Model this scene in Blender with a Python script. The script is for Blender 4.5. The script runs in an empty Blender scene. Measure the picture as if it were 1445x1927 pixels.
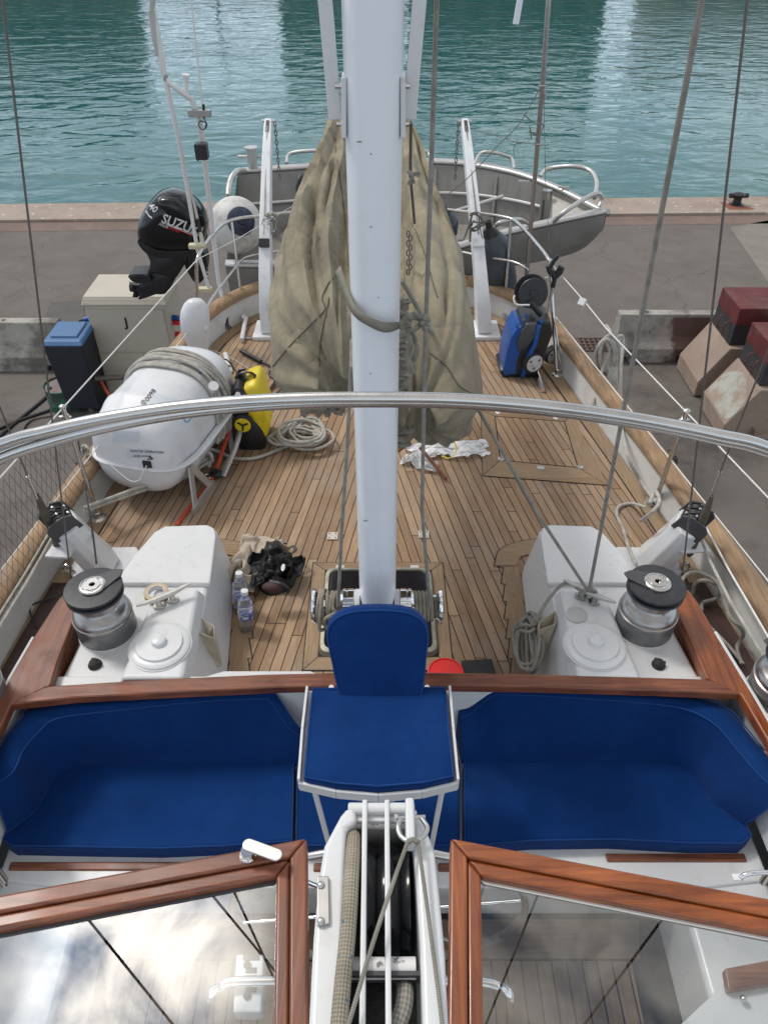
import bpy, bmesh, math, random
from mathutils import Vector, Matrix, noise
random.seed(7)
R = math.radians
PI = math.pi
# ------------------------------------------------------------------ camera, sky, sun, exposure
sc = bpy.context.scene
COL = sc.collection
CAMH, PITCH, FPX = 3.1, R(40.4), 1392.0
cam_d = bpy.data.cameras.new("camera"); cam = bpy.data.objects.new("camera", cam_d); COL.objects.link(cam)
cam.location = (0, 0, CAMH); cam.rotation_euler = (R(90) - PITCH, 0, 0)
cam_d.sensor_fit = 'VERTICAL'; cam_d.sensor_height = 36.0; cam_d.lens = FPX * 36 / 1927
cam_d.clip_start = 0.05; cam_d.clip_end = 3000
sc.camera = cam
SUN_DIR = Vector((-.62, .42, 1.02)).normalized()
wd = bpy.data.worlds.new("World"); sc.world = wd; wd.use_nodes = True
nt = wd.node_tree; nt.nodes.clear()
def wn(t, **k):
    n = nt.nodes.new(t)
    for a, b in k.items(): setattr(n, a, b)
    return n
wo = wn('ShaderNodeOutputWorld'); bg = wn('ShaderNodeBackground'); nt.links.new(bg.outputs[0], wo.inputs[0])
bg.inputs[1].default_value = 0.125
sky = wn('ShaderNodeTexSky', sky_type='NISHITA', sun_disc=False, sun_elevation=math.asin(SUN_DIR.z), sun_rotation=math.atan2(SUN_DIR.x, SUN_DIR.y))
sky.air_density = 1.0; sky.dust_density = 2.0
tc = wn('ShaderNodeTexCoord')
mp = wn('ShaderNodeMapping'); mp.inputs['Scale'].default_value = (1, 1, 1.6); nt.links.new(tc.outputs['Generated'], mp.inputs[0])
nz = wn('ShaderNodeTexNoise'); nz.inputs['Scale'].default_value = 3.4; nz.inputs['Detail'].default_value = 7; nz.inputs['Roughness'].default_value = .6
nz.inputs['Distortion'].default_value = .3
nt.links.new(mp.outputs[0], nz.inputs['Vector'])
cr = wn('ShaderNodeValToRGB'); cr.color_ramp.elements[0].position = .30; cr.color_ramp.elements[1].position = .52
nt.links.new(nz.outputs[0], cr.inputs[0])
nz2 = wn('ShaderNodeTexNoise'); nz2.inputs['Scale'].default_value = 7.5; nz2.inputs['Detail'].default_value = 6; nz2.inputs['Distortion'].default_value = .5
nt.links.new(mp.outputs[0], nz2.inputs['Vector'])
cc = wn('ShaderNodeValToRGB'); cc.color_ramp.elements[0].position = .40; cc.color_ramp.elements[1].position = .60
cc.color_ramp.elements[0].color = (1.0, 1.25, 1.75, 1); cc.color_ramp.elements[1].color = (8.0, 7.5, 6.8, 1)
nt.links.new(nz2.outputs[0], cc.inputs[0])
# the cloud veil is brightest where the sun stands behind it
veil = wn('ShaderNodeVectorMath', operation='DOT_PRODUCT'); nt.links.new(tc.outputs['Generated'], veil.inputs[0])
VD = Vector((-.335, .385, 1.095)).normalized(); veil.inputs[1].default_value = VD
vr = wn('ShaderNodeMapRange', interpolation_type='SMOOTHERSTEP'); vr.inputs[1].default_value = .985; vr.inputs[2].default_value = 1.0; vr.inputs[3].default_value = 1.0; vr.inputs[4].default_value = 5.2
nt.links.new(veil.outputs['Value'], vr.inputs[0])
vr2 = wn('ShaderNodeMapRange', interpolation_type='SMOOTHSTEP'); vr2.inputs[1].default_value = .84; vr2.inputs[2].default_value = 1.0; vr2.inputs[3].default_value = 1.0; vr2.inputs[4].default_value = 1.4
nt.links.new(veil.outputs['Value'], vr2.inputs[0])
vm = wn('ShaderNodeMath', operation='MULTIPLY'); nt.links.new(vr.outputs[0], vm.inputs[0]); nt.links.new(vr2.outputs[0], vm.inputs[1])
vs = wn('ShaderNodeVectorMath', operation='SCALE'); nt.links.new(cc.outputs[0], vs.inputs[0]); nt.links.new(vm.outputs[0], vs.inputs['Scale'])
hs = wn('ShaderNodeSeparateXYZ'); nt.links.new(tc.outputs['Generated'], hs.inputs[0])
hr = wn('ShaderNodeMapRange', interpolation_type='SMOOTHSTEP'); hr.inputs[1].default_value = 0; hr.inputs[2].default_value = .6; hr.inputs[3].default_value = 0.0; hr.inputs[4].default_value = 1.0
nt.links.new(hs.outputs[2], hr.inputs[0]); vs2 = wn('ShaderNodeMix', data_type='RGBA'); nt.links.new(hr.outputs[0], vs2.inputs[0]); vs2.inputs[6].default_value = (7.6, 9.1, 10.6, 1); nt.links.new(vs.outputs[0], vs2.inputs[7])
mx = wn('ShaderNodeMix', data_type='RGBA'); cov = wn('ShaderNodeMapRange', interpolation_type='SMOOTHSTEP'); cov.inputs[1].default_value = .93; cov.inputs[2].default_value = .985; nt.links.new(veil.outputs['Value'], cov.inputs[0]); cmx = wn('ShaderNodeMath', operation='MAXIMUM'); nt.links.new(cov.outputs[0], cmx.inputs[0]); nt.links.new(cr.outputs[0], cmx.inputs[1]); nt.links.new(cmx.outputs[0], mx.inputs[0]); nt.links.new(sky.outputs[0], mx.inputs[6]); nt.links.new(vs2.outputs[2], mx.inputs[7])
nt.links.new(mx.outputs[2], bg.inputs[0])
sd = bpy.data.lights.new("sun", 'SUN'); sun = bpy.data.objects.new("sun", sd); COL.objects.link(sun)
sd.energy = 1.55; sd.angle = R(10); sd.color = (1, .96, .9)
sun.rotation_euler = SUN_DIR.to_track_quat('Z', 'Y').to_euler(); sun.location = (-10, 10, 30)
sc.view_settings.view_transform = 'Standard'; sc.view_settings.look = 'None'; sc.view_settings.gamma = 1; sc.view_settings.exposure = 0.25
sc.cycles.max_bounces = 8
# ------------------------------------------------------------------ rays: photo position on a real plane
cP, sP = math.cos(PITCH), math.sin(PITCH)
def ray(px, py):
    xc, yc = (px - 722.5) / FPX, (963.5 - py) / FPX
    return Vector((xc, cP + yc * sP, -sP + yc * cP))
def Z(px, py, z=0.0):
    d = ray(px, py); t = (z - CAMH) / d.z
    return Vector((d.x * t, d.y * t, z))
def Yp(px, py, y):
    d = ray(px, py); t = y / d.y
    return Vector((d.x * t, y, CAMH + d.z * t))
def B(x, y, z=0.0): return Vector((x + .02 - .017 * y, y, z))     # yacht's own axis
# ------------------------------------------------------------------ materials
def mat(name, col, rough=.5, metal=0.0, var=0.0, vscale=6.0, bump=0.0, bscale=60.0, dirt=None, damt=.5, dscale=2.5, coat=0.0, spec=.5, stretch=(1, 1, 1), trans=0.0, sheen=0.0, rvar=0.0, dlo=.5, dhi=.7):
    m = bpy.data.materials.new(name); m.use_nodes = True
    t = m.node_tree; p = t.nodes['Principled BSDF']; L = t.links.new
    p.inputs['Base Color'].default_value = (*col, 1); p.inputs['Roughness'].default_value = rough; p.inputs['Metallic'].default_value = metal
    p.inputs['Coat Weight'].default_value = coat; p.inputs['Coat Roughness'].default_value = .12; p.inputs['Specular IOR Level'].default_value = spec
    p.inputs['Transmission Weight'].default_value = trans
    if sheen: p.inputs['Sheen Weight'].default_value = sheen; p.inputs['Sheen Roughness'].default_value = .4
    c = t.nodes.new('ShaderNodeTexCoord'); mpn = t.nodes.new('ShaderNodeMapping'); mpn.inputs['Scale'].default_value = stretch
    L(c.outputs['Object'], mpn.inputs[0]); src = None
    if var or rvar:
        n = t.nodes.new('ShaderNodeTexNoise'); n.inputs['Scale'].default_value = vscale; n.inputs['Detail'].default_value = 6; n.inputs['Roughness'].default_value = .65
        L(mpn.outputs[0], n.inputs['Vector'])
        r = t.nodes.new('ShaderNodeMapRange'); r.inputs[1].default_value = .3; r.inputs[2].default_value = .7; r.inputs[3].default_value = 1 - var; r.inputs[4].default_value = 1 + var
        L(n.outputs[0], r.inputs[0])
        s = t.nodes.new('ShaderNodeVectorMath'); s.operation = 'SCALE'; s.inputs[0].default_value = col; L(r.outputs[0], s.inputs['Scale']); src = s.outputs[0]
        if rvar:
            r2 = t.nodes.new('ShaderNodeMapRange'); r2.inputs[1].default_value = .3; r2.inputs[2].default_value = .7; r2.inputs[3].default_value = max(0, rough - rvar); r2.inputs[4].default_value = rough + rvar
            L(n.outputs[0], r2.inputs[0]); L(r2.outputs[0], p.inputs['Roughness'])
    if dirt:
        n = t.nodes.new('ShaderNodeTexNoise'); n.inputs['Scale'].default_value = dscale; n.inputs['Detail'].default_value = 8; n.inputs['Roughness'].default_value = .7
        L(c.outputs['Object'], n.inputs['Vector'])
        r = t.nodes.new('ShaderNodeMapRange'); r.inputs[1].default_value = dlo; r.inputs[2].default_value = dhi; r.inputs[3].default_value = 0; r.inputs[4].default_value = damt
        L(n.outputs[0], r.inputs[0]); x = t.nodes.new('ShaderNodeMix'); x.data_type = 'RGBA'; L(r.outputs[0], x.inputs[0])
        if src: L(src, x.inputs[6])
        else: x.inputs[6].default_value = (*col, 1)
        x.inputs[7].default_value = (*dirt, 1); src = x.outputs[2]
    if src: L(src, p.inputs['Base Color'])
    if bump:
        n = t.nodes.new('ShaderNodeTexNoise'); n.inputs['Scale'].default_value = bscale; n.inputs['Detail'].default_value = 4; L(mpn.outputs[0], n.inputs['Vector'])
        b = t.nodes.new('ShaderNodeBump'); b.inputs['Strength'].default_value = bump; b.inputs['Distance'].default_value = .01; L(n.outputs[0], b.inputs['Height']); L(b.outputs[0], p.inputs['Normal'])
    return m
def nodes(m): return m.node_tree, m.node_tree.nodes, m.node_tree.links.new, m.node_tree.nodes['Principled BSDF']
def mth(t, op, a, b=None, c=None):
    n = t.nodes.new('ShaderNodeMath'); n.operation = op
    for i, v in enumerate((a, b, c)):
        if v is None: continue
        if isinstance(v, (int, float)): n.inputs[i].default_value = v
        else: t.links.new(v, n.inputs[i])
    return n.outputs[0]
def teak(name, slope, pitch, caulk, c1, c2, joints=True, xoff=0.0, grey=(.30, .25, .20), straight_axis=None, lines=True):
    """planked teak; p = across the planks, q = along them"""
    m = bpy.data.materials.new(name); m.use_nodes = True
    t, N, L, P = nodes(m)
    c = N.new('ShaderNodeTexCoord'); s = N.new('ShaderNodeSeparateXYZ'); L(c.outputs['Object'], s.inputs[0])
    X, Y = s.outputs[0], s.outputs[1]
    if straight_axis == 'X': p, q = Y, X
    elif straight_axis == 'Y': p, q = X, Y
    else:
        xx = mth(t, 'ADD', X, mth(t, 'MULTIPLY_ADD', Y, .017, -.02))
        p = mth(t, 'MULTIPLY_ADD', Y, slope, mth(t, 'ABSOLUTE', xx)); q = Y
    k = mth(t, 'DIVIDE', p, pitch); fr = mth(t, 'FRACT', k); idn = mth(t, 'FLOOR', k)
    if straight_axis is None: idn = mth(t, 'MULTIPLY', idn, mth(t, 'SIGN', xx))
    wnz = N.new('ShaderNodeTexWhiteNoise'); wnz.noise_dimensions = '1D'; L(idn, wnz.inputs['W'])
    al = mth(t, 'MULTIPLY_ADD', q, .62, mth(t, 'MULTIPLY', wnz.outputs['Value'], 3.0))
    seg = mth(t, 'FLOOR', al); sf = mth(t, 'FRACT', al)
    w2 = N.new('ShaderNodeTexWhiteNoise'); w2.noise_dimensions = '2D'; cb = N.new('ShaderNodeCombineXYZ'); L(idn, cb.inputs[0]); L(seg, cb.inputs[1]); L(cb.outputs[0], w2.inputs['Vector'])
    # grain
    cg = N.new('ShaderNodeCombineXYZ'); L(mth(t, 'MULTIPLY', p, 130), cg.inputs[0]); L(mth(t, 'MULTIPLY_ADD', q, 5, mth(t, 'MULTIPLY', w2.outputs['Value'], 50)), cg.inputs[1])
    g = N.new('ShaderNodeTexNoise'); g.inputs['Scale'].default_value = 1; g.inputs['Detail'].default_value = 6; g.inputs['Roughness'].default_value = .7; L(cg.outputs[0], g.inputs['Vector'])
    gl = N.new('ShaderNodeTexNoise'); gl.inputs['Scale'].default_value = 1.7; gl.inputs['Detail'].default_value = 7; gl.inputs['Roughness'].default_value = .65; L(c.outputs['Object'], gl.inputs['Vector'])
    mixc = N.new('ShaderNodeMix'); mixc.data_type = 'RGBA'; mixc.inputs[6].default_value = (*c1, 1); mixc.inputs[7].default_value = (*c2, 1)
    f = mth(t, 'ADD', mth(t, 'MULTIPLY', w2.outputs['Value'], .75), mth(t, 'MULTIPLY', g.outputs[0], .55)); L(f, mixc.inputs[0])
    mr = N.new('ShaderNodeMapRange'); mr.inputs[1].default_value = .42; mr.inputs[2].default_value = .66; mr.inputs[4].default_value = .75; L(gl.outputs[0], mr.inputs[0])
    mg = N.new('ShaderNodeMix'); mg.data_type = 'RGBA'; L(mr.outputs[0], mg.inputs[0]); L(mixc.outputs[2], mg.inputs[6]); mg.inputs[7].default_value = (*grey, 1)
    gs = N.new('ShaderNodeMapRange'); gs.inputs[1].default_value = .3; gs.inputs[2].default_value = .7; gs.inputs[3].default_value = .72; gs.inputs[4].default_value = 1.22; L(g.outputs[0], gs.inputs[0])
    sc2 = N.new('ShaderNodeVectorMath'); sc2.operation = 'SCALE'; L(mg.outputs[2], sc2.inputs[0]); L(gs.outputs[0], sc2.inputs['Scale'])
    line = mth(t, 'LESS_THAN', fr, caulk / pitch)
    if joints: line = mth(t, 'MAXIMUM', line, mth(t, 'LESS_THAN', sf, caulk * .62 * .9))
    if not lines: line = mth(t, 'MULTIPLY', line, 0.0)
    # dark spots and wet stains
    st = N.new('ShaderNodeTexNoise'); st.inputs['Scale'].default_value = 4.5; st.inputs['Detail'].default_value = 9; st.inputs['Roughness'].default_value = .75; L(c.outputs['Object'], st.inputs['Vector'])
    sm = N.new('ShaderNodeMapRange'); sm.inputs[1].default_value = .6; sm.inputs[2].default_value = .75; sm.inputs[3].default_value = 1; sm.inputs[4].default_value = .62; L(st.outputs[0], sm.inputs[0])
    s3 = N.new('ShaderNodeVectorMath'); s3.operation = 'SCALE'; L(sc2.outputs[0], s3.inputs[0]); L(sm.outputs[0], s3.inputs['Scale'])
    fin = N.new('ShaderNodeMix'); fin.data_type = 'RGBA'; L(line, fin.inputs[0]); L(s3.outputs[0], fin.inputs[6]); fin.inputs[7].default_value = (.012, .012, .014, 1)
    L(fin.outputs[2], P.inputs['Base Color']); P.inputs['Roughness'].default_value = .75; P.inputs['Specular IOR Level'].default_value = .3
    b = N.new('ShaderNodeBump'); b.inputs['Strength'].default_value = .5; b.inputs['Distance'].default_value = .003
    hh = mth(t, 'SUBTRACT', mth(t, 'MULTIPLY', g.outputs[0], .4), line); L(hh, b.inputs['Height']); L(b.outputs[0], P.inputs['Normal'])
    return m
def varnish(name, c1, c2, axis, rough=.3, coat=.5):
    m = bpy.data.materials.new(name); m.use_nodes = True
    t, N, L, P = nodes(m); c = N.new('ShaderNodeTexCoord'); mp_ = N.new('ShaderNodeMapping')
    mp_.inputs['Scale'].default_value = {'X': (3, 60, 60), 'Y': (60, 3, 60), 'Z': (60, 60, 3)}[axis]; L(c.outputs['Object'], mp_.inputs[0])
    g = N.new('ShaderNodeTexNoise'); g.inputs['Scale'].default_value = 1; g.inputs['Detail'].default_value = 7; g.inputs['Roughness'].default_value = .7; g.inputs['Distortion'].default_value = .6; L(mp_.outputs[0], g.inputs['Vector'])
    r = N.new('ShaderNodeValToRGB'); r.color_ramp.elements[0].position = .33; r.color_ramp.elements[1].position = .68
    r.color_ramp.elements[0].color = (*c1, 1); r.color_ramp.elements[1].color = (*c2, 1); L(g.outputs[0], r.inputs[0])
    w = N.new('ShaderNodeTexNoise'); w.inputs['Scale'].default_value = 5; w.inputs['Detail'].default_value = 6; L(c.outputs['Object'], w.inputs['Vector'])
    wr = N.new('ShaderNodeMapRange'); wr.inputs[1].default_value = .3; wr.inputs[2].default_value = .7; wr.inputs[3].default_value = .75; wr.inputs[4].default_value = 1.25; L(w.outputs[0], wr.inputs[0])
    s = N.new('ShaderNodeVectorMath'); s.operation = 'SCALE'; L(r.outputs[0], s.inputs[0]); L(wr.outputs[0], s.inputs['Scale']); L(s.outputs[0], P.inputs['Base Color'])
    rr = N.new('ShaderNodeMapRange'); rr.inputs[1].default_value = .35; rr.inputs[2].default_value = .65; rr.inputs[3].default_value = rough * .7; rr.inputs[4].default_value = rough * 1.7; L(w.outputs[0], rr.inputs[0]); L(rr.outputs[0], P.inputs['Roughness'])
    P.inputs['Coat Weight'].default_value = coat; P.inputs['Coat Roughness'].default_value = .2
    b = N.new('ShaderNodeBump'); b.inputs['Strength'].default_value = .25; b.inputs['Distance'].default_value = .003; L(g.outputs[0], b.inputs['Height']); L(b.outputs[0], P.inputs['Normal'])
    return m
def half_red(name):
    m = mat(name, (.33, .315, .29), .9, var=.25, vscale=5, bump=.4, bscale=40, dirt=(.12, .11, .12), damt=.7, dscale=3, dlo=.5, dhi=.6)
    t, N, L, P = nodes(m); s0 = P.inputs['Base Color'].links[0].from_socket; c = N.new('ShaderNodeTexCoord'); s = N.new('ShaderNodeSeparateXYZ'); L(c.outputs['Object'], s.inputs[0])
    n = N.new('ShaderNodeTexNoise'); n.inputs['Scale'].default_value = 3.5; n.inputs['Detail'].default_value = 7; L(c.outputs['Object'], n.inputs['Vector'])
    f = mth(t, 'MULTIPLY_ADD', n.outputs[0], 1.5, mth(t, 'MULTIPLY_ADD', s.outputs[0], 1.3, .29)); r = N.new('ShaderNodeMapRange'); r.inputs[1].default_value = .45; r.inputs[2].default_value = .6; r.inputs[4].default_value = .9; L(f, r.inputs[0])
    up = N.new('ShaderNodeMapRange'); up.inputs[1].default_value = .62; up.inputs[2].default_value = .64; up.inputs[3].default_value = 1; up.inputs[4].default_value = .2; L(s.outputs[2], up.inputs[0])
    x = N.new('ShaderNodeMix'); x.data_type = 'RGBA'; L(mth(t, 'MULTIPLY', r.outputs[0], up.outputs[0]), x.inputs[0]); L(s0, x.inputs[6]); x.inputs[7].default_value = (.10, .045, .038, 1); L(x.outputs[2], P.inputs['Base Color']); return m
def ropemat(name, col, dark, freq=1.0, fleck=None):
    """braid from the rope's own UV: u metres along, v metres around"""
    m = bpy.data.materials.new(name); m.use_nodes = True
    t, N, L, P = nodes(m); uv = N.new('ShaderNodeUVMap'); s = N.new('ShaderNodeSeparateXYZ'); L(uv.outputs[0], s.inputs[0])
    k = 2 * PI * 150 * freq
    a = mth(t, 'SINE', mth(t, 'MULTIPLY', mth(t, 'ADD', s.outputs[0], s.outputs[1]), k)); b_ = mth(t, 'SINE', mth(t, 'MULTIPLY', mth(t, 'SUBTRACT', s.outputs[0], s.outputs[1]), k))
    h = mth(t, 'MULTIPLY', a, b_); h2 = mth(t, 'MULTIPLY_ADD', h, .5, .5)
    x = N.new('ShaderNodeMix'); x.data_type = 'RGBA'; x.inputs[6].default_value = (*dark, 1); x.inputs[7].default_value = (*col, 1); L(h2, x.inputs[0])
    c = N.new('ShaderNodeTexCoord'); n = N.new('ShaderNodeTexNoise'); n.inputs['Scale'].default_value = 22; n.inputs['Detail'].default_value = 5; L(c.outputs['Object'], n.inputs['Vector'])
    r = N.new('ShaderNodeMapRange'); r.inputs[1].default_value = .3; r.inputs[2].default_value = .7; r.inputs[3].default_value = .72; r.inputs[4].default_value = 1.15; L(n.outputs[0], r.inputs[0])
    v = N.new('ShaderNodeVectorMath'); v.operation = 'SCALE'; L(x.outputs[2], v.inputs[0]); L(r.outputs[0], v.inputs['Scale']); out = v.outputs[0]
    if fleck:
        n2 = N.new('ShaderNodeTexNoise'); n2.inputs['Scale'].default_value = 120; L(c.outputs['Object'], n2.inputs['Vector'])
        y = N.new('ShaderNodeMix'); y.data_type = 'RGBA'; L(mth(t, 'GREATER_THAN', n2.outputs[0], .7), y.inputs[0]); L(out, y.inputs[6]); y.inputs[7].default_value = (*fleck, 1); out = y.outputs[2]
    L(out, P.inputs['Base Color']); P.inputs['Roughness'].default_value = .85; P.inputs['Specular IOR Level'].default_value = .2
    bb = N.new('ShaderNodeBump'); bb.inputs['Strength'].default_value = .8; bb.inputs['Distance'].default_value = .0015; L(h2, bb.inputs['Height']); L(bb.outputs[0], P.inputs['Normal'])
    return m
# ------------------------------------------------------------------ mesh builder
def spl(pts, n=8, closed=False):
    pts = [Vector(p) for p in pts]; out = []; m = len(pts)
    rng = range(m) if closed else range(m - 1)
    for i in rng:
        p1, p2 = pts[i], pts[(i + 1) % m]
        p0 = pts[i - 1] if (closed or i > 0) else p1 * 2 - p2
        p3 = pts[(i + 2) % m] if (closed or i + 2 < m) else p2 * 2 - p1
        for k in range(n):
            t = k / n
            out.append(.5 * ((2 * p1) + (p2 - p0) * t + (2 * p0 - 5 * p1 + 4 * p2 - p3) * t * t + (3 * p1 - p0 - 3 * p2 + p3) * t ** 3))
    if not closed: out.append(pts[-1].copy())
    return out
def frame(d):
    d = Vector(d).normalized(); u = Vector((0, 0, 1)) if abs(d.z) < .95 else Vector((0, 1, 0))
    x = u.cross(d).normalized(); y = d.cross(x).normalized()
    return Matrix((x, y, d)).transposed()
class MB:
    def __init__(s): s.v = []; s.f = []; s.uv = {}
    def add(s, vs, fs):
        o = len(s.v); s.v += [Vector(v) for v in vs]; s.f += [tuple(i + o for i in f) for f in fs]; return s
    def box(s, c, size, rot=None):
        c = Vector(c); h = [x / 2 for x in size]; m = rot if rot is not None else Matrix.Identity(3)
        vs = [c + m @ Vector((x * h[0], y * h[1], z * h[2])) for z in (-1, 1) for x, y in ((-1, -1), (1, -1), (1, 1), (-1, 1))]
        return s.add(vs, [(3, 2, 1, 0), (4, 5, 6, 7), (0, 1, 5, 4), (1, 2, 6, 5), (2, 3, 7, 6), (3, 0, 4, 7)])
    def bar(s, a, b, w, t, up=(0, 0, 1)):
        a, b = Vector(a), Vector(b); d = (b - a).normalized(); x = d.cross(Vector(up)).normalized(); y = x.cross(d)
        vs = [p + x * (i * w / 2) + y * (j * t / 2) for p in (a, b) for i, j in ((-1, -1), (1, -1), (1, 1), (-1, 1))]
        return s.add(vs, [(3, 2, 1, 0), (4, 5, 6, 7), (0, 1, 5, 4), (1, 2, 6, 5), (2, 3, 7, 6), (3, 0, 4, 7)])
    def tube(s, pts, r, n=8, closed=False, flat=1.0, caps=True):
        pts = [Vector(p) for p in pts]; m = len(pts)
        if m < 2: return s
        rs = r if isinstance(r, (list, tuple)) else [r] * m
        o = len(s.v); L = 0; prev = None; nrm = None; ls = []
        for i, p in enumerate(pts):
            a = pts[i - 1] if (i > 0 or closed) else p; b = pts[(i + 1) % m] if (i < m - 1 or closed) else p
            d = (b - a); d = d.normalized() if d.length > 1e-9 else (prev or Vector((0, 0, 1)))
            if nrm is None:
                nrm = d.orthogonal().normalized()
                if flat != 1.0:
                    nrm = Vector((0, 0, 1)).cross(d); nrm = nrm.normalized() if nrm.length > 1e-4 else d.orthogonal().normalized()
            else:
                nrm = nrm - d * nrm.dot(d); nrm = nrm.normalized() if nrm.length > 1e-6 else d.orthogonal().normalized()
            bi = d.cross(nrm); prev = d
            if i: L += (p - pts[i - 1]).length
            ls.append(L)
            for k in range(n):
                an = 2 * PI * k / n
                s.v.append(p + nrm * math.cos(an) * rs[i] + bi * math.sin(an) * rs[i] * flat)
        R0 = max(rs); cir = 2 * PI * R0
        nrep = max(1, round(cir * 150)); circ = nrep / 150.0
        for i in range(m if closed else m - 1):
            j = (i + 1) % m
            for k in range(n):
                k2 = (k + 1) % n
                l2 = ls[j] if j else ls[i] + (pts[0] - pts[i]).length
                s.uv[len(s.f)] = ((ls[i], k / n * circ), (ls[i], (k + 1) / n * circ), (l2, (k + 1) / n * circ), (l2, k / n * circ))
                s.f.append((o + i * n + k, o + i * n + k2, o + j * n + k2, o + j * n + k))
        if caps and not closed:
            s.f.append(tuple(o + k for k in reversed(range(n)))); s.f.append(tuple(o + (m - 1) * n + k for k in range(n)))
        return s
    def lathe(s, prof, n=24, M=None, c=(0, 0, 0), caps=True):
        M = M if M is not None else Matrix.Identity(3); c = Vector(c); o = len(s.v)
        for r, z in prof:
            for k in range(n):
                a = 2 * PI * k / n; s.v.append(c + M @ Vector((r * math.cos(a), r * math.sin(a), z)))
        for i in range(len(prof) - 1):
            for k in range(n):
                k2 = (k + 1) % n; s.f.append((o + i * n + k, o + i * n + k2, o + (i + 1) * n + k2, o + (i + 1) * n + k))
        if not caps: return s
        if prof[0][0] > 1e-6: s.f.append(tuple(o + k for k in reversed(range(n))))
        if prof[-1][0] > 1e-6: s.f.append(tuple(o + (len(prof) - 1) * n + k for k in range(n)))
        return s
    def cyl(s, a, b, r, n=16, r2=None):
        a, b = Vector(a), Vector(b); return s.lathe([(r, 0), (r if r2 is None else r2, (b - a).length)], n, frame(b - a), a)
    def prism(s, poly, z0, z1, top=None):
        """poly of (x,y) or vectors; top = other outline for the top face"""
        n = len(poly); tp = top or poly
        vs = [Vector((p[0], p[1], z0)) for p in poly] + [Vector((p[0], p[1], z1)) for p in tp]
        return s.add(vs, [tuple(reversed(range(n))), tuple(range(n, 2 * n))] + [(i, (i + 1) % n, n + (i + 1) % n, n + i) for i in range(n)])
    def loft(s, rings, caps=True, closed=True):
        n = len(rings[0]); o = len(s.v)
        for r in rings: s.v += [Vector(p) for p in r]
        for i in range(len(rings) - 1):
            for k in range(n if closed else n - 1):
                k2 = (k + 1) % n; s.f.append((o + i * n + k, o + i * n + k2, o + (i + 1) * n + k2, o + (i + 1) * n + k))
        if caps: s.f.append(tuple(o + k for k in reversed(range(n)))); s.f.append(tuple(o + (len(rings) - 1) * n + k for k in range(n)))
        return s
    def ball(s, c, r, n=16, M=None):
        r = (r, r, r) if isinstance(r, (int, float)) else r; M = M if M is not None else Matrix.Identity(3); c = Vector(c); h = n // 2; o = len(s.v)
        for i in range(1, h):
            for k in range(n):
                th, a = PI * i / h, 2 * PI * k / n
                s.v.append(c + M @ Vector((r[0] * math.sin(th) * math.cos(a), r[1] * math.sin(th) * math.sin(a), r[2] * math.cos(th))))
        t = len(s.v); s.v += [c + M @ Vector((0, 0, r[2])), c + M @ Vector((0, 0, -r[2]))]
        for i in range(h - 2):
            for k in range(n):
                k2 = (k + 1) % n; s.f.append((o + i * n + k, o + (i + 1) * n + k, o + (i + 1) * n + k2, o + i * n + k2))
        for k in range(n):
            k2 = (k + 1) % n; s.f.append((t, o + k, o + k2)); s.f.append((t + 1, o + (h - 2) * n + k2, o + (h - 2) * n + k))
        return s
    def text(s, body, size, c, M, ext=.0015, shear=0):
        cu = bpy.data.curves.new('lettering', 'FONT'); cu.body = body; cu.size = size; cu.extrude = ext; cu.align_x = 'CENTER'; cu.align_y = 'CENTER'; cu.shear = shear; cu.resolution_u = 2
        cu.offset = size * .02
        o = bpy.data.objects.new('lettering', cu); COL.objects.link(o); bpy.context.view_layer.update()
        me = bpy.data.meshes.new_from_object(o); s.add([Vector(c) + M @ v.co for v in me.vertices], [tuple(p.vertices) for p in me.polygons])
        bpy.data.objects.remove(o); bpy.data.meshes.remove(me); bpy.data.curves.remove(cu); return s
    def xf(s, M, t=(0, 0, 0)):
        t = Vector(t); s.v = [M @ v + t for v in s.v]; return s
    def jit(s, amp, scale, seed=0):
        for i, v in enumerate(s.v): s.v[i] = v + noise.noise_vector(v * scale + Vector((seed, 0, 0))) * amp
        return s
    def build(s, name, m, parent=None, smooth=True, angle=40, bevel=0, seg=2, sub=0, solid=0, recalc=True):
        me = bpy.data.meshes.new(name)
        if parent is not None:
            p = parent; off = Vector((0, 0, 0))
            while p is not None: off += Vector(p.location); p = p.parent
        else:
            lo = [min(v[i] for v in s.v) for i in range(3)]; hi = [max(v[i] for v in s.v) for i in range(3)]
            off = Vector(((lo[0] + hi[0]) / 2, (lo[1] + hi[1]) / 2, lo[2]))
            if name in KEEP: off = Vector((0, 0, 0))
        me.from_pydata([v - off for v in s.v], [], s.f)
        if s.uv:
            ul = me.uv_layers.new(name='uv'); 
            for fi, q in s.uv.items():
                pol = me.polygons[fi]
                for li, c in zip(pol.loop_indices, q): ul.data[li].uv = c
        if recalc:
            b = bmesh.new(); b.from_mesh(me); bmesh.ops.recalc_face_normals(b, faces=b.faces); b.to_mesh(me); b.free()
        me.materials.append(m)
        if smooth: me.shade_smooth(); me.set_sharp_from_angle(angle=R(angle))
        o = bpy.data.objects.new(name, me); COL.objects.link(o)
        if parent is None: o.location = off
        else: o.parent = parent
        if solid: md = o.modifiers.new('s', 'SOLIDIFY'); md.thickness = solid
        if bevel: md = o.modifiers.new('b', 'BEVEL'); md.width = bevel; md.segments = seg; md.limit_method = 'ANGLE'; md.angle_limit = R(35); md.harden_normals = True
        if sub: md = o.modifiers.new('u', 'SUBSURF'); md.levels = sub; md.render_levels = sub
        return o
KEEP = set()
def tag(o, label=None, cat=None, group=None, kind=None):
    if label: o['label'] = label
    if cat: o['category'] = cat
    if group: o['group'] = group
    if kind: o['kind'] = kind
    return o
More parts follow.
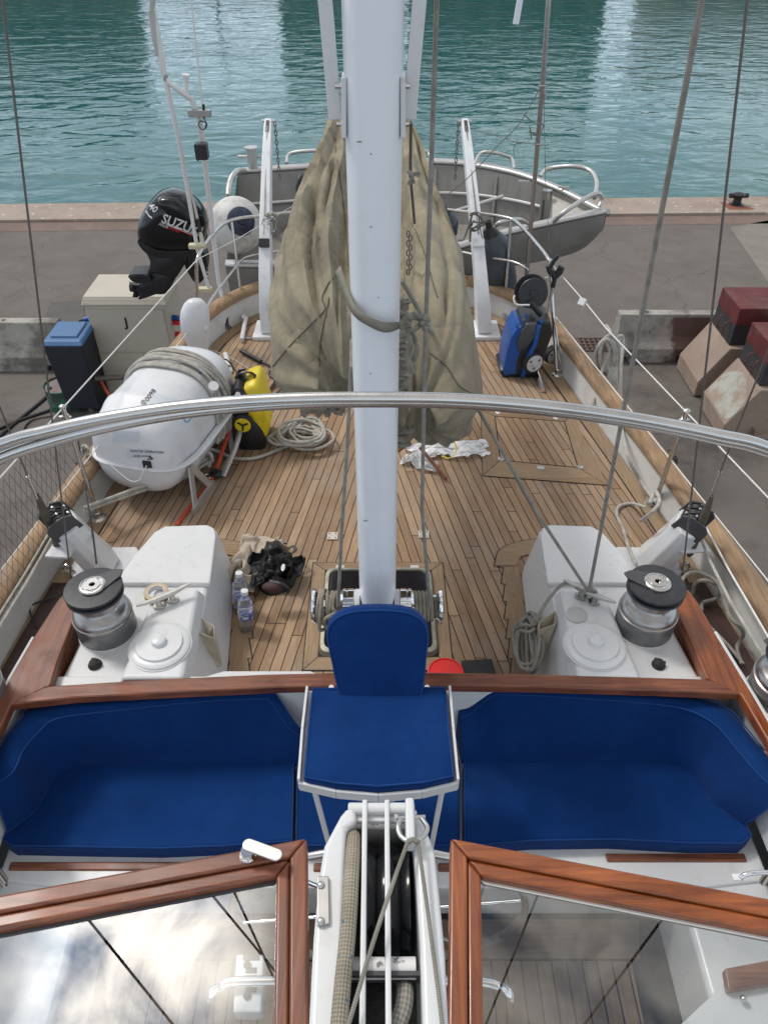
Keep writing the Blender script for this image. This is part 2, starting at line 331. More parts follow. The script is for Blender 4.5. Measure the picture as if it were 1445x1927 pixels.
def thing(name, label, cat, loc, group=None):
    o = bpy.data.objects.new(name, None); COL.objects.link(o); o.empty_display_size = .1; o.location = loc
    return tag(o, label, cat, group)
# ------------------------------------------------------------------ palette
WHITE = mat('white_gelcoat', (.66, .67, .675), .35, var=.02, vscale=3, dirt=(.42, .38, .32), damt=.35, dscale=16, dlo=.56, dhi=.72, coat=.25, rvar=.12)
PAINT = mat('white_mast_paint', (.80, .84, .89), .3, var=.015, vscale=2, dirt=(.5, .5, .5), damt=.12, dscale=3.5, coat=.2)
DAVIT = mat('white_davit_paint', (.76, .78, .80), .35, var=.04, dirt=(.5, .49, .46), damt=.5, dscale=7)
DULLW = mat('dull_white_frp', (.62, .62, .60), .5, var=.05, dirt=(.36, .34, .29), damt=.55, dscale=6)
STEEL = mat('stainless_steel', (.60, .59, .57), .26, 1, var=.08, vscale=9, rvar=.08)
STEELD = mat('brushed_steel', (.42, .41, .40), .38, 1, var=.1, vscale=20, stretch=(1, 1, 6), rvar=.08)
CHROME = mat('chrome', (.78, .78, .78), .08, 1, rvar=.05, vscale=8)
ALU = mat('dinghy_aluminium', (.30, .29, .27), .48, .5, var=.12, vscale=4, rvar=.12, dirt=(.28, .25, .22), damt=.5, dscale=3)
ALUIN = mat('dinghy_inside_grey', (.23, .222, .205), .6, .25, var=.12, vscale=5, dirt=(.2, .18, .16), damt=.5, dscale=4)
ALUL = mat('tube_aluminium', (.55, .54, .52), .4, .7, var=.08, vscale=10)
BLACK = mat('black_plastic', (.018, .018, .02), .4, var=.3, vscale=20, bump=.15, bscale=150)
BLACKG = mat('black_gloss', (.006, .007, .009), .16, coat=.15, rvar=.05, var=.2, spec=.4)
RUBBER = mat('black_rubber', (.025, .025, .027), .7, var=.3, vscale=12)
DGREY = mat('dark_grey_plastic', (.06, .06, .065), .5, var=.15, vscale=9)
LGREY = mat('light_grey_plastic', (.55, .55, .55), .5, var=.08)
BLUEF = mat('navy_fender', (.018, .028, .06), .35, var=.2, vscale=6, dirt=(.07, .08, .1), damt=.6, dscale=5)
GREYF = mat('slate_fender', (.05, .06, .075), .45, var=.2, vscale=6, dirt=(.1, .11, .12), damt=.6, dscale=5)
CUSH = mat('blue_canvas', (.0015, .028, .132), .9, var=.15, vscale=4.5, bump=1.0, bscale=7, dirt=(.010, .048, .19), damt=.7, dscale=1.6, sheen=.08, spec=.15, dlo=.45, dhi=.75)
PIPING = mat('blue_piping', (.014, .055, .20), .85, spec=.15)
KHAKI = mat('khaki_canvas', (.315, .28, .20), .95, var=.14, vscale=4, bump=.25, bscale=350, dirt=(.13, .115, .085), damt=.85, dscale=2.2, spec=.1, sheen=.1, dlo=.42, dhi=.68)
def crease(m, sc_, amt):
    t, N, L, P = nodes(m); c = N.new('ShaderNodeTexCoord'); mp_ = N.new('ShaderNodeMapping'); mp_.inputs['Scale'].default_value = (1.6, .7, .8); L(c.outputs['Object'], mp_.inputs[0])
    n = N.new('ShaderNodeTexNoise'); n.inputs['Scale'].default_value = sc_; n.inputs['Detail'].default_value = 3; n.inputs['Distortion'].default_value = .8; L(mp_.outputs[0], n.inputs['Vector'])
    r = mth(t, 'ABSOLUTE', mth(t, 'SUBTRACT', n.outputs[0], .5)); r = mth(t, 'POWER', mth(t, 'MINIMUM', mth(t, 'MULTIPLY', r, 5), 1.0), .6)
    b = N.new('ShaderNodeBump'); b.inputs['Strength'].default_value = amt; b.inputs['Distance'].default_value = .03; L(r, b.inputs['Height'])
    if P.inputs['Normal'].is_linked: L(P.inputs['Normal'].links[0].from_socket, b.inputs['Normal'])
    L(b.outputs[0], P.inputs['Normal'])
crease(KHAKI, 2.2, .28)
STRAP = mat('olive_webbing', (.23, .22, .18), .9, var=.12, vscale=40, bump=.3, bscale=400)
BLUEP = mat('blue_plastic', (.006, .075, .32), .38, var=.1, vscale=6, dirt=(.02, .08, .28), damt=.5, dscale=8)
YELP = mat('yellow_plastic', (.75, .58, .02), .4, var=.08, vscale=7, dirt=(.35, .28, .05), damt=.4, dscale=9)
REDP = mat('red_plastic', (.75, .03, .025), .4, var=.06)
WIRE = mat('dull_wire', (.17, .155, .145), .5, .5, var=.15, vscale=80)
CREAM = mat('cream_steel', (.50, .46, .38), .55, var=.04, vscale=3, dirt=(.36, .33, .27), damt=.5, dscale=3)
CONC = mat('weathered_concrete', (.36, .35, .31), .9, var=.2, vscale=5, bump=.4, bscale=40, dirt=(.12, .11, .10), damt=.85, dscale=1.7, dlo=.45, dhi=.6)
CONCR = mat('red_stained_concrete', (.36, .33, .29), .9, var=.2, vscale=6, bump=.4, bscale=40, dirt=(.115, .045, .038), damt=.95, dscale=1.3, dlo=.36, dhi=.44)
CONCP = mat('pinkish_concrete', (.34, .26, .21), .9, var=.18, vscale=4, bump=.35, bscale=30, dirt=(.20, .13, .10), damt=.8, dscale=2.0)
REDPAINT = mat('flaked_red_paint', (.12, .020, .022), .7, var=.3, vscale=6, dirt=(.10, .07, .06), damt=.8, dscale=3)
DARKTAR = mat('black_tarred_timber', (.035, .035, .04), .7, var=.4, vscale=5, dirt=(.09, .06, .05), damt=.7, dscale=3)
ROPEW = ropemat('white_rope', (.62, .60, .55), (.38, .36, .32), .9)
ROPEG = ropemat('grey_green_rope', (.38, .365, .325), (.19, .18, .155), .75)
ROPEB = ropemat('beige_braid_rope', (.44, .40, .32), (.22, .19, .145), .95, fleck=(.05, .16, .22))
LIFEL = mat('white_lifeline', (.72, .72, .70), .5, var=.08, vscale=60)
GLASSB = mat('smoked_acrylic', (.012, .012, .016), .06, coat=.6)
VARX = varnish('varnish_across', (.085, .022, .009), (.27, .085, .035), 'X', .38, .3)
VARY = varnish('varnish_along', (.085, .022, .009), (.27, .085, .035), 'Y', .38, .3)
VARXB = varnish('bright_varnish_across', (.12, .025, .006), (.34, .095, .022), 'X', .28, .35)
VARYB = varnish('bright_varnish_along', (.12, .025, .006), (.34, .095, .022), 'Y', .28, .35)
TEAKCAP = varnish('bare_teak', (.21, .13, .072), (.38, .26, .16), 'Y', .7, 0)
# ------------------------------------------------------------------ cloth that really falls: used for clothes, bags
def settle(n, w, h, seed, amp, hz, frames, stiff):
    vs = []
    for i in range(n + 1):
        for j in range(n + 1):
            u, v = i / n - .5, j / n - .5; q = noise.noise_vector(Vector((u * 5 + seed, v * 5, 0)))
            vs.append((u * w * .62 + q.x * amp, v * h * .62 + q.y * amp, hz + q.z * amp * 1.5 + .5 * w * (.5 - abs(u)) * abs(math.sin(u * 9))))
    fs = [(a, a + 1, a + n + 2, a + n + 1) for i in range(n) for a in range(i * (n + 1), i * (n + 1) + n)]
    me = bpy.data.meshes.new('sheet'); me.from_pydata(vs, [], fs); o = bpy.data.objects.new('sheet', me); COL.objects.link(o)
    pm = bpy.data.meshes.new('support'); pm.from_pydata([(-2, -2, 0), (2, -2, 0), (2, 2, 0), (-2, 2, 0)], [], [(0, 1, 2, 3)]); po = bpy.data.objects.new('support', pm); COL.objects.link(po)
    po.modifiers.new('c', 'COLLISION'); m = o.modifiers.new('cloth', 'CLOTH'); s = m.settings; s.quality = 5; s.mass = .2; s.bending_stiffness = stiff
    m.collision_settings.use_self_collision = True; m.collision_settings.self_distance_min = .006; m.collision_settings.distance_min = .006; m.point_cache.frame_end = frames
    for f in range(1, frames + 1): sc.frame_set(f)
    ev = o.evaluated_get(bpy.context.evaluated_depsgraph_get()); pts = [v.co.copy() for v in ev.to_mesh().vertices]; ev.to_mesh_clear()
    for a in (o, po): bpy.data.objects.remove(a)
    bpy.data.meshes.remove(me); bpy.data.meshes.remove(pm); sc.frame_set(1)
    c = sum(pts, Vector()) / len(pts); zl = min(p.z for p in pts)
    return n, [Vector((p.x - c.x, p.y - c.y, p.z - zl)) for p in pts]
CLOTH_A = settle(34, 1.10, .95, 5, .05, .10, 34, .2)
CLOTH_B = settle(24, .50, .34, 9, .018, .035, 18, 6)
# ================================================================== SETTING
G = -2.3; WZ = G - 1.1
# quay edge line from the photo
E0, E1 = Z(0, 388, G), Z(1445, 374, G)
ed = (E1 - E0).normalized(); en = Vector((-ed.y, ed.x, 0))
def Q(u, v, z=G): p = E0 + ed * u - en * v; return Vector((p.x, p.y, z))     # u along the edge, v back from it
asph = mat('asphalt', (.148, .133, .120), .93, var=.11, vscale=2.2, bump=.6, bscale=90, dirt=(.095, .08, .07), damt=.55, dscale=.8, dlo=.45, dhi=.7)
t, N, L, P = nodes(asph)
# fine grit and small stones
src = P.inputs['Base Color'].links[0].from_socket
c = N.new('ShaderNodeTexCoord'); g1 = N.new('ShaderNodeTexNoise'); g1.inputs['Scale'].default_value = 70; g1.inputs['Detail'].default_value = 3; L(c.outputs['Object'], g1.inputs['Vector'])
gr = N.new('ShaderNodeMapRange'); gr.inputs[1].default_value = .3; gr.inputs[2].default_value = .7; gr.inputs[3].default_value = .78; gr.inputs[4].default_value = 1.22; L(g1.outputs[0], gr.inputs[0])
gs = N.new('ShaderNodeVectorMath'); gs.operation = 'SCALE'; L(src, gs.inputs[0]); L(gr.outputs[0], gs.inputs['Scale'])
# white droppings
v1 = N.new('ShaderNodeTexVoronoi'); v1.inputs['Scale'].default_value = 3.0; L(c.outputs['Object'], v1.inputs['Vector'])
nzz = N.new('ShaderNodeTexNoise'); nzz.inputs['Scale'].default_value = 40; L(c.outputs['Object'], nzz.inputs['Vector'])
dd = mth(t, 'LESS_THAN', mth(t, 'MULTIPLY_ADD', nzz.outputs[0], .05, v1.outputs['Distance']), .062)
fx = N.new('ShaderNodeMix'); fx.data_type = 'RGBA'; L(mth(t, 'MULTIPLY', dd, .5), fx.inputs[0]); L(gs.outputs[0], fx.inputs[6]); fx.inputs[7].default_value = (.5, .48, .44, 1)
dn = N.new('ShaderNodeTexNoise'); dn.inputs['Scale'].default_value = 1.2; dn.inputs['Detail'].default_value = 6; L(c.outputs['Object'], dn.inputs['Vector'])
dv = N.new('ShaderNodeVectorMath'); dv.operation = 'MULTIPLY_ADD'; L(dn.outputs['Color'], dv.inputs[0]); dv.inputs[1].default_value = (.9, .9, .9); L(c.outputs['Object'], dv.inputs[2])
vc = N.new('ShaderNodeTexVoronoi'); vc.feature = 'DISTANCE_TO_EDGE'; vc.inputs['Scale'].default_value = .33; L(dv.outputs[0], vc.inputs['Vector'])
ck = mth(t, 'MULTIPLY', mth(t, 'LESS_THAN', vc.outputs[0], .0035), .32); f2 = N.new('ShaderNodeMix'); f2.data_type = 'RGBA'; L(ck, f2.inputs[0]); L(fx.outputs[2], f2.inputs[6]); f2.inputs[7].default_value = (.03, .028, .025, 1)
so = N.new('ShaderNodeTexNoise'); so.inputs['Scale'].default_value = .9; so.inputs['Detail'].default_value = 9; so.inputs['Roughness'].default_value = .7; L(c.outputs['Object'], so.inputs['Vector'])
sr = N.new('ShaderNodeMapRange'); sr.inputs[1].default_value = .62; sr.inputs[2].default_value = .72; sr.inputs[4].default_value = .55; L(so.outputs[0], sr.inputs[0]); f3 = N.new('ShaderNodeMix'); f3.data_type = 'RGBA'; L(sr.outputs[0], f3.inputs[0]); L(f2.outputs[2], f3.inputs[6]); f3.inputs[7].default_value = (.05, .043, .04, 1); L(f3.outputs[2], P.inputs['Base Color'])
KEEP |= {'quay_ground', 'harbour_water', 'quay_coping', 'quay_path', 'concrete_apron', 'teak_deck', 'hull'}
m = MB(); m.add([Q(-200, 0), Q(220, 0), Q(220, 160), Q(-200, 160)], [(0, 1, 2, 3)]); m.add([Q(-200, 0), Q(220, 0), Q(220, 0, WZ - 1), Q(-200, 0, WZ - 1)], [(0, 1, 2, 3)])
tag(m.build('quay_ground', asph, smooth=False), kind='structure')
cop = mat('coping_concrete', (.33, .27, .225), .85, var=.14, vscale=2.5, bump=.4, bscale=30, dirt=(.20, .10, .075), damt=.8, dscale=.9)
t, N, L, P = nodes(cop); src = P.inputs['Base Color'].links[0].from_socket
c = N.new('ShaderNodeTexCoord'); v1 = N.new('ShaderNodeTexVoronoi'); v1.inputs['Scale'].default_value = 5; L(c.outputs['Object'], v1.inputs['Vector'])
nzz = N.new('ShaderNodeTexNoise'); nzz.inputs['Scale'].default_value = 9; nzz.inputs['Detail'].default_value = 5; L(c.outputs['Object'], nzz.inputs['Vector'])
dd = mth(t, 'LESS_THAN', mth(t, 'MULTIPLY_ADD', nzz.outputs[0], .45, v1.outputs['Distance']), .37)
fx = N.new('ShaderNodeMix'); fx.data_type = 'RGBA'; L(mth(t, 'MULTIPLY', dd, .7), fx.inputs[0]); L(src, fx.inputs[6]); fx.inputs[7].default_value = (.62, .58, .52, 1); L(fx.outputs[2], P.inputs['Base Color'])
rows = [(0, Q(0, 0).y)]
def vback(py): p = Z(300, py, G); return (E0 - p).dot(en)
v_a, v_b = vback(416), vback(433)
m = MB()
for k in range(-12, 16):
    a, b = k * 4.0 + .006, k * 4.0 + 3.994
    m.loft([[Q(a, -.06, G + .03), Q(a, .02, G + .055), Q(a, v_a, G + .055), Q(a, v_a, G - .02), Q(a, -.06, G - .3)], [Q(b, -.06, G + .03), Q(b, .02, G + .055), Q(b, v_a, G + .055), Q(b, v_a, G - .02), Q(b, -.06, G - .3)]])
tag(m.build('quay_coping', cop, smooth=False), kind='structure')
m = MB(); m.add([Q(-60, v_a + .004, G + .004), Q(80, v_a + .004, G + .004), Q(80, v_b, G + .004), Q(-60, v_b, G + .004)], [(0, 1, 2, 3)])
tag(m.build('quay_path', mat('rusty_brown_strip', (.19, .135, .115), .9, var=.2, vscale=3, bump=.4, bscale=60, dirt=(.11, .08, .07), damt=.7, dscale=1.5), smooth=False), kind='structure')
# pale concrete beyond the joint and the apron in front of the barriers
pale = mat('pale_concrete', (.21, .19, .17), .9, var=.12, vscale=2.5, bump=.4, bscale=60, dirt=(.15, .13, .11), damt=.7, dscale=.8)
m = MB(); q = [Z(1372, 428, G), Z(1445, 415, G), Z(2100, 415, G), Z(1850, 700, G), Z(1450, 540, G)]; m.add([p + Vector((0, 0, .004)) for p in q], [(0, 1, 2, 3, 4)])
tag(m.build('concrete_apron', pale, smooth=False), kind='structure')
apr = mat('stained_concrete_yard', (.135, .120, .108), .8, var=.16, vscale=2, bump=.5, bscale=50, dirt=(.055, .046, .042), damt=.9, dscale=.7, dlo=.5, dhi=.68, rvar=.25)
ya = Z(722, 652, G).y
m = MB(); m.add([(-60, ya, G + .004), (60, ya, G + .004), (60, -40, G + .004), (-60, -40, G + .004)], [(0, 1, 2, 3)])
tag(m.build('concrete_apron', apr, smooth=False), kind='structure')
# water
wm = bpy.data.materials.new('harbour_water'); wm.use_nodes = True; t, N, L, P = nodes(wm)
P.inputs['Base Color'].default_value = (.013, .105, .100, 1); P.inputs['Roughness'].default_value = .04; P.inputs['IOR'].default_value = 1.333
c = N.new('ShaderNodeTexCoord'); mp1 = N.new('ShaderNodeMapping'); mp1.inputs['Scale'].default_value = (.85, 1.4, 1); mp1.inputs['Rotation'].default_value = (0, 0, R(-12)); L(c.outputs['Object'], mp1.inputs[0])
n1 = N.new('ShaderNodeTexNoise'); n1.inputs['Scale'].default_value = .55; n1.inputs['Detail'].default_value = 2; n1.inputs['Distortion'].default_value = .5; L(mp1.outputs[0], n1.inputs['Vector'])
n2 = N.new('ShaderNodeTexNoise'); n2.inputs['Scale'].default_value = 1.5; n2.inputs['Detail'].default_value = 4; n2.inputs['Distortion'].default_value = .8; L(mp1.outputs[0], n2.inputs['Vector'])
pt = N.new('ShaderNodeTexNoise'); pt.inputs['Scale'].default_value = .06; pt.inputs['Detail'].default_value = 3; L(c.outputs['Object'], pt.inputs['Vector'])
ptr = N.new('ShaderNodeMapRange'); ptr.inputs[1].default_value = .35; ptr.inputs[2].default_value = .65; ptr.inputs[3].default_value = .45; ptr.inputs[4].default_value = 1.2; L(pt.outputs[0], ptr.inputs[0])
h = mth(t, 'ADD', mth(t, 'MULTIPLY', n1.outputs[0], .36), mth(t, 'MULTIPLY', mth(t, 'MULTIPLY', n2.outputs[0], .11), ptr.outputs[0]))
sw = N.new('ShaderNodeSeparateXYZ'); L(c.outputs['Object'], sw.inputs[0]); cw = N.new('ShaderNodeMapRange'); cw.inputs[1].default_value = 16; cw.inputs[2].default_value = 42; cw.inputs[3].default_value = .45; cw.inputs[4].default_value = 1.1; L(sw.outputs[1], cw.inputs[0]); h = mth(t, 'MULTIPLY', h, cw.outputs[0])
bb = N.new('ShaderNodeBump'); bb.inputs['Strength'].default_value = .34; bb.inputs['Distance'].default_value = 1.0; L(h, bb.inputs['Height']); L(bb.outputs[0], P.inputs['Normal'])
m = MB(); m.add([Q(-900, -.02, WZ), Q(900, -.02, WZ), Q(900, -1500, WZ), Q(-900, -1500, WZ)], [(0, 1, 2, 3)])
tag(m.build('harbour_water', wm, smooth=False), kind='structure')
# the far bank, seen only mirrored in the water
FB = 92.0
m = MB(); m.box((0, FB + 30, WZ + .6), (300, 60, 1.6)); tag(m.build('quay_path', pale, smooth=False), kind='structure')
def building(x0, x1, hgt, wallc, lab, d=12, y=FB + 2.5):
    b = thing('harbour_building', lab, 'building', (x0, y, WZ + 1.4), 'buildings across the basin')
    wmt = mat('facade', wallc, .9, var=.15, vscale=.6, dirt=tuple(k * .5 for k in wallc), damt=.6, dscale=.5)
    m = MB(); m.box(((x0 + x1) / 2, y + d / 2, WZ + 1.4 + hgt / 2), (x1 - x0, d, hgt)); m.build('wall', wmt, b, smooth=False)
    m = MB(); m.box(((x0 + x1) / 2, y + d / 2, WZ + 1.4 + hgt + .15), (x1 - x0 + .6, d + .6, .3)); m.build('roof', mat('roof_felt', (.12, .10, .09), .9), b, smooth=False)
    nf = max(1, int(hgt // 3)); nx = max(2, int((x1 - x0) // 3))
    for f in range(nf):
        for k in range(nx):
            w = MB(); w.box((x0 + (k + .5) * (x1 - x0) / nx, y - .02, WZ + 1.4 + 1.7 + f * 3), (1.2, .08, 1.4)); w.build('window', GLASSB, b, smooth=False)
building(-64, -29, 10.5, (.05, .07, .05), 'long dark green shed mirrored at one end of the basin')
building(-11, 1, 9.2, (.06, .08, .06), 'narrow dark workshop mirrored beside the mast')
building(3, 23.5, 10.6, (.05, .075, .055), 'dark green boat shed mirrored behind the stern pole')
building(30, 62, 6.8, (.30, .24, .17), 'low sand coloured building mirrored at the other end of the basin')
m = MB(); m.cyl((-16.6, FB - 3, WZ), (-16.6, FB - 3, WZ + 6.5), .16, 8); tag(m.build('mooring_post', BLACK), 'dark post whose wavy reflection falls on the water', 'post')
m = MB(); m.cyl((1.8, FB - 3, WZ), (1.8, FB - 3, WZ + 5.5), .16, 8); tag(m.build('mooring_post', BLACK), 'dark post mirrored close beside the white mast', 'post')

# ================================================================== THE YACHT'S FIXED STRUCTURE
HW = [(-2.5, 2.18), (0, 2.12), (2.4, 1.965), (3.15, 1.885), (3.86, 1.79), (4.4, 1.705), (4.95, 1.61), (5.5, 1.515), (5.85, 1.45), (6.1, 1.37), (6.3, 1.27), (6.5, 1.12), (6.68, .90), (6.8, .65), (6.88, .35), (6.91, 0)]
def hw(y):
    for (a, p), (b, q) in zip(HW, HW[1:]):
        if a <= y <= b: return p + (q - p) * (y - a) / (b - a)
    return HW[0][1]
side = spl([(w, y, 0) for y, w in HW], 5)
edge = [B(p.x, p.y) for p in side] + [B(-p.x, p.y) for p in reversed(side[:-1])]      # outline, starboard to port round the stern
def off(d, z, src=None):
    e = src or edge; out = []
    for i, p in enumerate(e):
        a = e[max(0, i - 1)]; b = e[min(len(e) - 1, i + 1)]; tn = (b - a).normalized(); nrm = Vector((tn.y, -tn.x, 0))
        out.append(Vector((p.x + nrm.x * d, p.y + nrm.y * d, z)))
    return out
yacht = thing('sailing_yacht', 'large sailing yacht with teak deck, white bulwarks and bare teak cap rail', 'sailing boat', (0, 0, 0))
DECK = teak('deck_teak', .185, .056, .0052, (.20, .115, .062), (.43, .29, .18), grey=(.34, .265, .20))
m = MB(); c0 = [p for p in edge if p.y > 1.9]
m.add([Vector((p.x, p.y, 0)) for p in c0], [tuple(range(len(c0)))])
for s in (1, -1):      # side decks forward of here
    m.add([B(s * 1.64, 2.0), B(s * hw(2.0), 2.0), B(s * hw(-2.4), -2.4), B(s * 1.64, -2.4)], [(0, 1, 2, 3)])
m.v = [Vector((v.x, v.y, 0)) for v in m.v]
m.build('teak_deck', DECK, yacht, smooth=False)
# margin planks: along the bulwark and round boxes, with a black seam under them
MARG = teak('margin_teak', 0, .5, .0, (.23, .145, .082), (.36, .255, .155), joints=True, straight_axis='Y', lines=False, grey=(.28, .21, .15))
MARGX = teak('margin_teak_across', 0, .5, .0, (.23, .145, .082), (.36, .255, .155), joints=False, straight_axis='X', lines=False, grey=(.28, .21, .15))
SEAM = mat('black_caulk', (.012, .012, .014), .7)
def ribbon(a, b): n = len(a); return (a + b, [(i, i + 1, n + i + 1, n + i) for i in range(n - 1)])
m = MB(); i0 = off(-.002, .004); i1 = off(-.112, .004); m.add(*ribbon(i0, i1)); m.build('seam', SEAM, yacht, smooth=False)
m = MB(); i0 = off(-.004, .006); i1 = off(-.105, .006); m.add(*ribbon(i0, i1)); m.build('margin_plank', MARG, yacht, smooth=False)
# bulwark
def bev(zs, seq):
    rings = [off(d, z) for d, z in seq]; mm = MB(); n = len(rings[0])
    mm.loft([[r[i] for r in rings] for i in range(n)]); return mm
bev(0, [(0, -.02), (.035, .19), (.10, .19), (.10, -.02)]).build('bulwark', DULLW, yacht, angle=50)
bev(0, [(.015, .19), (.012, .215), (.03, .245), (.08, .255), (.13, .245), (.148, .215), (.145, .19)]).build('cap_rail', TEAKCAP, yacht, angle=50)
m = MB(); r0 = off(.10, .185); rings = [r0] + [off(d, z) for d, z in ((.09, -.3), (.0, -1.1), (-.25, -1.9), (-.7, -3.0))]
m.loft([[r[i] for r in rings] for i in range(len(r0))], caps=False, closed=False); m.build('hull', mat('hull_paint', (.5, .5, .48), .35, coat=.4), yacht)
# scuttle (hawse hole plate) in the bulwark by the stanchion
# dark wet trench outboard of the cockpit
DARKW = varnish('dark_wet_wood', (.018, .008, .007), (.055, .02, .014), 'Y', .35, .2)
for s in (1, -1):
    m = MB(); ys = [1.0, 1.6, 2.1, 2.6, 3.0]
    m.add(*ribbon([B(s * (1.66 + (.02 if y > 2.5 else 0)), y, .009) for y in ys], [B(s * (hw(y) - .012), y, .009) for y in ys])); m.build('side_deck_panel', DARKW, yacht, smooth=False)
# raised boxes either side, with the winch floor
def hp(s, pts): return [B(s * x, y) for x, y in pts]
for s in (1, -1):
    m = MB(); out = [(.755, 2.03), (.80, 2.60), (.835, 3.06), (.875, 3.17), (.94, 3.22), (1.22, 3.21), (1.29, 3.15), (1.345, 2.95), (1.42, 2.66), (1.48, 2.03)]
    top = [(.865, 2.03), (.885, 2.60), (.895, 3.02), (.90, 3.09), (.95, 3.12), (1.20, 3.11), (1.26, 3.06), (1.31, 2.90), (1.40, 2.62), (1.46, 2.03)]
    m.prism(hp(s, out), -.01, .335, hp(s, top)); m.build('deck_box', WHITE, yacht, bevel=.02, seg=4)
    m = MB(); out = [(.865, 2.655), (.892, 3.02), (.91, 3.08), (.955, 3.112), (1.19, 3.10), (1.24, 3.05), (1.30, 2.88), (1.345, 2.70), (1.35, 2.655)]
    m.prism(hp(s, out), .325, .362); m.build('deck_box_lid', WHITE, yacht, bevel=.012, seg=3)
    m = MB(); o1 = [(.85, 2.03), (.885, 2.61), (1.15, 2.61), (1.20, 2.03)]; o2 = [(.885, 2.03), (.91, 2.58), (1.12, 2.58), (1.15, 2.03)]
    m.prism(hp(s, o1), .32, .40, hp(s, o2)); m.build('plinth', WHITE, yacht, bevel=.018, seg=4)
    # margin planks round the box on deck, joggled
    def jog(z, dx):
        a = []; b = []
        ys = [2.05 + i * .135 for i in range(10)]
        for i, y in enumerate(ys[:-1]):
            w0 = .685 - .018 * (i % 1) + (y - 2.05) * .075
            a += [B(s * (.75 + (y - 2.03) * .078 - dx * 0), y, z), B(s * (.75 + (ys[i + 1] - 2.03) * .078), ys[i + 1], z)]
            b += [B(s * (w0 - .045 - dx), y, z), B(s * (w0 - .012 - dx), ys[i + 1], z)]
        return a, b
    a, b = jog(.004, .006); m = MB(); m.add(*ribbon(a, b)); m.build('seam', SEAM, yacht, smooth=False)
    a, b = jog(.006, 0); m = MB(); m.add(*ribbon(a, b)); m.build('margin_plank', MARG, yacht, smooth=False)
    def arcp(d, z): return [B(s * x, y, z) for x, y in spl([(.80 - d, 3.18 - d * .3, 0), (.86 - d * .6, 3.26 + d * .6, 0), (1.0, 3.30 + d, 0), (1.18, 3.29 + d, 0), (1.30 + d * .4, 3.19 + d * .5, 0)], 4) for x, y in [(x, y)]] if False else [B(s * p.x, p.y, z) for p in spl([(.79 - d, 3.14, 0), (.83 - d * .8, 3.23 + d * .6, 0), (.95, 3.27 + d, 0), (1.20, 3.26 + d, 0), (1.33 + d * .5, 3.16 + d * .4, 0)], 4)]
    m = MB(); m.add(*ribbon(arcp(-.03, .008), arcp(.106, .008))); m.build('seam', SEAM, yacht, smooth=False)
    m = MB(); m.add(*ribbon(arcp(-.03, .010), arcp(.10, .010))); m.build('margin_plank', MARGX, yacht, smooth=False)
    # round lid
    c = Z(1118 if s > 0 else 302, 1217, .40)
    lidr = thing('round_locker_lid', 'round white stepped locker lid beside the ' + ('cleat with the rope knot' if s > 0 else 'masking tape roll'), 'locker lid', c, 'round lids on the white plinths')
    m = MB(); m.lathe([(.138, 0), (.138, .012), (.128, .020), (.108, .021), (.105, .032), (.035, .034), (.033, .052), (.026, .057), (0, .057)], 40, c=c); m.build('lid', WHITE, lidr)
    m = MB(); m.lathe([(.143, -.004), (.146, .004), (.138, .006)], 40, c=c); m.build('rim', DULLW, lidr)
    c = Z(1238 if s > 0 else 180, 1252, .335)
    m = MB(); m.lathe([(.032, 0), (.032, .008), (.026, .012), (.024, .024), (.012, .032), (0, .036)], 16, c=c)
    for k in range(3): m.box(c + Vector((.022 * math.cos(k * 2.1), .022 * math.sin(k * 2.1), .016)), (.014, .010, .022))
    tag(m.build('deck_button', RUBBER, bevel=.002), ('black rubber foot switch in front of the winch beside the rope knot' if s > 0 else 'black rubber foot switch in front of the winch beside the tape roll'), 'foot switch', 'rubber foot switches')
# instrument lid
c = Z(1084, 1158, .40); m = MB(); m.lathe([(.052, 0), (.052, .006), (.044, .008), (.043, .005), (0, .005)], 28, c=c)
tag(m.build('deck_plate', mat('frosted_plastic', (.6, .6, .58), .2, trans=.2)), 'small round clear deck plate between cleat and large lid', 'deck plate')
# wooden coaming
CZ = .40
def pz(pts, z=CZ): return [Z(x, y, z) for x, y in pts]
rear = pz([(60, 1297), (96, 1290), (300, 1277), (500, 1268), (722, 1263), (920, 1266), (1120, 1271), (1326, 1277), (1372, 1288)]) + pz([(1392, 1306), (1240, 1299), (1000, 1292), (722, 1289), (520, 1293), (330, 1302), (140, 1312), (22, 1325)])
m = MB(); m.prism(rear, CZ - .05, CZ); m.build('coaming_top', VARX, yacht, bevel=.009, seg=3)
lefts = pz([(22, 1325), (96, 1290), (110, 1245), (155, 1128), (150, 1112), (135, 1110), (112, 1126), (65, 1198), (-10, 1325), (-60, 1480), (-15, 1480), (-8, 1395)])
m = MB(); m.prism([p for p in lefts], CZ - .05, CZ + .003); m.build('coaming_top', VARY, yacht, bevel=.009, seg=3)
rights = pz([(1392, 1306), (1328, 1277), (1300, 1213), (1268, 1140), (1266, 1118), (1280, 1103), (1296, 1112), (1312, 1133), (1346, 1192), (1420, 1312), (1520, 1490), (1475, 1470), (1440, 1388)])
m = MB(); m.prism(rights, CZ - .05, CZ + .003); m.build('coaming_top', VARYB, yacht, bevel=.009, seg=3)
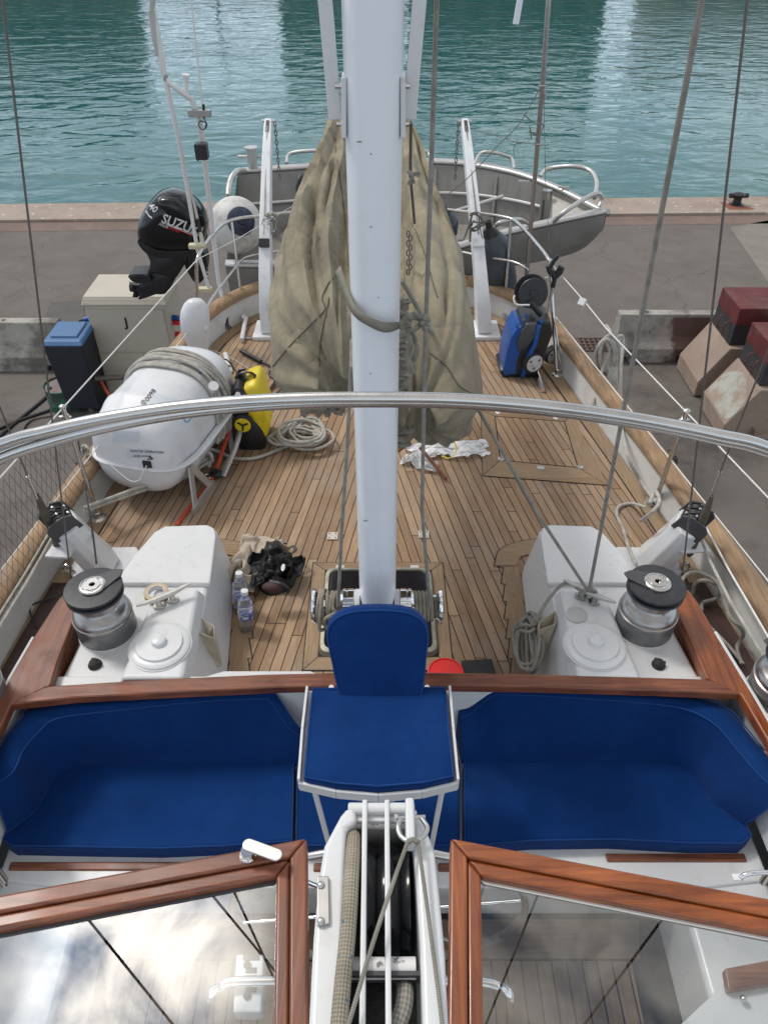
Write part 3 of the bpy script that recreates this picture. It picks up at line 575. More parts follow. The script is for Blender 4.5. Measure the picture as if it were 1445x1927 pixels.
for s in (1, -1):   # inner standing part of the side coaming (wood skirt) and the white outer fillet
    m = MB(); q = [(1328, 1277), (1268, 1140)] if s > 0 else [(96, 1290), (155, 1128)]
    a, b = Z(*q[0], CZ), Z(*q[1], CZ); m.bar(a + Vector((s * .02, 0, -.07)), b + Vector((s * .02, 0, -.07)), .03, .12); m.build('coaming_skirt', VARYB if s > 0 else VARY, yacht)
    m = MB(); q = [(1345, 1190), (1422, 1316), (1500, 1450)] if s > 0 else [(63, 1200), (-12, 1330), (-60, 1450)]
    m.tube([Z(x, y, .40) for x, y in q], .008, 6); m.build('white_beading', WHITE, yacht)
    m = MB(); y0 = 1.98
    m.prism([B(s * 1.57, 2.6), B(s * 1.655, 2.1), B(s * 1.72, 1.7), B(s * 1.75, -2), B(s * 1.62, -2), B(s * 1.62, 1.7), B(s * 1.60, 2.05), B(s * 1.50, 2.6)], -.02, .352); m.build('coaming_side', WHITE, yacht, bevel=.01)
# cockpit well: white walls, bench, sole
m = MB(); m.prism([B(-1.60, 2.08), B(1.60, 2.08), B(1.60, 2.02), B(-1.60, 2.02)], -.5, .352); m.build('cockpit_wall', WHITE, yacht, bevel=.01)
m = MB(); m.prism([B(-1.62, 2.03), B(1.62, 2.03), B(1.62, 1.36), B(1.32, 1.33), B(-1.32, 1.33), B(-1.62, 1.36)], -.16, -.085); m.build('bench_top', WHITE, yacht, bevel=.012)
m = MB(); m.prism([B(-1.6, 1.39), B(1.6, 1.39), B(1.6, 1.43), B(-1.6, 1.43)], -.5, -.16); m.build('bench_front', WHITE, yacht)
for s in (1, -1):
    m = MB(); m.prism([B(s * 1.24, 1.39), B(s * 1.62, 1.39), B(s * 1.62, -2), B(s * 1.12, -2)], -.5, -.10); m.build('side_bench', WHITE, yacht, bevel=.03, seg=4)
for (x0, x1, yy) in ((20, 555, 1632), (1140, 1400, 1619), (590, 620, 1634), (824, 850, 1634)):
    a, b = Z(x0, yy, -.09), Z(x1, yy - (6 if x0 > 1000 else 0), -.09); m = MB(); m.box((a + b) / 2, ((b - a).length, .035, .03)); m.build('bench_edge_trim', VARX, yacht, bevel=.006)
m = MB(); m.add([(-1.7, 1.42, -.505), (1.7, 1.42, -.505), (1.7, -2, -.505), (-1.7, -2, -.505)], [(0, 1, 2, 3)]); m.build('cockpit_floor', RUBBER, yacht, smooth=False)
SOLE = teak('sole_teak', 0, .066, .007, (.13, .09, .06), (.20, .145, .10), joints=False, straight_axis='Y', grey=(.15, .125, .10))
SOLEX = teak('sole_teak_across', 0, .5, .0, (.13, .09, .06), (.2, .145, .10), joints=False, straight_axis='X', grey=(.15, .125, .10), lines=False)
m = MB(); m.prism([B(-1.13, 1.19), B(1.08, 1.19), B(.93, -2), B(-.95, -2)], -.51, -.49); m.build('sole_grating', SOLE, yacht, smooth=False)
m = MB(); m.prism([B(-1.2, 1.36), B(1.16, 1.36), B(1.12, 1.20), B(-1.15, 1.20)], -.51, -.488); m.build('sole_board', SOLEX, yacht, smooth=False)
# ================================================================== COCKPIT CUSHIONS
def lerp(a, b, t): return a + (b - a) * t
def cushion(name, outline, z0, z1, root, bev=.018):
    m = MB(); m.prism(outline, z0, z1); o = m.build(name, CUSH, root, bevel=bev, seg=4)
    return o
def pipe_line(pts, root, r=.0038):
    m = MB(); m.tube(pts, r, 6); return m.build('piping', PIPING, root)
def backrest(label, stations, side):
    """stations: (bottom px, top-front px, top-back px, top height)"""
    root = thing('backrest_cushion', label, 'cushion', (side * 1.0, 1.9, 0), 'blue backrest cushions')
    bf = spl([Z(x, y, .0) for (x, y), _, _, _ in stations], 6)
    tf = spl([Z(x, y, h - .012) for _, (x, y), _, h in stations], 6)
    tb = spl([Z(x, y, h) for _, _, (x, y), h in stations], 6)
    rings = []
    for a, b, c in zip(bf, tf, tb):
        back = Vector((c.x, c.y, -.02)); out = (c - b); out.z = 0
        mid = a.lerp(b, .5) - out.normalized() * .012
        rings.append([a + Vector((0, 0, -.02)), a.lerp(b, .04), a.lerp(mid, .9) if False else mid, b.lerp(a, .05), b, b.lerp(c, .12) + Vector((0, 0, .008)), b.lerp(c, .5) + Vector((0, 0, .014)), c.lerp(b, .08) + Vector((0, 0, .004)), c + Vector((0, 0, -.012)), back])
    m = MB(); m.loft(rings); m.build('cover', CUSH, root, angle=60)
    pipe_line([p + Vector((0, 0, .004)) for p in tf], root); pipe_line([p + Vector((0, 0, .003)) for p in tb], root, .003)
    a = rings[-1]; pipe_line(a[1:9], root, .003)
backrest('blue canvas backrest curving round the bench below the blue washer', [
    ((868, 1432), (868, 1352), (862, 1340), .17), ((905, 1434), (890, 1340), (880, 1330), .19), ((950, 1436), (925, 1311), (915, 1298), .30), ((1010, 1437), (960, 1308), (955, 1295), .32), ((1100, 1434), (1080, 1314), (1080, 1299), .32), ((1210, 1432), (1210, 1324), (1215, 1307), .32),
    ((1262, 1436), (1290, 1336), (1318, 1314), .32), ((1300, 1455), (1345, 1365), (1372, 1336), .32), ((1322, 1485), (1382, 1407), (1404, 1372), .31), ((1345, 1515), (1420, 1452), (1440, 1415), .30), ((1400, 1552), (1470, 1500), (1490, 1462), .30)], 1)
backrest('blue canvas backrest curving round the bench below the liferaft', [
    ((562, 1437), (562, 1386), (566, 1372), .14), ((548, 1438), (540, 1366), (552, 1356), .20), ((520, 1438), (508, 1320), (518, 1306), .31), ((480, 1438), (492, 1316), (500, 1302), .32), ((380, 1437), (370, 1322), (372, 1305), .32), ((250, 1438), (200, 1340), (205, 1317), .32),
    ((160, 1441), (108, 1353), (62, 1331), .32), ((118, 1455), (72, 1380), (40, 1352), .32), ((88, 1490), (45, 1412), (12, 1385), .32), ((62, 1530), (24, 1455), (-20, 1430), .31), ((15, 1565), (-20, 1480), (-50, 1462), .30)], -1)
def seat(label, px, z=0.0, th=.10):
    ol = [Z(x, y, z) for x, y in px]; c = sum(ol, Vector()) / len(ol)
    root = thing('seat_cushion', label, 'cushion', (c.x, c.y, z - th), 'blue seat cushions of the helm bench')
    cushion('cover', ol, z - th, z, root, .016); pipe_line([p + (c - p).normalized() * .006 + Vector((0, 0, .0)) for p in ol + ol[:1]], root, .0035)
seat('long blue canvas seat cushion below the curved backrest near the round lid with the rope', [(872, 1428), (1245, 1424), (1290, 1434), (1320, 1470), (1335, 1500), (1360, 1524), (1405, 1552), (1416, 1572), (1398, 1588), (1300, 1588), (1150, 1580), (1000, 1582), (872, 1592)])
seat('long blue canvas seat cushion just beyond the window with the steel handle', [(555, 1430), (170, 1432), (112, 1448), (86, 1488), (60, 1530), (10, 1568), (4, 1580), (22, 1592), (120, 1594), (300, 1597), (420, 1592), (552, 1582)])
seat('short blue canvas cushion filling the bench under the raised helm chair', [(558, 1430), (866, 1430), (866, 1592), (556, 1592)])
# ================================================================== HELM CHAIR
ch = thing('helm_chair', 'raised blue helm chair with white frame standing over the curved bench', 'chair', (-.02, 1.65, 0))
SZ = .62
ol = [Z(x, y, SZ) for x, y in [(586, 1294), (840, 1292), (847, 1370), (856, 1462), (800, 1475), (712, 1483), (630, 1476), (570, 1464), (577, 1380)]]
fr = [Z(x, y, SZ - .01) for x, y in [(578, 1290), (846, 1289), (853, 1370), (862, 1466), (795, 1482), (712, 1489), (632, 1482), (562, 1466), (569, 1370)]]
m = MB(); m.prism(ol, SZ - .055, SZ); m.build('seat', CUSH, ch, bevel=.016, seg=4)
pts = [p + (Vector((-.01, 1.62, SZ)) - p).normalized() * .008 for p in ol]; m = MB(); m.tube(pts + pts[:1], .0035, 6); m.build('piping', PIPING, ch)
m = MB(); m.prism(fr, SZ - .085, SZ - .045); m.build('frame', WHITE, ch, bevel=.004)
m = MB()
for a, b in ((0, 8), (8, 7), (1, 2), (2, 3)): m.bar(fr[a] + Vector((0, 0, -.038)), fr[b] + Vector((0, 0, -.038)), .011, .075)
for a, b in ((7, 6), (6, 5), (5, 4), (4, 3)): m.bar(fr[a] + Vector((0, 0, -.045)), fr[b] + Vector((0, 0, -.045)), .012, .05)
m.build('frame_rim', WHITE, ch, bevel=.003)
m = MB(); q = [Z(x, y, SZ - .09) for x, y in [(652, 1478), (772, 1478), (742, 1508), (684, 1508)]]; m.prism(q, SZ - .098, SZ - .078); m.build('front_plate', WHITE, ch, bevel=.006)
c = Z(712, 1499, SZ - .078); m = MB(); m.lathe([(.010, 0), (.011, .003), (.008, .005), (0, .005)], 20, c=c); m.build('badge', STEEL, ch)
for a, b in (((592, 1488), (640, 1585)), ((832, 1486), (800, 1585))):
    m = MB(); m.cyl(Z(*a, SZ - .08), Vector((Z(*b, .1).x, Z(*b, .1).y + .0, -.5)), .011, 12); m.build('leg', WHITE, ch)
for s in (-1, 1):
    m = MB(); m.cyl((-.02 + s * .2, 1.88, SZ - .08), (-.02 + s * .16, 1.95, -.08), .011, 12); m.build('leg', WHITE, ch)
# back: a padded shield, leaning
bo = [(640, 1312), (622, 1240), (614, 1195), (624, 1168), (655, 1151), (711, 1146), (767, 1151), (797, 1168), (807, 1195), (803, 1240), (793, 1310), (760, 1323), (712, 1329), (670, 1323)]
def backp(x, y, d=0):    # plane of the chair back
    t = (1329 - y) / (1329 - 1146); yy = lerp(1.765, 1.935, t) + d; return Yp(x, y, yy)
fr_ = [backp(x, y) for x, y in bo]; n_ = (fr_[5] - fr_[12]).cross(Vector((1, 0, 0))).normalized()
if n_.y < 0: n_ = -n_
ctr = sum(fr_, Vector()) / len(fr_)
f = spl(fr_, 4, True); 
rings = [[p.lerp(ctr, k) + n_ * d for p in f] for k, d in ((.97, -.012), (.6, -.012), (.25, -.008), (.08, -.004), (.02, .0), (0, .01), (0, .05), (.04, .062), (.3, .068), (.97, .068))]
m = MB(); m.loft(rings); m.build('backrest', CUSH, ch, angle=70)
m = MB(); q = [p.lerp(ctr, .025) - n_ * .001 for p in f]; m.tube(q + q[:1], .0036, 6); m.build('piping', PIPING, ch)
# ================================================================== MIZZEN MAST
MY = 2.25
def mastx(z): return lerp(-.028, -.030, z / 3)
mast = thing('mizzen_mast', 'tall white painted mast rising through the middle of the view', 'mast', (-.03, MY, 0))
m = MB(); rings = []
for z in (0, .3, .68, 1.4, 2.2, 3.0, 4.5, 9.0):
    rings.append([(mastx(0) + .079 * math.copysign(abs(math.cos(a)) ** .93, math.cos(a)), MY + .105 * math.copysign(abs(math.sin(a)) ** .85, math.sin(a)), z) for a in [2 * PI * k / 40 for k in range(40)]])
m.loft(rings); m.build('mast_tube', PAINT, mast)
for px_, py_, w_ in ((676, 267, .012), (698, 290, .004), (698, 427, .005), (697, 703, .004), (688, 980, .016), (712, 560, .003)):
    q_ = Yp(px_, py_, MY - .1055); m = MB(); m.box(q_, (w_, .002, .0025)); m.build('paint_chip', DGREY, mast)
m = MB(); m.box((-.03, MY, .03), (.26, .30, .06)); m.build('mast_step', WHITE, mast, bevel=.01)
for s in (-1, 1):
    ptsS = [(606, -60), (617, 90), (622, 150), (638, 225)] if s < 0 else [(800, -60), (784, 90), (779, 150), (768, 225)]
    m = MB(); x0 = -.03 + s * .088
    a = [Yp(605 if s < 0 else 796, -80, MY - .02), Yp(631 if s < 0 else 770, 225, MY - .02)]
    m.bar(a[1], a[0], .036, .012, (0, 1, 0)); m.build('tang', WHITE, mast, bevel=.003)
    m = MB(); c1, c2 = Yp(648 if s < 0 else 758, 140, MY - .03), Yp(648 if s < 0 else 758, 255, MY - .03)
    m.bar(c1, c2, .014, .07, (0, 1, 0)); m.build('cheek_plate', WHITE, mast, bevel=.004)
    m = MB(); c = (c1 + c2) / 2; c.x = -.03 + s * .078
    for dz in (.05, -.04): m.cyl(c + Vector((0, -.02, dz)), c + Vector((s * .02, -.02, dz)), .007, 10)
    m.build('bolt', STEEL, mast)
    # horizontal halyard winch
    wz, wy = .665, MY - .03
    wr = thing('mast_winch', ('chrome halyard winch on the mast side wound with a knotted rope' if s < 0 else 'chrome halyard winch on the mast side wound with four neat rope turns'), 'winch', (-.03, wy, wz), 'halyard winches on the mast')
    Mx = Matrix(((0, 0, s), (0, 1, 0), (1, 0, 0)))
    def L_(prof, nm, mt, x0_): m = MB(); m.lathe(prof, 36, Mx, (-.03 + s * x0_, wy, wz)); return m.build(nm, mt, wr)
    L_([(.074, 0), (.076, .004), (.076, .02), (.072, .024)], 'base', WHITE, .075)
    L_([(.070, 0), (.078, .004), (.078, .03), (.074, .032), (.074, .036), (.078, .038), (.078, .05), (.066, .062), (.055, .078), (.050, .10), (.050, .15), (.06, .165), (.078, .172)], 'drum', CHROME, .098)
    L_([(.078, 0), (.082, .006), (.078, .014), (.05, .022), (.02, .024), (.018, .016), (0, .016)], 'cap', CHROME, .27)
    m = MB(); pts = []; turns = 6 if s < 0 else 5
    for k in range(turns * 16 + 1):
        a = 2 * PI * k / 16; rr = .061 + (.012 if s < 0 and k > 60 else 0); x = .165 + .0165 * k / 16; x = min(x, .262 - .004 * (k % 3 == 0))
        pts.append((-.03 + s * (x + (.004 * math.sin(a * 1.7) if s < 0 else 0)), wy + rr * math.cos(a), wz + rr * math.sin(a)))
    m.tube(pts, .0085, 8); o = m.build('rope_turns', ROPEB, wr)
    if s < 0:
        m = MB(); m.tube(spl([(-.03 - .19, wy - .06, wz + .05), (-.03 - .16, wy - .085, wz + .0), (-.03 - .20, wy - .088, wz - .05), (-.03 - .235, wy - .08, wz - .02), (-.03 - .21, wy - .09, wz + .03), (-.03 - .165, wy - .08, wz + .035), (-.03 - .15, wy - .07, wz - .06), (-.03 - .17, wy - .04, wz - .075)], 6), .0085, 8)
        m.tube(spl([(-.27, wy - .02, wz + .075), (-.275, wy - .075, wz + .03), (-.28, wy - .09, wz - .05), (-.26, wy - .06, wz - .085)], 6), .0085, 8); m.build('knot', ROPEB, wr)
# ================================================================== MAIN BOOM END WITH SHEAVES
bm = thing('boom_end', 'white boom end casting with black sheaves and slotted top', 'boom', (-.01, .3, 2.2))
BZ = 2.30
def bz(x, y, z=BZ): return Z(x, y, z)
out = [(640, 1538), (668, 1516), (762, 1516), (790, 1540), (820, 1610), (832, 1760), (850, 2100), (572, 2100), (590, 1760), (604, 1620)]
ol = [bz(x, y, BZ - .012) for x, y in out]
# side cheeks
Lp = [(640, 1534), (650, 1522), (668, 1514), (672, 1545), (652, 1560), (640, 2100), (572, 2100), (590, 1760), (600, 1650), (610, 1590)]
m = MB(); m.prism([bz(x, y) for x, y in Lp], BZ - .13, BZ); m.build('cheek', WHITE, bm, bevel=.006, seg=3)
Rp = [(768, 1545), (766, 1514), (786, 1530), (800, 1552), (818, 1600), (828, 1690), (838, 1800), (852, 2100), (800, 2100), (790, 1780), (776, 1560)]
m = MB(); m.prism([bz(x, y) for x, y in Rp], BZ - .13, BZ); m.build('cheek', WHITE, bm, bevel=.006, seg=3)
m = MB(); m.tube([bz(655, 1522, BZ - .006), bz(780, 1522, BZ - .006)], .007, 10); m.bar(bz(650, 1526) - Vector((0, 0, .07)), bz(785, 1526) - Vector((0, 0, .07)), .014, .12); m.build('end_bar', WHITE, bm, bevel=.002)
WORN = mat('chipped_white_paint', (.7, .7, .7), .4, dirt=(.2, .19, .18), damt=1, dscale=40, dlo=.56, dhi=.58)
m = MB(); m.cyl(bz(652, 1548, BZ - .022), bz(776, 1548, BZ - .022), .0075, 16); m.build('cross_pin', WORN, bm)
m = MB(); m.cyl(bz(640, 1822, BZ - .02), bz(782, 1822, BZ - .02), .010, 16); m.build('cross_pin', WORN, bm)
for x0, x1 in ((687, 680), (728, 732)):
    m = MB(); m.bar(bz(x0, 1516, BZ - .012), bz(x1, 2100, BZ - .012), .0058, .03); m.build('divider', WHITE, bm, bevel=.0018)
m = MB(); m.bar(bz(770, 1512, BZ + .008), bz(772, 1592, BZ + .008), .010, .03); m.build('lug', WHITE, bm, bevel=.003)
m = MB(); m.prism([bz(645, 1530), bz(785, 1530), bz(800, 2100), bz(630, 2100)], BZ - .14, BZ - .125); m.build('bottom_plate', BLACK, bm)
for cx_, nm in ((664, 0), (708, 1), (752, 2)):
    a = bz(cx_, 1690, BZ - .062); w = .0105 if nm else .012; rr = .062
    m = MB(); m.lathe([(rr, -w), (rr, -w + .002), (rr - .006, 0), (rr, w - .002), (rr, w)], 40, Matrix(((0, 0, 1), (0, 1, 0), (1, 0, 0))), (a.x, a.y, BZ - .075)); m.build('sheave', BLACKG, bm)
a = bz(662, 1760, BZ - .02)
c = bz(600, 1705, BZ + .0)
m = MB(); m.prism([bz(597, 1652, BZ), bz(619, 1652, BZ), bz(621, 1742, BZ), bz(597, 1746, BZ)], BZ + .001, BZ + .005); o = m.build('side_plate', STEELD, bm, bevel=.001)
for y in (1665, 1733): m = MB(); m.ball(bz(604, y, BZ + .006), (.004, .004, .0025), 12); m.build('screw', STEEL, bm)
m = MB(); m.box(bz(727, 1838, BZ - .02), (.07, .004, .02)); m.build('label_plate', DGREY, bm)
# shackle
sh = thing('bow_shackle', 'steel bow shackle on the lug of the white boom end', 'shackle', bz(775, 1560, BZ))
m = MB(); m.tube(spl([bz(754, 1540, BZ + .012), bz(749, 1556, BZ + .014), bz(754, 1573, BZ + .014), bz(772, 1584, BZ + .016), bz(795, 1575, BZ + .014), bz(804, 1558, BZ + .013), bz(793, 1540, BZ + .010)], 6), .0028, 10); m.build('bow', STEEL, sh)
m = MB(); m.cyl(bz(745, 1539, BZ + .010), bz(800, 1537, BZ + .010), .0024, 10); m.cyl(bz(742, 1539, BZ + .010), bz(748, 1539, BZ + .010), .0045, 6); m.build('pin', STEEL, sh)
m = MB(); m.tube(spl([bz(660, 1576, BZ - .035), bz(665, 1580, BZ - .01), bz(662, 1640, BZ + .003), bz(655, 1750, BZ + .004), bz(645, 1850, BZ + .004), bz(636, 1960, BZ + .004), bz(626, 2150, BZ + .004)], 6), .0082, 14); tag(m.build('mainsheet_rope', ROPEB), 'thick beige braided rope lying in the slot of the boom end', 'rope')
m = MB(); m.tube(spl([bz(760, 1850, BZ - .05), bz(762, 1868, BZ - .025), bz(758, 1900, BZ - .02), bz(742, 1950, BZ - .02), bz(730, 2050, BZ - .02)], 6), .0085, 12); tag(m.build('mainsheet_rope', ROPEG), 'grey rope loop coming out of the boom end below the cross pin', 'rope')
LINE = ropemat('thin_grey_line', (.42, .40, .34), (.2, .19, .16), 1.6)
m = MB(); m.tube(spl([bz(768, 1582, BZ + .020), bz(740, 1660, BZ + .022), bz(700, 1780, BZ + .02), bz(655, 1930, BZ + .018), bz(600, 2100, BZ + .018)], 5), .0022, 8)
m.tube([bz(768, 1584, BZ + .02), bz(776, 1580, BZ + .022), bz(785, 1584, BZ + .02)], .003, 8)
m.tube(spl([bz(786, 1582, BZ + .019), bz(800, 1680, BZ + .012), bz(816, 1800, BZ + .006), bz(832, 1930, BZ + .005), bz(845, 2100, BZ + .005)], 5), .002, 8)
tag(m.build('thin_lashing', LINE), 'thin grey lashing line tied to the shackle and running back over the boom', 'rope')
# ================================================================== WOOD FRAMED WINDOWS
FZ = 1.60
gl = bpy.data.materials.new('window_glass'); gl.use_nodes = True; t, N, L, P = nodes(gl); N.remove(P)
gg = N.new('ShaderNodeBsdfGlossy'); gg.inputs['Roughness'].default_value = 0.0; gg.inputs['Color'].default_value = (1, 1, 1, 1); gt = N.new('ShaderNodeBsdfTransparent'); gt.inputs['Color'].default_value = (.66, .70, .71, 1)
fz = N.new('ShaderNodeFresnel'); fz.inputs[0].default_value = 1.55; mm_ = N.new('ShaderNodeMixShader'); L(mth(t, 'MULTIPLY', fz.outputs[0], 2.6), mm_.inputs[0]); L(gt.outputs[0], mm_.inputs[1]); L(gg.outputs[0], mm_.inputs[2]); L(mm_.outputs[0], N['Material Output'].inputs[0])
def window(label, corner, topend, botend, s, wx, wy):
    c = Z(*corner, FZ); a = Z(*topend, FZ); b = Z(*botend, FZ)
    r = thing('framed_window', label, 'window', (c.x, c.y, FZ), 'wood framed windows over the helm')
    ux = (a - c).normalized(); uy = (b - c).normalized(); W = .062
    A = c + ux * 1.15; Bm = c + uy * .75
    def P_(i, j, z): v = c + ux * i + uy * j; return Vector((v.x, v.y, z))
    def piece(poly, nm, mt, z0, z1, bv=.006): m = MB(); m.prism([P_(i, j, 0) for i, j in poly], z0, z1); return m.build(nm, mt, r, bevel=bv, seg=3)
    piece([(0, 0), (1.15, 0), (1.15, W * .55), (W * .55, W * .55)], 'top_rail', wx, FZ - .05, FZ)
    piece([(W * .55, W * .55), (1.15, W * .55), (1.15, W), (W, W)], 'inner_bead', wx, FZ - .05, FZ - .007, .007)
    piece([(0, 0), (W * .55, W * .55), (W * .55, .75), (0, .75)], 'stile', wy, FZ - .05, FZ)
    piece([(W * .55, W * .55), (W, W), (W, .75), (W * .55, .75)], 'inner_bead', wy, FZ - .05, FZ - .007, .007)
    m = MB(); m.prism([P_(W - .008, W - .008, 0), P_(1.15, W - .008, 0), P_(1.15, .75, 0), P_(W - .008, .75, 0)], FZ - .034, FZ - .030); 
    m = MB(); q = [P_(W - .008, W - .008, FZ - .03), P_(1.15, W - .008, FZ - .03), P_(1.15, .75, FZ - .03), P_(W - .008, .75, FZ - .03)]; m.add(q, [(0, 1, 2, 3)]); m.build('pane', gl, r, smooth=False)
    m = MB(); m.prism([P_(W - .002, W - .002, 0), P_(1.15, W - .002, 0), P_(1.15, W + .006, 0), P_(W + .006, W + .006, 0)], FZ - .036, FZ - .028); m.build('gasket', DULLW if s > 0 else DGREY, r)
    return r, P_
wl, PL = window('wood framed window with a steel handle, its glass mirroring the bright clouds', (577, 1576), (0, 1684), (581, 1927), -1, VARX, VARY)
wr_, PR = window('bright varnished wood framed window with teak sole planks seen through its clear glass', (848, 1576), (1445, 1690), (843, 1927), 1, VARXB, VARYB)
m = MB(); a = Z(468, 1590, FZ + .03); 
m.cyl(Z(466, 1608, FZ + .0), Z(466, 1600, FZ + .03), .013, 20); m.lathe([(.017, 0), (.017, .003), (.013, .005)], 20, c=Z(467, 1610, FZ + .001)); m.build('handle_stem', CHROME, wl)
m = MB(); a, b = Z(468, 1590, FZ + .034), Z(520, 1609, FZ + .034); d = (b - a).normalized(); pp = Vector((-d.y, d.x, 0)) * .0125
rg = [];
ol = [a + pp * math.cos(t_) - d * .0125 * math.sin(t_) for t_ in [PI * k / 8 for k in range(9)]] + [b - pp * math.cos(t_) + d * .0125 * math.sin(t_) for t_ in [PI * k / 8 for k in range(9)]]
m.prism(ol, FZ + .030, FZ + .037); m.build('handle', STEEL, wl, bevel=.002)
m = MB(); m.box(Z(1387, 1651, FZ + .003), (.02, .014, .005)); m.build('hinge_plate', WHITE, wr_, bevel=.002)
m = MB(); m.tube(spl([Z(1392, 1652, FZ + .005), Z(1405, 1645, FZ + .014), Z(1440, 1642, FZ + .016), Z(1500, 1644, FZ + .016)], 5), .0045, 10); m.build('stay', CHROME, wr_)
# ================================================================== STEERING WHEEL AND PEDESTAL
wc = Vector((-.02, 1.15, .135)); RW = .55
wh = thing('steering_wheel', 'large stainless steering wheel with rope wrapped rim behind the windows', 'steering wheel', wc)
m = MB(); m.tube([wc + Vector((RW * math.cos(a), 0, RW * .92 * math.sin(a))) for a in [2 * PI * k / 72 for k in range(72)]], .014, 12, closed=True); m.build('rim', STEEL, wh)
m = MB(); m.tube([wc + Vector((RW * math.cos(a), 0, RW * .92 * math.sin(a))) for a in [-PI * .85 + PI * .7 * k / 40 for k in range(41)]], .018, 12); m.build('rope_wrapping', ropemat('wheel_cord', (.42, .38, .30), (.1, .09, .07), .8), wh)
for k in range(6):
    a = PI / 6 + k * PI / 3 - R(18); m = MB(); m.cyl(wc + Vector((0, 0, 0)), wc + Vector((RW * math.cos(a), 0, RW * .92 * math.sin(a))), .008, 10); m.build('spoke', CHROME, wh)
m = MB(); m.cyl(wc + Vector((0, -.06, 0)), wc + Vector((0, .06, 0)), .05, 20); m.build('hub', CHROME, wh)
pd = thing('helm_pedestal', 'varnished wooden helm pedestal with white switch panel and chrome guard rail', 'pedestal', (-.02, .75, -.49))
m = MB(); m.prism([(-.30, .72), (.12, .72), (.12, .40), (-.30, .40)], -.49, .40); m.build('body', VARX, pd, bevel=.02)
q = [Z(445, 1795, .42), Z(497, 1795, .42), Z(492, 1905, .42), Z(438, 1905, .42)]
m = MB(); m.prism(q, .34, .42); m.build('switch_panel', WHITE, pd, bevel=.008)
for y, w in ((1802, .055), (1826, .035), (1862, .035)):
    m = MB(); m.box(Z(473, y, .421), (w, .016, .003)); m.build('name_strip', DGREY, pd)
for y in (1815, 1873): m = MB(); m.cyl(Z(465, y, .42), Z(465, y, .43), .012, 16); m.build('knob', DGREY, pd)
for s, xs in ((1, (836, 900, 940, 958, 955)), (-1, (520, 440, 415, 398, 395))):
    m = MB(); ys = (1846, 1848, 1858, 1880, 1990); m.tube(spl([Z(x, y, .45 if i < 4 else .1) for i, (x, y) in enumerate(zip(xs, ys))], 6), .016, 12); m.build('guard_rail', CHROME, pd)
# white locker lid with teak edge seen through the glass, lower corner
lk = thing('locker_lid', 'white locker lid with a wooden top edge and knob seen through the window', 'lid', Z(1400, 1880, .3))
m = MB(); m.prism([Z(1363, 1822, .34), Z(1480, 1800, .34), Z(1500, 1842, .34), Z(1370, 1864, .34)], .30, .34); m.build('wood_edge', VARX, lk, bevel=.006)
m = MB(); m.prism([Z(1368, 1845, .30), Z(1520, 1830, .30), Z(1560, 2050, .30), Z(1150, 2050, .30)], .27, .30); m.build('panel', WHITE, lk, bevel=.004)
m = MB(); m.ball(Z(1398, 1880, .325), .012, 12); m.cyl(Z(1398, 1882, .30), Z(1398, 1880, .32), .007, 10); m.build('knob', STEEL, lk)
# ================================================================== STAINLESS ARCH IN FRONT
AY = 1.16
arch = thing('stainless_arch', 'double stainless tube arch sweeping across in front of the mast', 'arch rail', (0, AY, .4))
def arc_pts(dy, dl): return [Yp(x, y + dy + dl * abs((x - 722) / 722) ** 2 * (1 if x < 722 else .12), AY) for x, y in ((0, 838), (90, 811), (200, 786), (330, 765), (460, 753), (590, 747), (722, 746), (850, 748), (980, 757), (1110, 772), (1240, 793), (1350, 816), (1445, 840))]
for dy, dl, r in ((3, -4, .0118), (9, 16, .0118)):
    pts = arc_pts(dy, dl); e0, e1 = pts[0], pts[-1]
    pts = [e0 + Vector((-.62, 0, -1.9)), e0 + Vector((-.60, 0, -1.0)), e0 + Vector((-.50, 0, -.42)), e0 + Vector((-.26, 0, -.115))] + pts + [e1 + Vector((.26, 0, -.115)), e1 + Vector((.50, 0, -.42)), e1 + Vector((.60, 0, -1.0)), e1 + Vector((.62, 0, -1.9))]
    m = MB(); m.tube(spl(pts, 5), r, 14); m.build('tube', STEEL, arch)
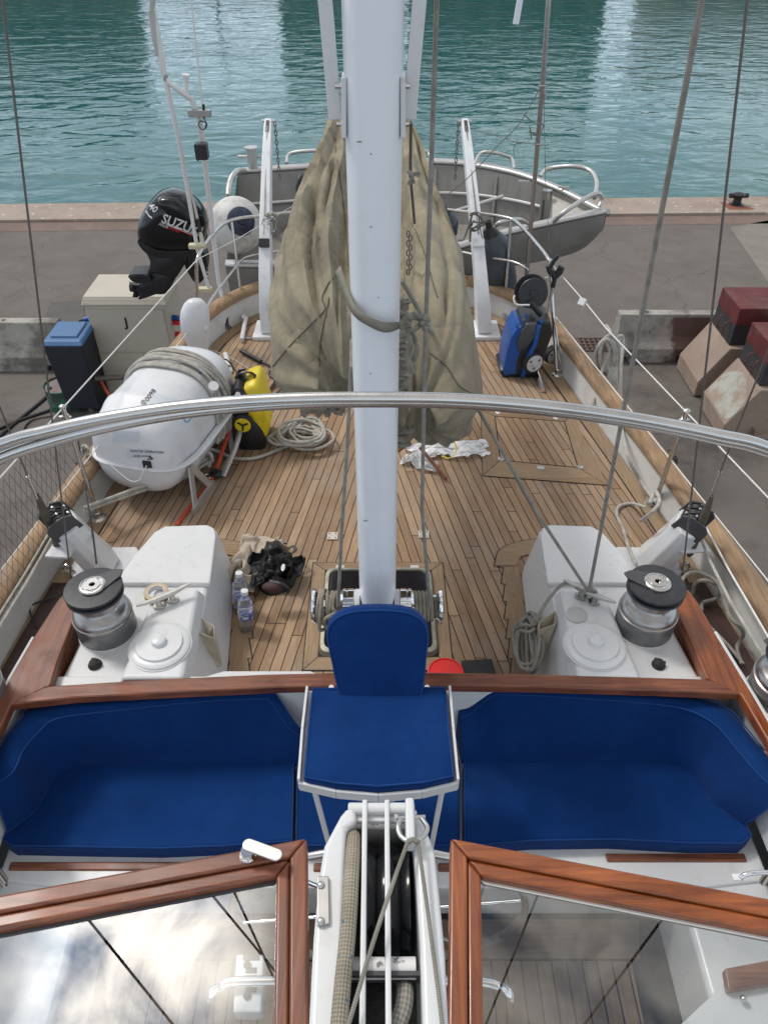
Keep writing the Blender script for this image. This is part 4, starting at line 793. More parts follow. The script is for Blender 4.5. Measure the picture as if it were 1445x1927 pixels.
# ================================================================== DECK WINCHES
def deck_winch(px, py, label, s):
    c = Z(px, py, .335); r = thing('deck_winch', label, 'winch', c, 'self tailing sheet winches')
    def Lq(prof, nm, mt): m = MB(); m.lathe(prof, 48, c=c); return m.build(nm, mt, r)
    Lq([(.140, 0), (.140, .006), (.134, .010)], 'gasket', WHITE)
    Lq([(.134, .008), (.136, .012), (.136, .108), (.134, .112)], 'base', mat('winch_grey', (.22, .22, .22), .42, .7, var=.15, vscale=14, stretch=(1, 1, .2), rvar=.1))
    Lq([(.136, .112), (.138, .116), (.138, .124), (.132, .128), (.134, .134), (.130, .150), (.114, .168), (.096, .178), (.088, .195), (.086, .25)], 'drum', CHROMEW)
    Lq([(.086, .248), (.122, .252), (.130, .258), (.126, .266), (.100, .272), (.104, .276), (.126, .284), (.132, .292), (.129, .300), (.085, .304), (0, .304)], 'self_tailer', mat('tailer_black', (.025, .026, .03), .45, var=.5, vscale=18, dirt=(.06, .06, .065), damt=.6, dscale=25))
    Lq([(.060, .303), (.060, .314), (.056, .318), (.05, .319), (.05, .316), (.035, .316), (.035, .320), (.014, .320), (.012, .312), (0, .312)], 'cap', STEEL)
    m = MB(); d = Vector((.72, .69, 0)) if s < 0 else Vector((-.9, .42, 0)); n = Vector((-d.y, d.x, 0)); a = c + Vector((0, 0, .308))
    m.prism([a + n * .064 - d * .01, a - n * .064 - d * .01, a + d * .13 - n * .03, a + d * .155, a + d * .13 + n * .03], c.z + .303, c.z + .312); m.build('line_guide', DGREY, r, bevel=.003)
    for k in range(5):
        a = 2 * PI * k / 5; m = MB(); m.cyl(c + Vector((.043 * math.cos(a), .043 * math.sin(a), .316)), c + Vector((.043 * math.cos(a), .043 * math.sin(a), .321)), .004, 8); m.build('screw', CHROME, r)
CHROMEW = mat('polished_winch', (.40, .39, .38), .34, 1, var=.15, vscale=10, rvar=.1, dirt=(.3, .27, .22), damt=.35, dscale=10, dlo=.5, dhi=.75)
deck_winch(205, 1186, 'large steel deck winch with black top standing beside the masking tape roll', -1)
deck_winch(1208, 1180, 'large steel deck winch with black top standing beside the rope knotted cleat', 1)
deck_winch(1462, 1310, 'polished winch cut by the frame edge outboard of the coaming corner', 1)
deck_winch(-40, 1325, 'polished winch barely showing at the frame edge beyond the worn coaming', -1)
from mathutils.bvhtree import BVHTree
CAMV = Vector((0, 0, CAMH))
def bvh(*ms):
    v = []; f = []
    for mb in ms: f += [tuple(i + len(v) for i in q) for q in mb.f]; v += mb.v
    return BVHTree.FromPolygons([tuple(x) for x in v], f)
def hit(b, px, py, lift=.003):
    d = ray(px, py).normalized(); loc, nr, _, _ = b.ray_cast(CAMV, d)
    if loc is None: return None
    if nr.dot(d) > 0: nr = -nr
    return loc + nr * lift
def onto(b, pts, lift, n=5):
    q = [hit(b, p.x, p.y, lift) for p in spl([(x, y, 0) for x, y in pts], n)]
    return [p for p in q if p is not None]
def decal(mb, body, size, c, rot, b, lift=.003, shear=0, sx=1.0):
    """lettering lying on a surface: each vertex dropped on it"""
    t = MB(); t.text(body, size, (0, 0, 0), Matrix.Identity(3), 0, shear)
    ca, sa = math.cos(R(rot)), math.sin(R(rot)); vs = []
    for v in t.v:
        x, y = v.x * sx, -v.y; p = hit(b, c[0] + x * ca - y * sa, c[1] + x * sa + y * ca, lift); vs.append(p)
    ok = lambda f: all(vs[i] is not None for i in f)
    fs = [f for f in t.f if ok(f)]; vs = [v if v is not None else Vector(c + (0,)) for v in vs]
    used = sorted({i for f in fs for i in f}); mp_ = {i: k for k, i in enumerate(used)}
    mb.add([vs[i] for i in used], [tuple(mp_[i] for i in f) for f in fs]); return mb
# ================================================================== SAIL COVER BUNCHED BEHIND THE MAST
def lobe(stn, seed):
    m = MB(); rings = []; NR = 72
    sp = spl([(a[0], a[1], a[2]) for a in stn], 5); sq = spl([(a[3], a[4], 0) for a in stn], 5)
    for p, q in zip(sp, sq):
        yy, xl, xr, yt, yb = p.x, p.y, p.z, q.x, q.y
        tl, tr, bl = Yp(xl, (yt + yb) / 2, yy), Yp(xr, (yt + yb) / 2, yy), None
        zt, zb = Yp((xl + xr) / 2, yt, yy).z, Yp((xl + xr) / 2, yb, yy).z
        cx_, cz_, a, b = (tl.x + tr.x) / 2, (zt + zb) / 2, abs(tr.x - tl.x) / 2, abs(zt - zb) / 2
        ring = []
        for k in range(NR):
            an = 2 * PI * k / NR; ca, sa = math.cos(an), math.sin(an)
            w = 1 - .30 * max(0, sa) ** 1.2             # narrower at the top, baggy low down
            x = a * w * math.copysign(abs(ca) ** .85, ca); z = b * math.copysign(abs(sa) ** .9, sa)
            r1 = noise.noise(Vector((math.cos(an) * 3.2 + seed, math.sin(an) * 3.2, yy * .9)))
            r2 = abs(noise.noise(Vector((math.cos(an) * 3.4 + seed, math.sin(an) * 3.4 + 4, yy * .8))))
            r3 = 1 - abs(noise.noise(Vector((math.cos(an) * 4.5 + seed * 2, math.sin(an) * 4.5, yy * .35)))) * 3.2; r4 = 1 - abs(noise.noise(Vector((math.cos(an) * 2.2 - seed, math.sin(an) * 2.2 + 9, yy * .5)))) * 3
            k_ = 1 + .075 * r3 + .06 * r4 + .10 * r1 - .10 * max(0, .12 - r2) / .12 * min(1, a / .3)
            ring.append(Vector((cx_ + x * k_, yy + .05 * r1 + .06 * math.sin(an * 2 + seed), cz_ + z * k_)))
        rings.append(ring)
    m.loft(rings); m.jit(.012, 3.2, seed); return m
LEFT = [(2.44, 600, 670, 690, 735), (2.48, 560, 685, 620, 755), (2.58, 522, 695, 560, 768), (2.85, 511, 695, 470, 764), (3.2, 518, 695, 400, 715), (3.7, 542, 692, 335, 630), (4.3, 570, 690, 285, 510), (4.9, 594, 680, 245, 410), (5.4, 612, 660, 212, 300), (5.6, 618, 640, 205, 235)]
RIGHT = [(2.40, 760, 820, 760, 810), (2.44, 748, 850, 715, 838), (2.54, 735, 884, 650, 848), (2.80, 728, 897, 560, 830), (3.2, 728, 890, 470, 752), (3.7, 728, 868, 395, 650), (4.3, 730, 838, 330, 530), (4.9, 735, 806, 262, 430), (5.4, 742, 780, 222, 300), (5.6, 750, 770, 215, 240)]
sail = thing('sail_cover', 'dirty khaki canvas sail cover hanging in two bulging lobes behind the mast', 'sail cover', (-.05, 3.4, 1.1))
lL, lR = lobe(LEFT, 3), lobe(RIGHT, 11); sb = bvh(lL, lR)
lL.build('canvas', KHAKI, sail, angle=80); lR.build('canvas', KHAKI, sail, angle=80)
KSEAM = mat('khaki_seam', (.13, .11, .08), .95)
for pts in ([(514, 690), (545, 652), (590, 606), (612, 582), (606, 560), (622, 530), (640, 512)], [(628, 250), (640, 340), (652, 430), (655, 500)], [(600, 690), (604, 640), (620, 560)], [(810, 665), (840, 690), (862, 725), (885, 740)], [(775, 420), (800, 480), (822, 560)]):
    q = onto(sb, pts, .002)
    if len(q) > 3: m = MB(); m.tube(q, .0028, 6); m.build('seam', KSEAM, sail)
# gathered hem and dark gaps along the mast
FRILL = mat('gathered_hem', (.26, .24, .20), .95, var=.4, vscale=60, bump=.8, bscale=120)
m = MB(); pts = []
for k in range(90):
    u = k / 89; p = Yp(752 + 16 * math.sin(k * 2.4) + 8 * math.sin(k * .9), lerp(560, 842, u), 2.42 + .02 * math.sin(k * 1.7)); pts.append(p)
m.tube(pts, [.011 + .006 * math.sin(k * 1.3) for k in range(90)], 7); m.build('gathered_edge', FRILL, sail)
m = MB(); pts = [Yp(lerp(568, 648, k / 59), 770 + 8 * math.sin(k * 1.9) + 5 * math.sin(k * .4), 2.52 + .015 * math.cos(k * 1.9)) for k in range(60)]
m.tube(pts, .009, 7); m.build('gathered_edge', FRILL, sail)
# tied ends at the top
m = MB(); m.tube(spl([Yp(624, 185, 5.5), Yp(622, 225, 5.5), Yp(634, 285, 5.2), Yp(620, 300, 5.1)], 6), .018, 8); m.tube(spl([Yp(632, 225, 5.4), Yp(640, 262, 5.2), Yp(628, 330, 5.0)], 6), .03, 8); m.build('tied_corner', KHAKI, sail)
# webbing strap round the mast with its knot
def ribbon3(up, lo, yfun, n=6):
    u = spl([(x, y, yfun(i / (len(up) - 1))) for i, (x, y) in enumerate(up)], n); l = spl([(x, y, yfun(i / (len(lo) - 1))) for i, (x, y) in enumerate(lo)], n)
    a = [Yp(p.x, p.y, p.z) for p in u]; b = [Yp(p.x, p.y, p.z) for p in l]; mm = MB(); mm.add(*ribbon(a, b)); return mm
m = ribbon3([(640, 500), (656, 545), (668, 575), (690, 594), (722, 606), (755, 606)], [(631, 512), (648, 558), (664, 592), (690, 612), (725, 626), (757, 617)], lambda t: 2.30 - .195 * math.sin(min(1, t * 1.5) * PI / 2) + (.0 if t < .8 else (t - .8) * .3))
strap = m.build('webbing_strap', STRAP, None, solid=.003); tag(strap, 'olive webbing strap slung round the white mast and knotted beside it', 'strap')
st = thing('strap_knot', 'frayed knot of the webbing strap tied beside the mast', 'knot', Yp(775, 605, 2.12))
m = MB(); 
for s_ in ([(755, 610), (770, 595), (790, 600), (798, 612)], [(757, 616), (775, 622), (795, 604), (780, 592), (765, 606)], [(762, 612), (772, 640), (768, 670), (776, 702)], [(768, 612), (784, 650), (778, 680)], [(778, 600), (800, 596), (806, 612), (796, 618)]):
    q = spl([(x, y, 0) for x, y in s_], 6); m.tube([Yp(p.x, p.y, 2.13 + .012 * math.sin(i * .7)) for i, p in enumerate(q)], .010, 8, flat=.45)
m.build('loops', STRAP, st)
m = MB()
for k in range(12):
    a = random.uniform(-.4, .5); m.tube([Yp(798, 612, 2.13), Yp(798 + 14 * math.cos(a), 612 + 14 * math.sin(a) + random.uniform(-4, 8), 2.13)], .0018, 4)
m.build('frayed_end', ROPEW, st)
# boom end fitting seen at the mast side
m = MB()
for k in range(9): 
    c = Yp(768 + 4 * (k % 2), 440 + k * 9, 3.0); m.tube([c + Vector((.006 * math.cos(a), .006 * (k % 2), .013 * math.sin(a))) for a in [2 * PI * j / 10 for j in range(10)]], .003, 6, closed=True)
tag(m.build('chain', WIRE), 'short chain hanging between mast and khaki sail cover', 'chain')
# ================================================================== STERN: DAVITS
def davit(pxb, pxt, label, s):
    base = Z(pxb, 622, 0); xt = Yp(pxt, 240, 7.35).x; r = thing('davit', label, 'davit', base, 'white davits at the stern')
    m = MB(); m.box(base + Vector((0, -.03, .018)), (.27, .34, .036)); m.build('base_plate', DAVIT, r, bevel=.006)
    path = [(0, -.02, .03), (0, .0, .22), (0, .08, .46), (.0, .42, .86), (0, .88, 1.26), (0, 1.10, 1.42), (0, 1.16, 1.46)]
    hws = [.062, .060, .052, .045, .038, .034, .028]; ths = [.13, .12, .085, .07, .06, .05, .045]
    rings = []
    for i, ((_, dy, z), w, th) in enumerate(zip(path, hws, ths)):
        x = base.x + (xt - base.x) * (z / 1.46); y = base.y + dy
        a = path[max(0, i - 1)]; b = path[min(6, i + 1)]; d = Vector((0, b[1] - a[1], b[2] - a[2])).normalized(); n = Vector((0, -d.z, d.y)); c = Vector((x, y, z))
        rings.append([c + Vector((w, 0, 0)) + n * th, c - Vector((w, 0, 0)) + n * th, c - Vector((w, 0, 0)) - n * th, c + Vector((w, 0, 0)) - n * th])
    m = MB(); m.loft(rings); m.build('arm', DAVIT, r, angle=30, bevel=.008)
    def at(t, lift=.0):   # point on the front face of the arm
        k = t * 6; i = min(5, int(k)); f = k - i; a = (rings[i][0] + rings[i][1]) / 2; b = (rings[i + 1][0] + rings[i + 1][1]) / 2; d = (b - a).normalized(); n = Vector((0, -d.z, d.y)); return a.lerp(b, f) + n * lift, d, n
    p, d, n = at(.42); m = MB(); m.bar(p + Vector((-.045, 0, 0)) + n * .02, p + Vector((.045, 0, 0)) + n * .02, .07, .04, n); m.build('roller', BLACK if s < 0 else DAVIT, r, bevel=.006)
    p, d, n = at(.2); m = MB(); m.bar(p - d * .05 + n * .022, p + d * .05 + n * .022, .016, .012, n); m.cyl(p + n * 0, p + n * .022, .009, 10); m.build('cleat', WHITE, r, bevel=.002)
    p, d, n = at(.82); m = MB(); m.bar(p - d * .06 + n * .002, p + d * .06 + n * .002, .028, .006, n); m.build('sheave_slot', DGREY, r)
    a, _, n = at(.82, .006); b, _, n2 = at(.44, .045); m = MB(); m.tube([a, b], .006, 6); m.build('fall_rope', ROPEW if s < 0 else ROPEG, r)
    tip = rings[6][0].lerp(rings[6][3], .4); tip.x = xt + (.055 if s < 0 else -.055)
    m = MB(); m.cyl((xt - .06, tip.y, tip.z), (xt + .06, tip.y, tip.z), .012, 10); m.build('tip_pin', STEEL, r)
    c = thing('davit_chain', 'dark chain dangling from the davit ' + ('nearer the outboard motor' if s < 0 else 'nearer the dinghy bow'), 'chain', tip - Vector((0, 0, .5)), 'davit chains')
    for k in range(13):
        m = MB(); cc_ = tip + Vector((0, 0, -.025 - k * .038)); M = Matrix.Rotation(k * PI / 2, 3, 'Z')
        m.tube([cc_ + M @ Vector((.011 * math.cos(a), 0, .024 * math.sin(a))) for a in [2 * PI * j / 12 for j in range(12)]], .0045, 6, closed=True); m.build('link', WIRE, c)
    return r
davit(509, 507, 'white davit whose arm passes the round white fender', -1)
davit(909, 873, 'white davit whose arm rises beside the blue pressure washer', 1)
m = MB(); p = Z(462, 632, 0); m.tube([Z(455, 640, .03), Z(463, 598, .05)], .020, 10); tag(m.build('wrapped_tube', WHITE), 'short white wrapped tube lying by the foot of one davit', 'tube')
m = MB(); m.box(Z(470, 636, .008), (.16, .05, .016)); tag(m.build('pad_bracket', STEELD, bevel=.003), 'small metal bracket screwed beside the white wrapped tube', 'bracket')
# ================================================================== ALUMINIUM DINGHY
dg = thing('aluminium_dinghy', 'grey aluminium work dinghy hanging crosswise behind the stern', 'dinghy', (0, 8.4, -.4))
NR_ = spl([(Z(x, y, z)) for x, y, z in [(425, 505, .28), (560, 505, .28), (720, 495, .29), (850, 474, .31), (935, 449, .35), (1040, 425, .42), (1105, 411, .49), (1139, 404, .52)]], 4)
FR_ = spl([(Z(x, y, z)) for x, y, z in [(448, 322, .60), (600, 312, .60), (720, 305, .60), (850, 305, .60), (960, 322, .60), (1040, 350, .58), (1105, 382, .54), (1141, 402, .52)]], 4)
nS = len(NR_); inn_n, inn_f, flo_n, flo_f, rings = [], [], [], [], []
for i, (a, b) in enumerate(zip(NR_, FR_)):
    t_ = i / (nS - 1); cw = (b - a); w = cw.length; d = cw.normalized(); mid = (a + b) / 2; dep = .85 * (1 - t_ ** 3 * .82)
    dn = Vector((0, 0, -1))
    kl = mid + dn * dep; ch_a = a.lerp(b, .13) + dn * dep * .62; ch_b = a.lerp(b, .87) + dn * dep * .68
    rings.append([a, a.lerp(ch_a, .5) - d * .03 * w, ch_a, kl, ch_b, b.lerp(ch_b, .5) + d * .02 * w, b])
    g = min(.09, w * .45); ia, ib = a + d * g, b - d * g; inn_n.append(ia); inn_f.append(ib)
    fa = a.lerp(b, .2) + dn * dep * .6; fb = a.lerp(b, .8) + dn * dep * .66; flo_n.append(fa); flo_f.append(fb)
m = MB(); m.loft(rings, caps=False, closed=False); m.add(rings[0], [tuple(range(7))]); m.build('hull', ALU, dg, angle=25)
m = MB(); m.add(*ribbon([p + Vector((0, 0, .004)) for p in NR_], [p + Vector((0, 0, .004)) for p in inn_n])); m.build('gunwale', ALUL, dg, solid=-.035, angle=30)
m = MB(); m.add(*ribbon([p + Vector((0, 0, .004)) for p in inn_f], [p + Vector((0, 0, .004)) for p in FR_])); m.build('gunwale', ALUL, dg, solid=-.035, angle=30)
m = MB(); m.add(*ribbon(inn_n, flo_n)); m.add(*ribbon(flo_n, flo_f)); m.add(*ribbon(flo_f, inn_f)); m.add([inn_n[0], flo_n[0], flo_f[0], inn_f[0]], [(0, 1, 2, 3)]); m.build('inner_lining', ALUIN, dg, smooth=False)
for i in (3, 7, 11, 15, 19):
    m = MB(); a, b = inn_f[i] + Vector((0, -.03, -.04)), flo_f[i] + Vector((0, -.04, 0)); m.bar(a, b, .03, .03, (1, 0, 0)); m.build('rib', ALU, dg, bevel=.004)
m = MB(); m.tube([inn_f[i].lerp(flo_f[i], .45) + Vector((0, -.03, 0)) for i in range(0, 20)], .018, 8); m.build('stringer', ALUL, dg)
i0 = 20
m = MB(); pa = [inn_n[i] + Vector((0, 0, -.05)) for i in range(i0, nS)]; pb = [inn_f[i] + Vector((0, 0, -.05)) for i in range(i0, nS)]; m.add(*ribbon(pa, pb)); m.add([pa[0], pb[0], flo_f[i0], flo_n[i0]], [(0, 1, 2, 3)]); m.build('foredeck', mat('foredeck_alu', (.50, .48, .44), .5, .4, var=.1, dirt=(.35, .32, .28), damt=.6, dscale=5), dg, smooth=False)
m = MB(); 
m.prism([inn_n[2].lerp(inn_f[2], .02), inn_n[5].lerp(inn_f[5], .02), inn_n[5].lerp(inn_f[5], .98), inn_n[2].lerp(inn_f[2], .98)], -.02, .02); m.build('bench_seat', ALU, dg, bevel=.01)
m = MB(); a, b = inn_n[12], inn_n[15]; m.prism([inn_n[12].lerp(inn_f[12], .0), inn_n[15].lerp(inn_f[15], .0), inn_n[15].lerp(inn_f[15], .45), inn_n[12].lerp(inn_f[12], .45)], -.05, -.02); m.build('bench_seat', ALU, dg, bevel=.01)
for a, b, dd_ in (((795, 376), (900, 372), 0), ((820, 388), (905, 392), .03), ((780, 398), (955, 398), .05)):
    m = MB(); m.tube([Z(a[0], a[1], .0), Z(b[0], b[1], .0)], .045, 12); m.build('stowed_tube', ALUL, dg)
def hoop(pts, r=.02, z=None, mt=None, nm='handrail'):
    m = MB(); m.tube(spl(pts, 5), r, 10); return m.build(nm, mt or ALUL, dg)
hoop([Z(540, 308, .62), Yp(545, 290, 9.35), Yp(580, 284, 9.35), Yp(640, 284, 9.35), Yp(720, 283, 9.35), Yp(790, 283, 9.35), Yp(806, 288, 9.35), Z(811, 304, .62)])
hoop([Z(893, 310, .62), Yp(903, 290, 9.3), Yp(920, 286, 9.3), Yp(950, 292, 9.3), Yp(963, 300, 9.3), Z(967, 318, .62)])
hoop([Z(1015, 333, .60), Yp(1030, 318, 9.0), Yp(1075, 313, 8.9), Yp(1108, 320, 8.8), Yp(1122, 342, 8.5), Z(1118, 372, .56)], .024)
hoop([Z(1040, 418, .45), Yp(1060, 400, 7.6), Yp(1100, 374, 7.75), Yp(1124, 364, 7.85), Yp(1132, 378, 7.9), Z(1118, 402, .50)], .024)
hoop([Z(922, 442, .36), Yp(935, 422, 7.25), Yp(960, 414, 7.3), Yp(980, 414, 7.4), Z(1000, 425, .4)], .02)
hoop([Z(820, 440, .2), Yp(832, 424, 7.3), Yp(852, 430, 7.3), Yp(838, 446, 7.3), Yp(815, 455, 7.3)], .02)
m = MB(); m.tube([Yp(805, 413, 7.2), Yp(946, 369, 7.4)], .016, 10); m.build('boathook_pole', ALUL, dg)
hoop([Z(462, 322, .6), Yp(447, 322, 8.4), Yp(434, 340, 8.2), Yp(430, 372, 8.0), Z(434, 395, .3)], .03)
m = MB(); a = Z(478, 330, .55); m.cyl(a, a + Vector((0, 0, .28)), .055, 16); m.cyl(a + Vector((0, 0, .28)), a + Vector((0, 0, .30)), .075, 16); m.build('samson_post', ALUL, dg); m = MB(); m.cyl(a + Vector((-.16, 0, .2)), a + Vector((.1, 0, .2)), .016, 8); m.build('post_bar', ALUL, dg)
m = MB(); a = Z(1028, 374, .5); m.cyl(a, a + Vector((0, 0, .09)), .05, 16); m.build('filler', STEELD, dg)
m = MB(); m.cyl(Z(1128, 402, .5), Z(1144, 400, .5), .04, 12); m.build('bow_roller', STEELD, dg)
for px in (985, 1060): m = MB(); a = Z(px, 341 if px < 1000 else 352, .62); m.bar(a - Vector((.06, 0, 0)), a + Vector((.06, -.02, 0)), .02, .02); m.cyl(a - Vector((0, 0, .03)), a, .012, 8); m.build('cleat', ALUL, dg)
# helm console half hidden by the cover
m = MB(); m.prism([Z(545, 388, .1), Z(600, 372, .1), Z(600, 420, .1), Z(548, 440, .1)], -.35, .12); m.build('console', DGREY, dg, bevel=.02)
c = Yp(588, 356, 8.5); M = Matrix.Rotation(R(-35), 3, 'Y') @ Matrix.Rotation(R(65), 3, 'X'); m = MB(); m.tube([c + M @ Vector((.17 * math.cos(a), .17 * math.sin(a), 0)) for a in [2 * PI * j / 24 for j in range(24)]], .022, 8, closed=True); m.cyl(c, c + M @ Vector((0, 0, -.12)), .02, 8); m.build('steering_wheel', BLACK, dg)
# ================================================================== OUTBOARD MOTOR
ob = thing('outboard_motor', 'big black outboard motor tilted up with its propeller leg pointing down', 'outboard motor', Yp(328, 560, 8.3))
def slab(poly, prof, y0, hard=False):
    cx_ = sum(p[0] for p in poly) / len(poly); cy_ = sum(p[1] for p in poly) / len(poly); o = spl([(x, y, 0) for x, y in poly], 3, True); rr = []
    if hard:
        o = []
        for i in range(len(poly)):
            p, q, r_ = [Vector((*poly[k % len(poly)], 0)) for k in (i - 1, i, i + 1)]; o += [q.lerp(p, min(.3, 3 / max(1, (p - q).length))), q, q.lerp(r_, min(.3, 3 / max(1, (r_ - q).length)))]
    for dy, k in prof: rr.append([Yp(cx_ + (p.x - cx_) * k, cy_ + (p.y - cy_) * k, y0) + Vector((0, dy, 0)) for p in o])
    m = MB(); m.loft(rr); return m
cowl = slab([(263, 428), (266, 408), (276, 388), (290, 370), (304, 360), (326, 358), (350, 366), (374, 384), (388, 408), (390, 432), (384, 452), (374, 462), (330, 466), (292, 460), (268, 446)], [(-.26, .35), (-.25, .62), (-.215, .84), (-.15, .96), (-.05, 1.0), (.06, 1.0), (.15, .95), (.22, .8), (.25, .5)], 8.3)
cowl.build('cowl', BLACKG, ob, angle=70); cb = bvh(cowl)
m = slab([(306, 366), (325, 362), (348, 372), (366, 392), (374, 410), (352, 410), (330, 398), (312, 382)], [(-.25, .6), (-.235, .9), (-.18, 1.02), (-.08, 1.03), (.05, 1.0)], 8.29); m.build('cowl_panel', BLACKG, ob, angle=60)
m = slab([(268, 440), (300, 458), (372, 458), (384, 448), (382, 466), (350, 474), (300, 472), (276, 458)], [(-.20, .8), (-.19, 1), (.19, 1), (.2, .8)], 8.3); m.build('lower_cowl', BLACK, ob, angle=60)
m = slab([(280, 464), (318, 466), (352, 466), (356, 480), (346, 500), (332, 518), (316, 512), (300, 508), (286, 506), (287, 485)], [(-.12, .8), (-.1, 1), (.1, 1), (.12, .8)], 8.3); m.build('midsection', BLACK, ob, angle=60)
m = MB(); m = slab([(283, 503), (320, 508), (334, 515), (318, 545), (304, 551), (270, 548), (262, 546), (256, 534), (278, 528)], [(-.06, .75), (-.045, 1), (.045, 1), (.06, .75)], 8.3); m.build('gearcase', BLACK, ob, angle=60)
m = slab([(249, 509), (280, 508), (288, 516), (284, 524), (262, 524), (251, 518)], [(-.13, .9), (-.125, 1), (.125, 1), (.13, .9)], 8.3); m.build('cavitation_plate', BLACK, ob)
m = slab([(262, 545), (300, 549), (264, 563), (263, 556)], [(-.012, 1), (.012, 1)], 8.3); m.build('skeg', BLACK, ob)
m = MB(); p0, p1 = Yp(246, 540, 8.3), Yp(266, 541, 8.3); m.cyl(p0, p1, .055, 16); m.build('propeller_hub', BLACK, ob)
for k in range(3):
    a = 2 * PI * k / 3 + .5; m = MB(); d = Vector((0, math.cos(a), math.sin(a))); c = p0.lerp(p1, .45); q = Vector((.04, 0, 0)); n = Vector((0, -math.sin(a), math.cos(a)))
    m.add([c + d * .04 - n * .02 - q * .6, c + d * .04 + n * .02 + q * .6, c + d * .11 + n * .055 + q * .5, c + d * .125 - q * .1, c + d * .10 - n * .05 - q], [(0, 1, 2, 3, 4)]); m.build('propeller_blade', BLACK, ob, solid=.006)
m = slab([(352, 470), (384, 468), (392, 490), (386, 520), (372, 528), (358, 510), (350, 490)], [(-.09, .8), (-.08, 1), (.08, 1), (.09, .8)], 8.35); m.build('clamp_bracket', BLACK, ob)
m = MB()
for k in range(4): m.tube(spl([Yp(352 + k * 6, 470, 8.15), Yp(350 + k * 8, 490 + k * 3, 8.1), Yp(362 + k * 7, 505 + k * 4, 8.15), Yp(392, 500 + k * 8, 8.2)], 5), .008, 6)
m.build('hose', BLACK, ob)
LET = mat('silver_lettering', (.62, .62, .62), .4); REDL = mat('red_lettering', (.6, .02, .02), .4)
m = MB(); decal(m, 'SUZUKI', 25, (343, 424), 20, cb, .012, sx=.92); m.build('lettering', LET, ob, smooth=False)
m = MB(); decal(m, '40', 18, (290, 392), 40, cb, .012, sx=.9); m.build('number', LET, ob, smooth=False)
m = MB(); decal(m, 'FOUR', 7, (308, 424), 22, cb, .012, shear=.3); m.build('lettering', LET, ob, smooth=False)
m = MB(); decal(m, 'STROKE', 6.5, (327, 431), 22, cb, .012, shear=.3); m.build('lettering', REDL, ob, smooth=False)
m = MB()
for pts, mm in (([(313, 419), (340, 430), (368, 440)], 0),):
    for k, off_ in enumerate((0, 2.5)): q = onto(cb, [(x, y + off_) for x, y in pts], .010); m.tube(q, .004, 5)
m.build('stripe', LET, ob)
m = MB(); q = onto(cb, [(335, 431), (352, 438), (370, 447)], .010); 
if len(q) > 2: m.tube(q, .011, 5, flat=.4); m.build('stripe', REDL, ob)
m = MB(); q = onto(cb, [(277, 398), (282, 406), (287, 410)], .010)
if len(q) > 2: m.tube(q, .010, 5, flat=.4); m.build('stripe', LET, ob)
# ================================================================== FENDERS
def ballfender(px, py, y, r, label, M, eye):
    c = Yp(px, py, y); t_ = thing('ball_fender', label, 'fender', c - Vector((0, 0, r)), 'round fenders')
    m = MB(); m.ball(c, (r, r, r * 1.04), 32); m.build('ball', mat('grubby_white_fender', (.60, .60, .57), .55, var=.1, vscale=5, dirt=(.22, .21, .19), damt=.8, dscale=5), t_)
    d = eye.normalized(); m = MB(); m.lathe([(r * .52, 0), (r * .50, r * .10), (r * .36, r * .2), (r * .18, r * .26), (r * .17, r * .42), (r * .08, r * .45), (0, r * .45)], 24, frame(d), c + d * r * .86); m.build('eye', BLUEF, t_)
    return c
fc = ballfender(445, 424, 6.98, .245, 'grubby white ball fender with a navy eye tied on the stern rail', None, Vector((.35, -.75, .42)))
ballfender(592, 392, 7.0, .16, 'white ball fender half hidden behind the khaki sail cover', None, Vector((.2, -.3, .9)))
def longfender(a, b, r, mt, label):
    a, b = Vector(a), Vector(b); t_ = thing('cylinder_fender', label, 'fender', b, 'long fenders'); d = (a - b).normalized(); Ln = (a - b).length
    m = MB(); m.lathe([(0, 0), (r * .5, .02), (r * .9, .08), (r, .18), (r, Ln - .2), (r * .92, Ln - .1), (r * .55, Ln - .02), (0, Ln)], 28, frame(d), b); m.build('body', mt, t_)
    m = MB(); m.lathe([(r * .62, 0), (r * .4, .07), (.03, .10), (.03, .16), (0, .16)], 20, frame(d), a - d * .05); m.build('eye', BLACK if mt is GREYF else BLUEF, t_)
longfender(Yp(922, 438, 6.7), Yp(945, 560, 6.75), .165, GREYF, 'slate grey cylinder fender hanging beyond the stern rail by the davit')
longfender(Yp(828, 392, 6.9), Yp(838, 455, 6.95), .14, GREYF, 'dark grey fender just beside the khaki cover with rope over its neck')
longfender(Yp(786, 400, 7.1), Yp(780, 452, 7.1), .12, BLUEF, 'navy fender mostly hidden by the khaki cover')
# ================================================================== PUSHPIT RAILS, STANCHIONS, LIFELINES
pp_ = thing('stern_rail', 'stainless pushpit rail curving round the stern in two tiers', 'rail', B(0, 6.9, .25))
RZ, RM = .84, .52
def railpts(z, y_start_s, y_start_p, inset=.03):
    e = [p for p in off(.06 - inset, z) ]
    return e
topE = railpts(RZ, 0, 0); 
TR = [Z(1040, 512, .70), Z(1034, 492, RZ), Z(1012, 462, RZ), Z(975, 421, RZ), Z(950, 409, RZ), Z(880, 399, RZ), Z(800, 391, RZ), Z(722, 386, RZ), Z(640, 389, RZ), Z(560, 398, RZ), Z(490, 406, RZ), Z(445, 412, RZ), Z(418, 424, RZ), Z(398, 445, RZ), Z(380, 470, RZ - .01), Z(372, 488, RZ - .04), Z(370, 510, RZ - .14)]
for p in TR[-4:]: pass
m = MB(); m.tube(spl(TR, 5) + [Z(372, 560, .45), Z(384, 640, .0) if False else Z(376, 600, .25)], .0145, 12); m.build('top_rail', STEEL, pp_)
m = MB(); m.tube([Z(1040, 512, .70), Z(1038, 560, .45)], .0145, 12)
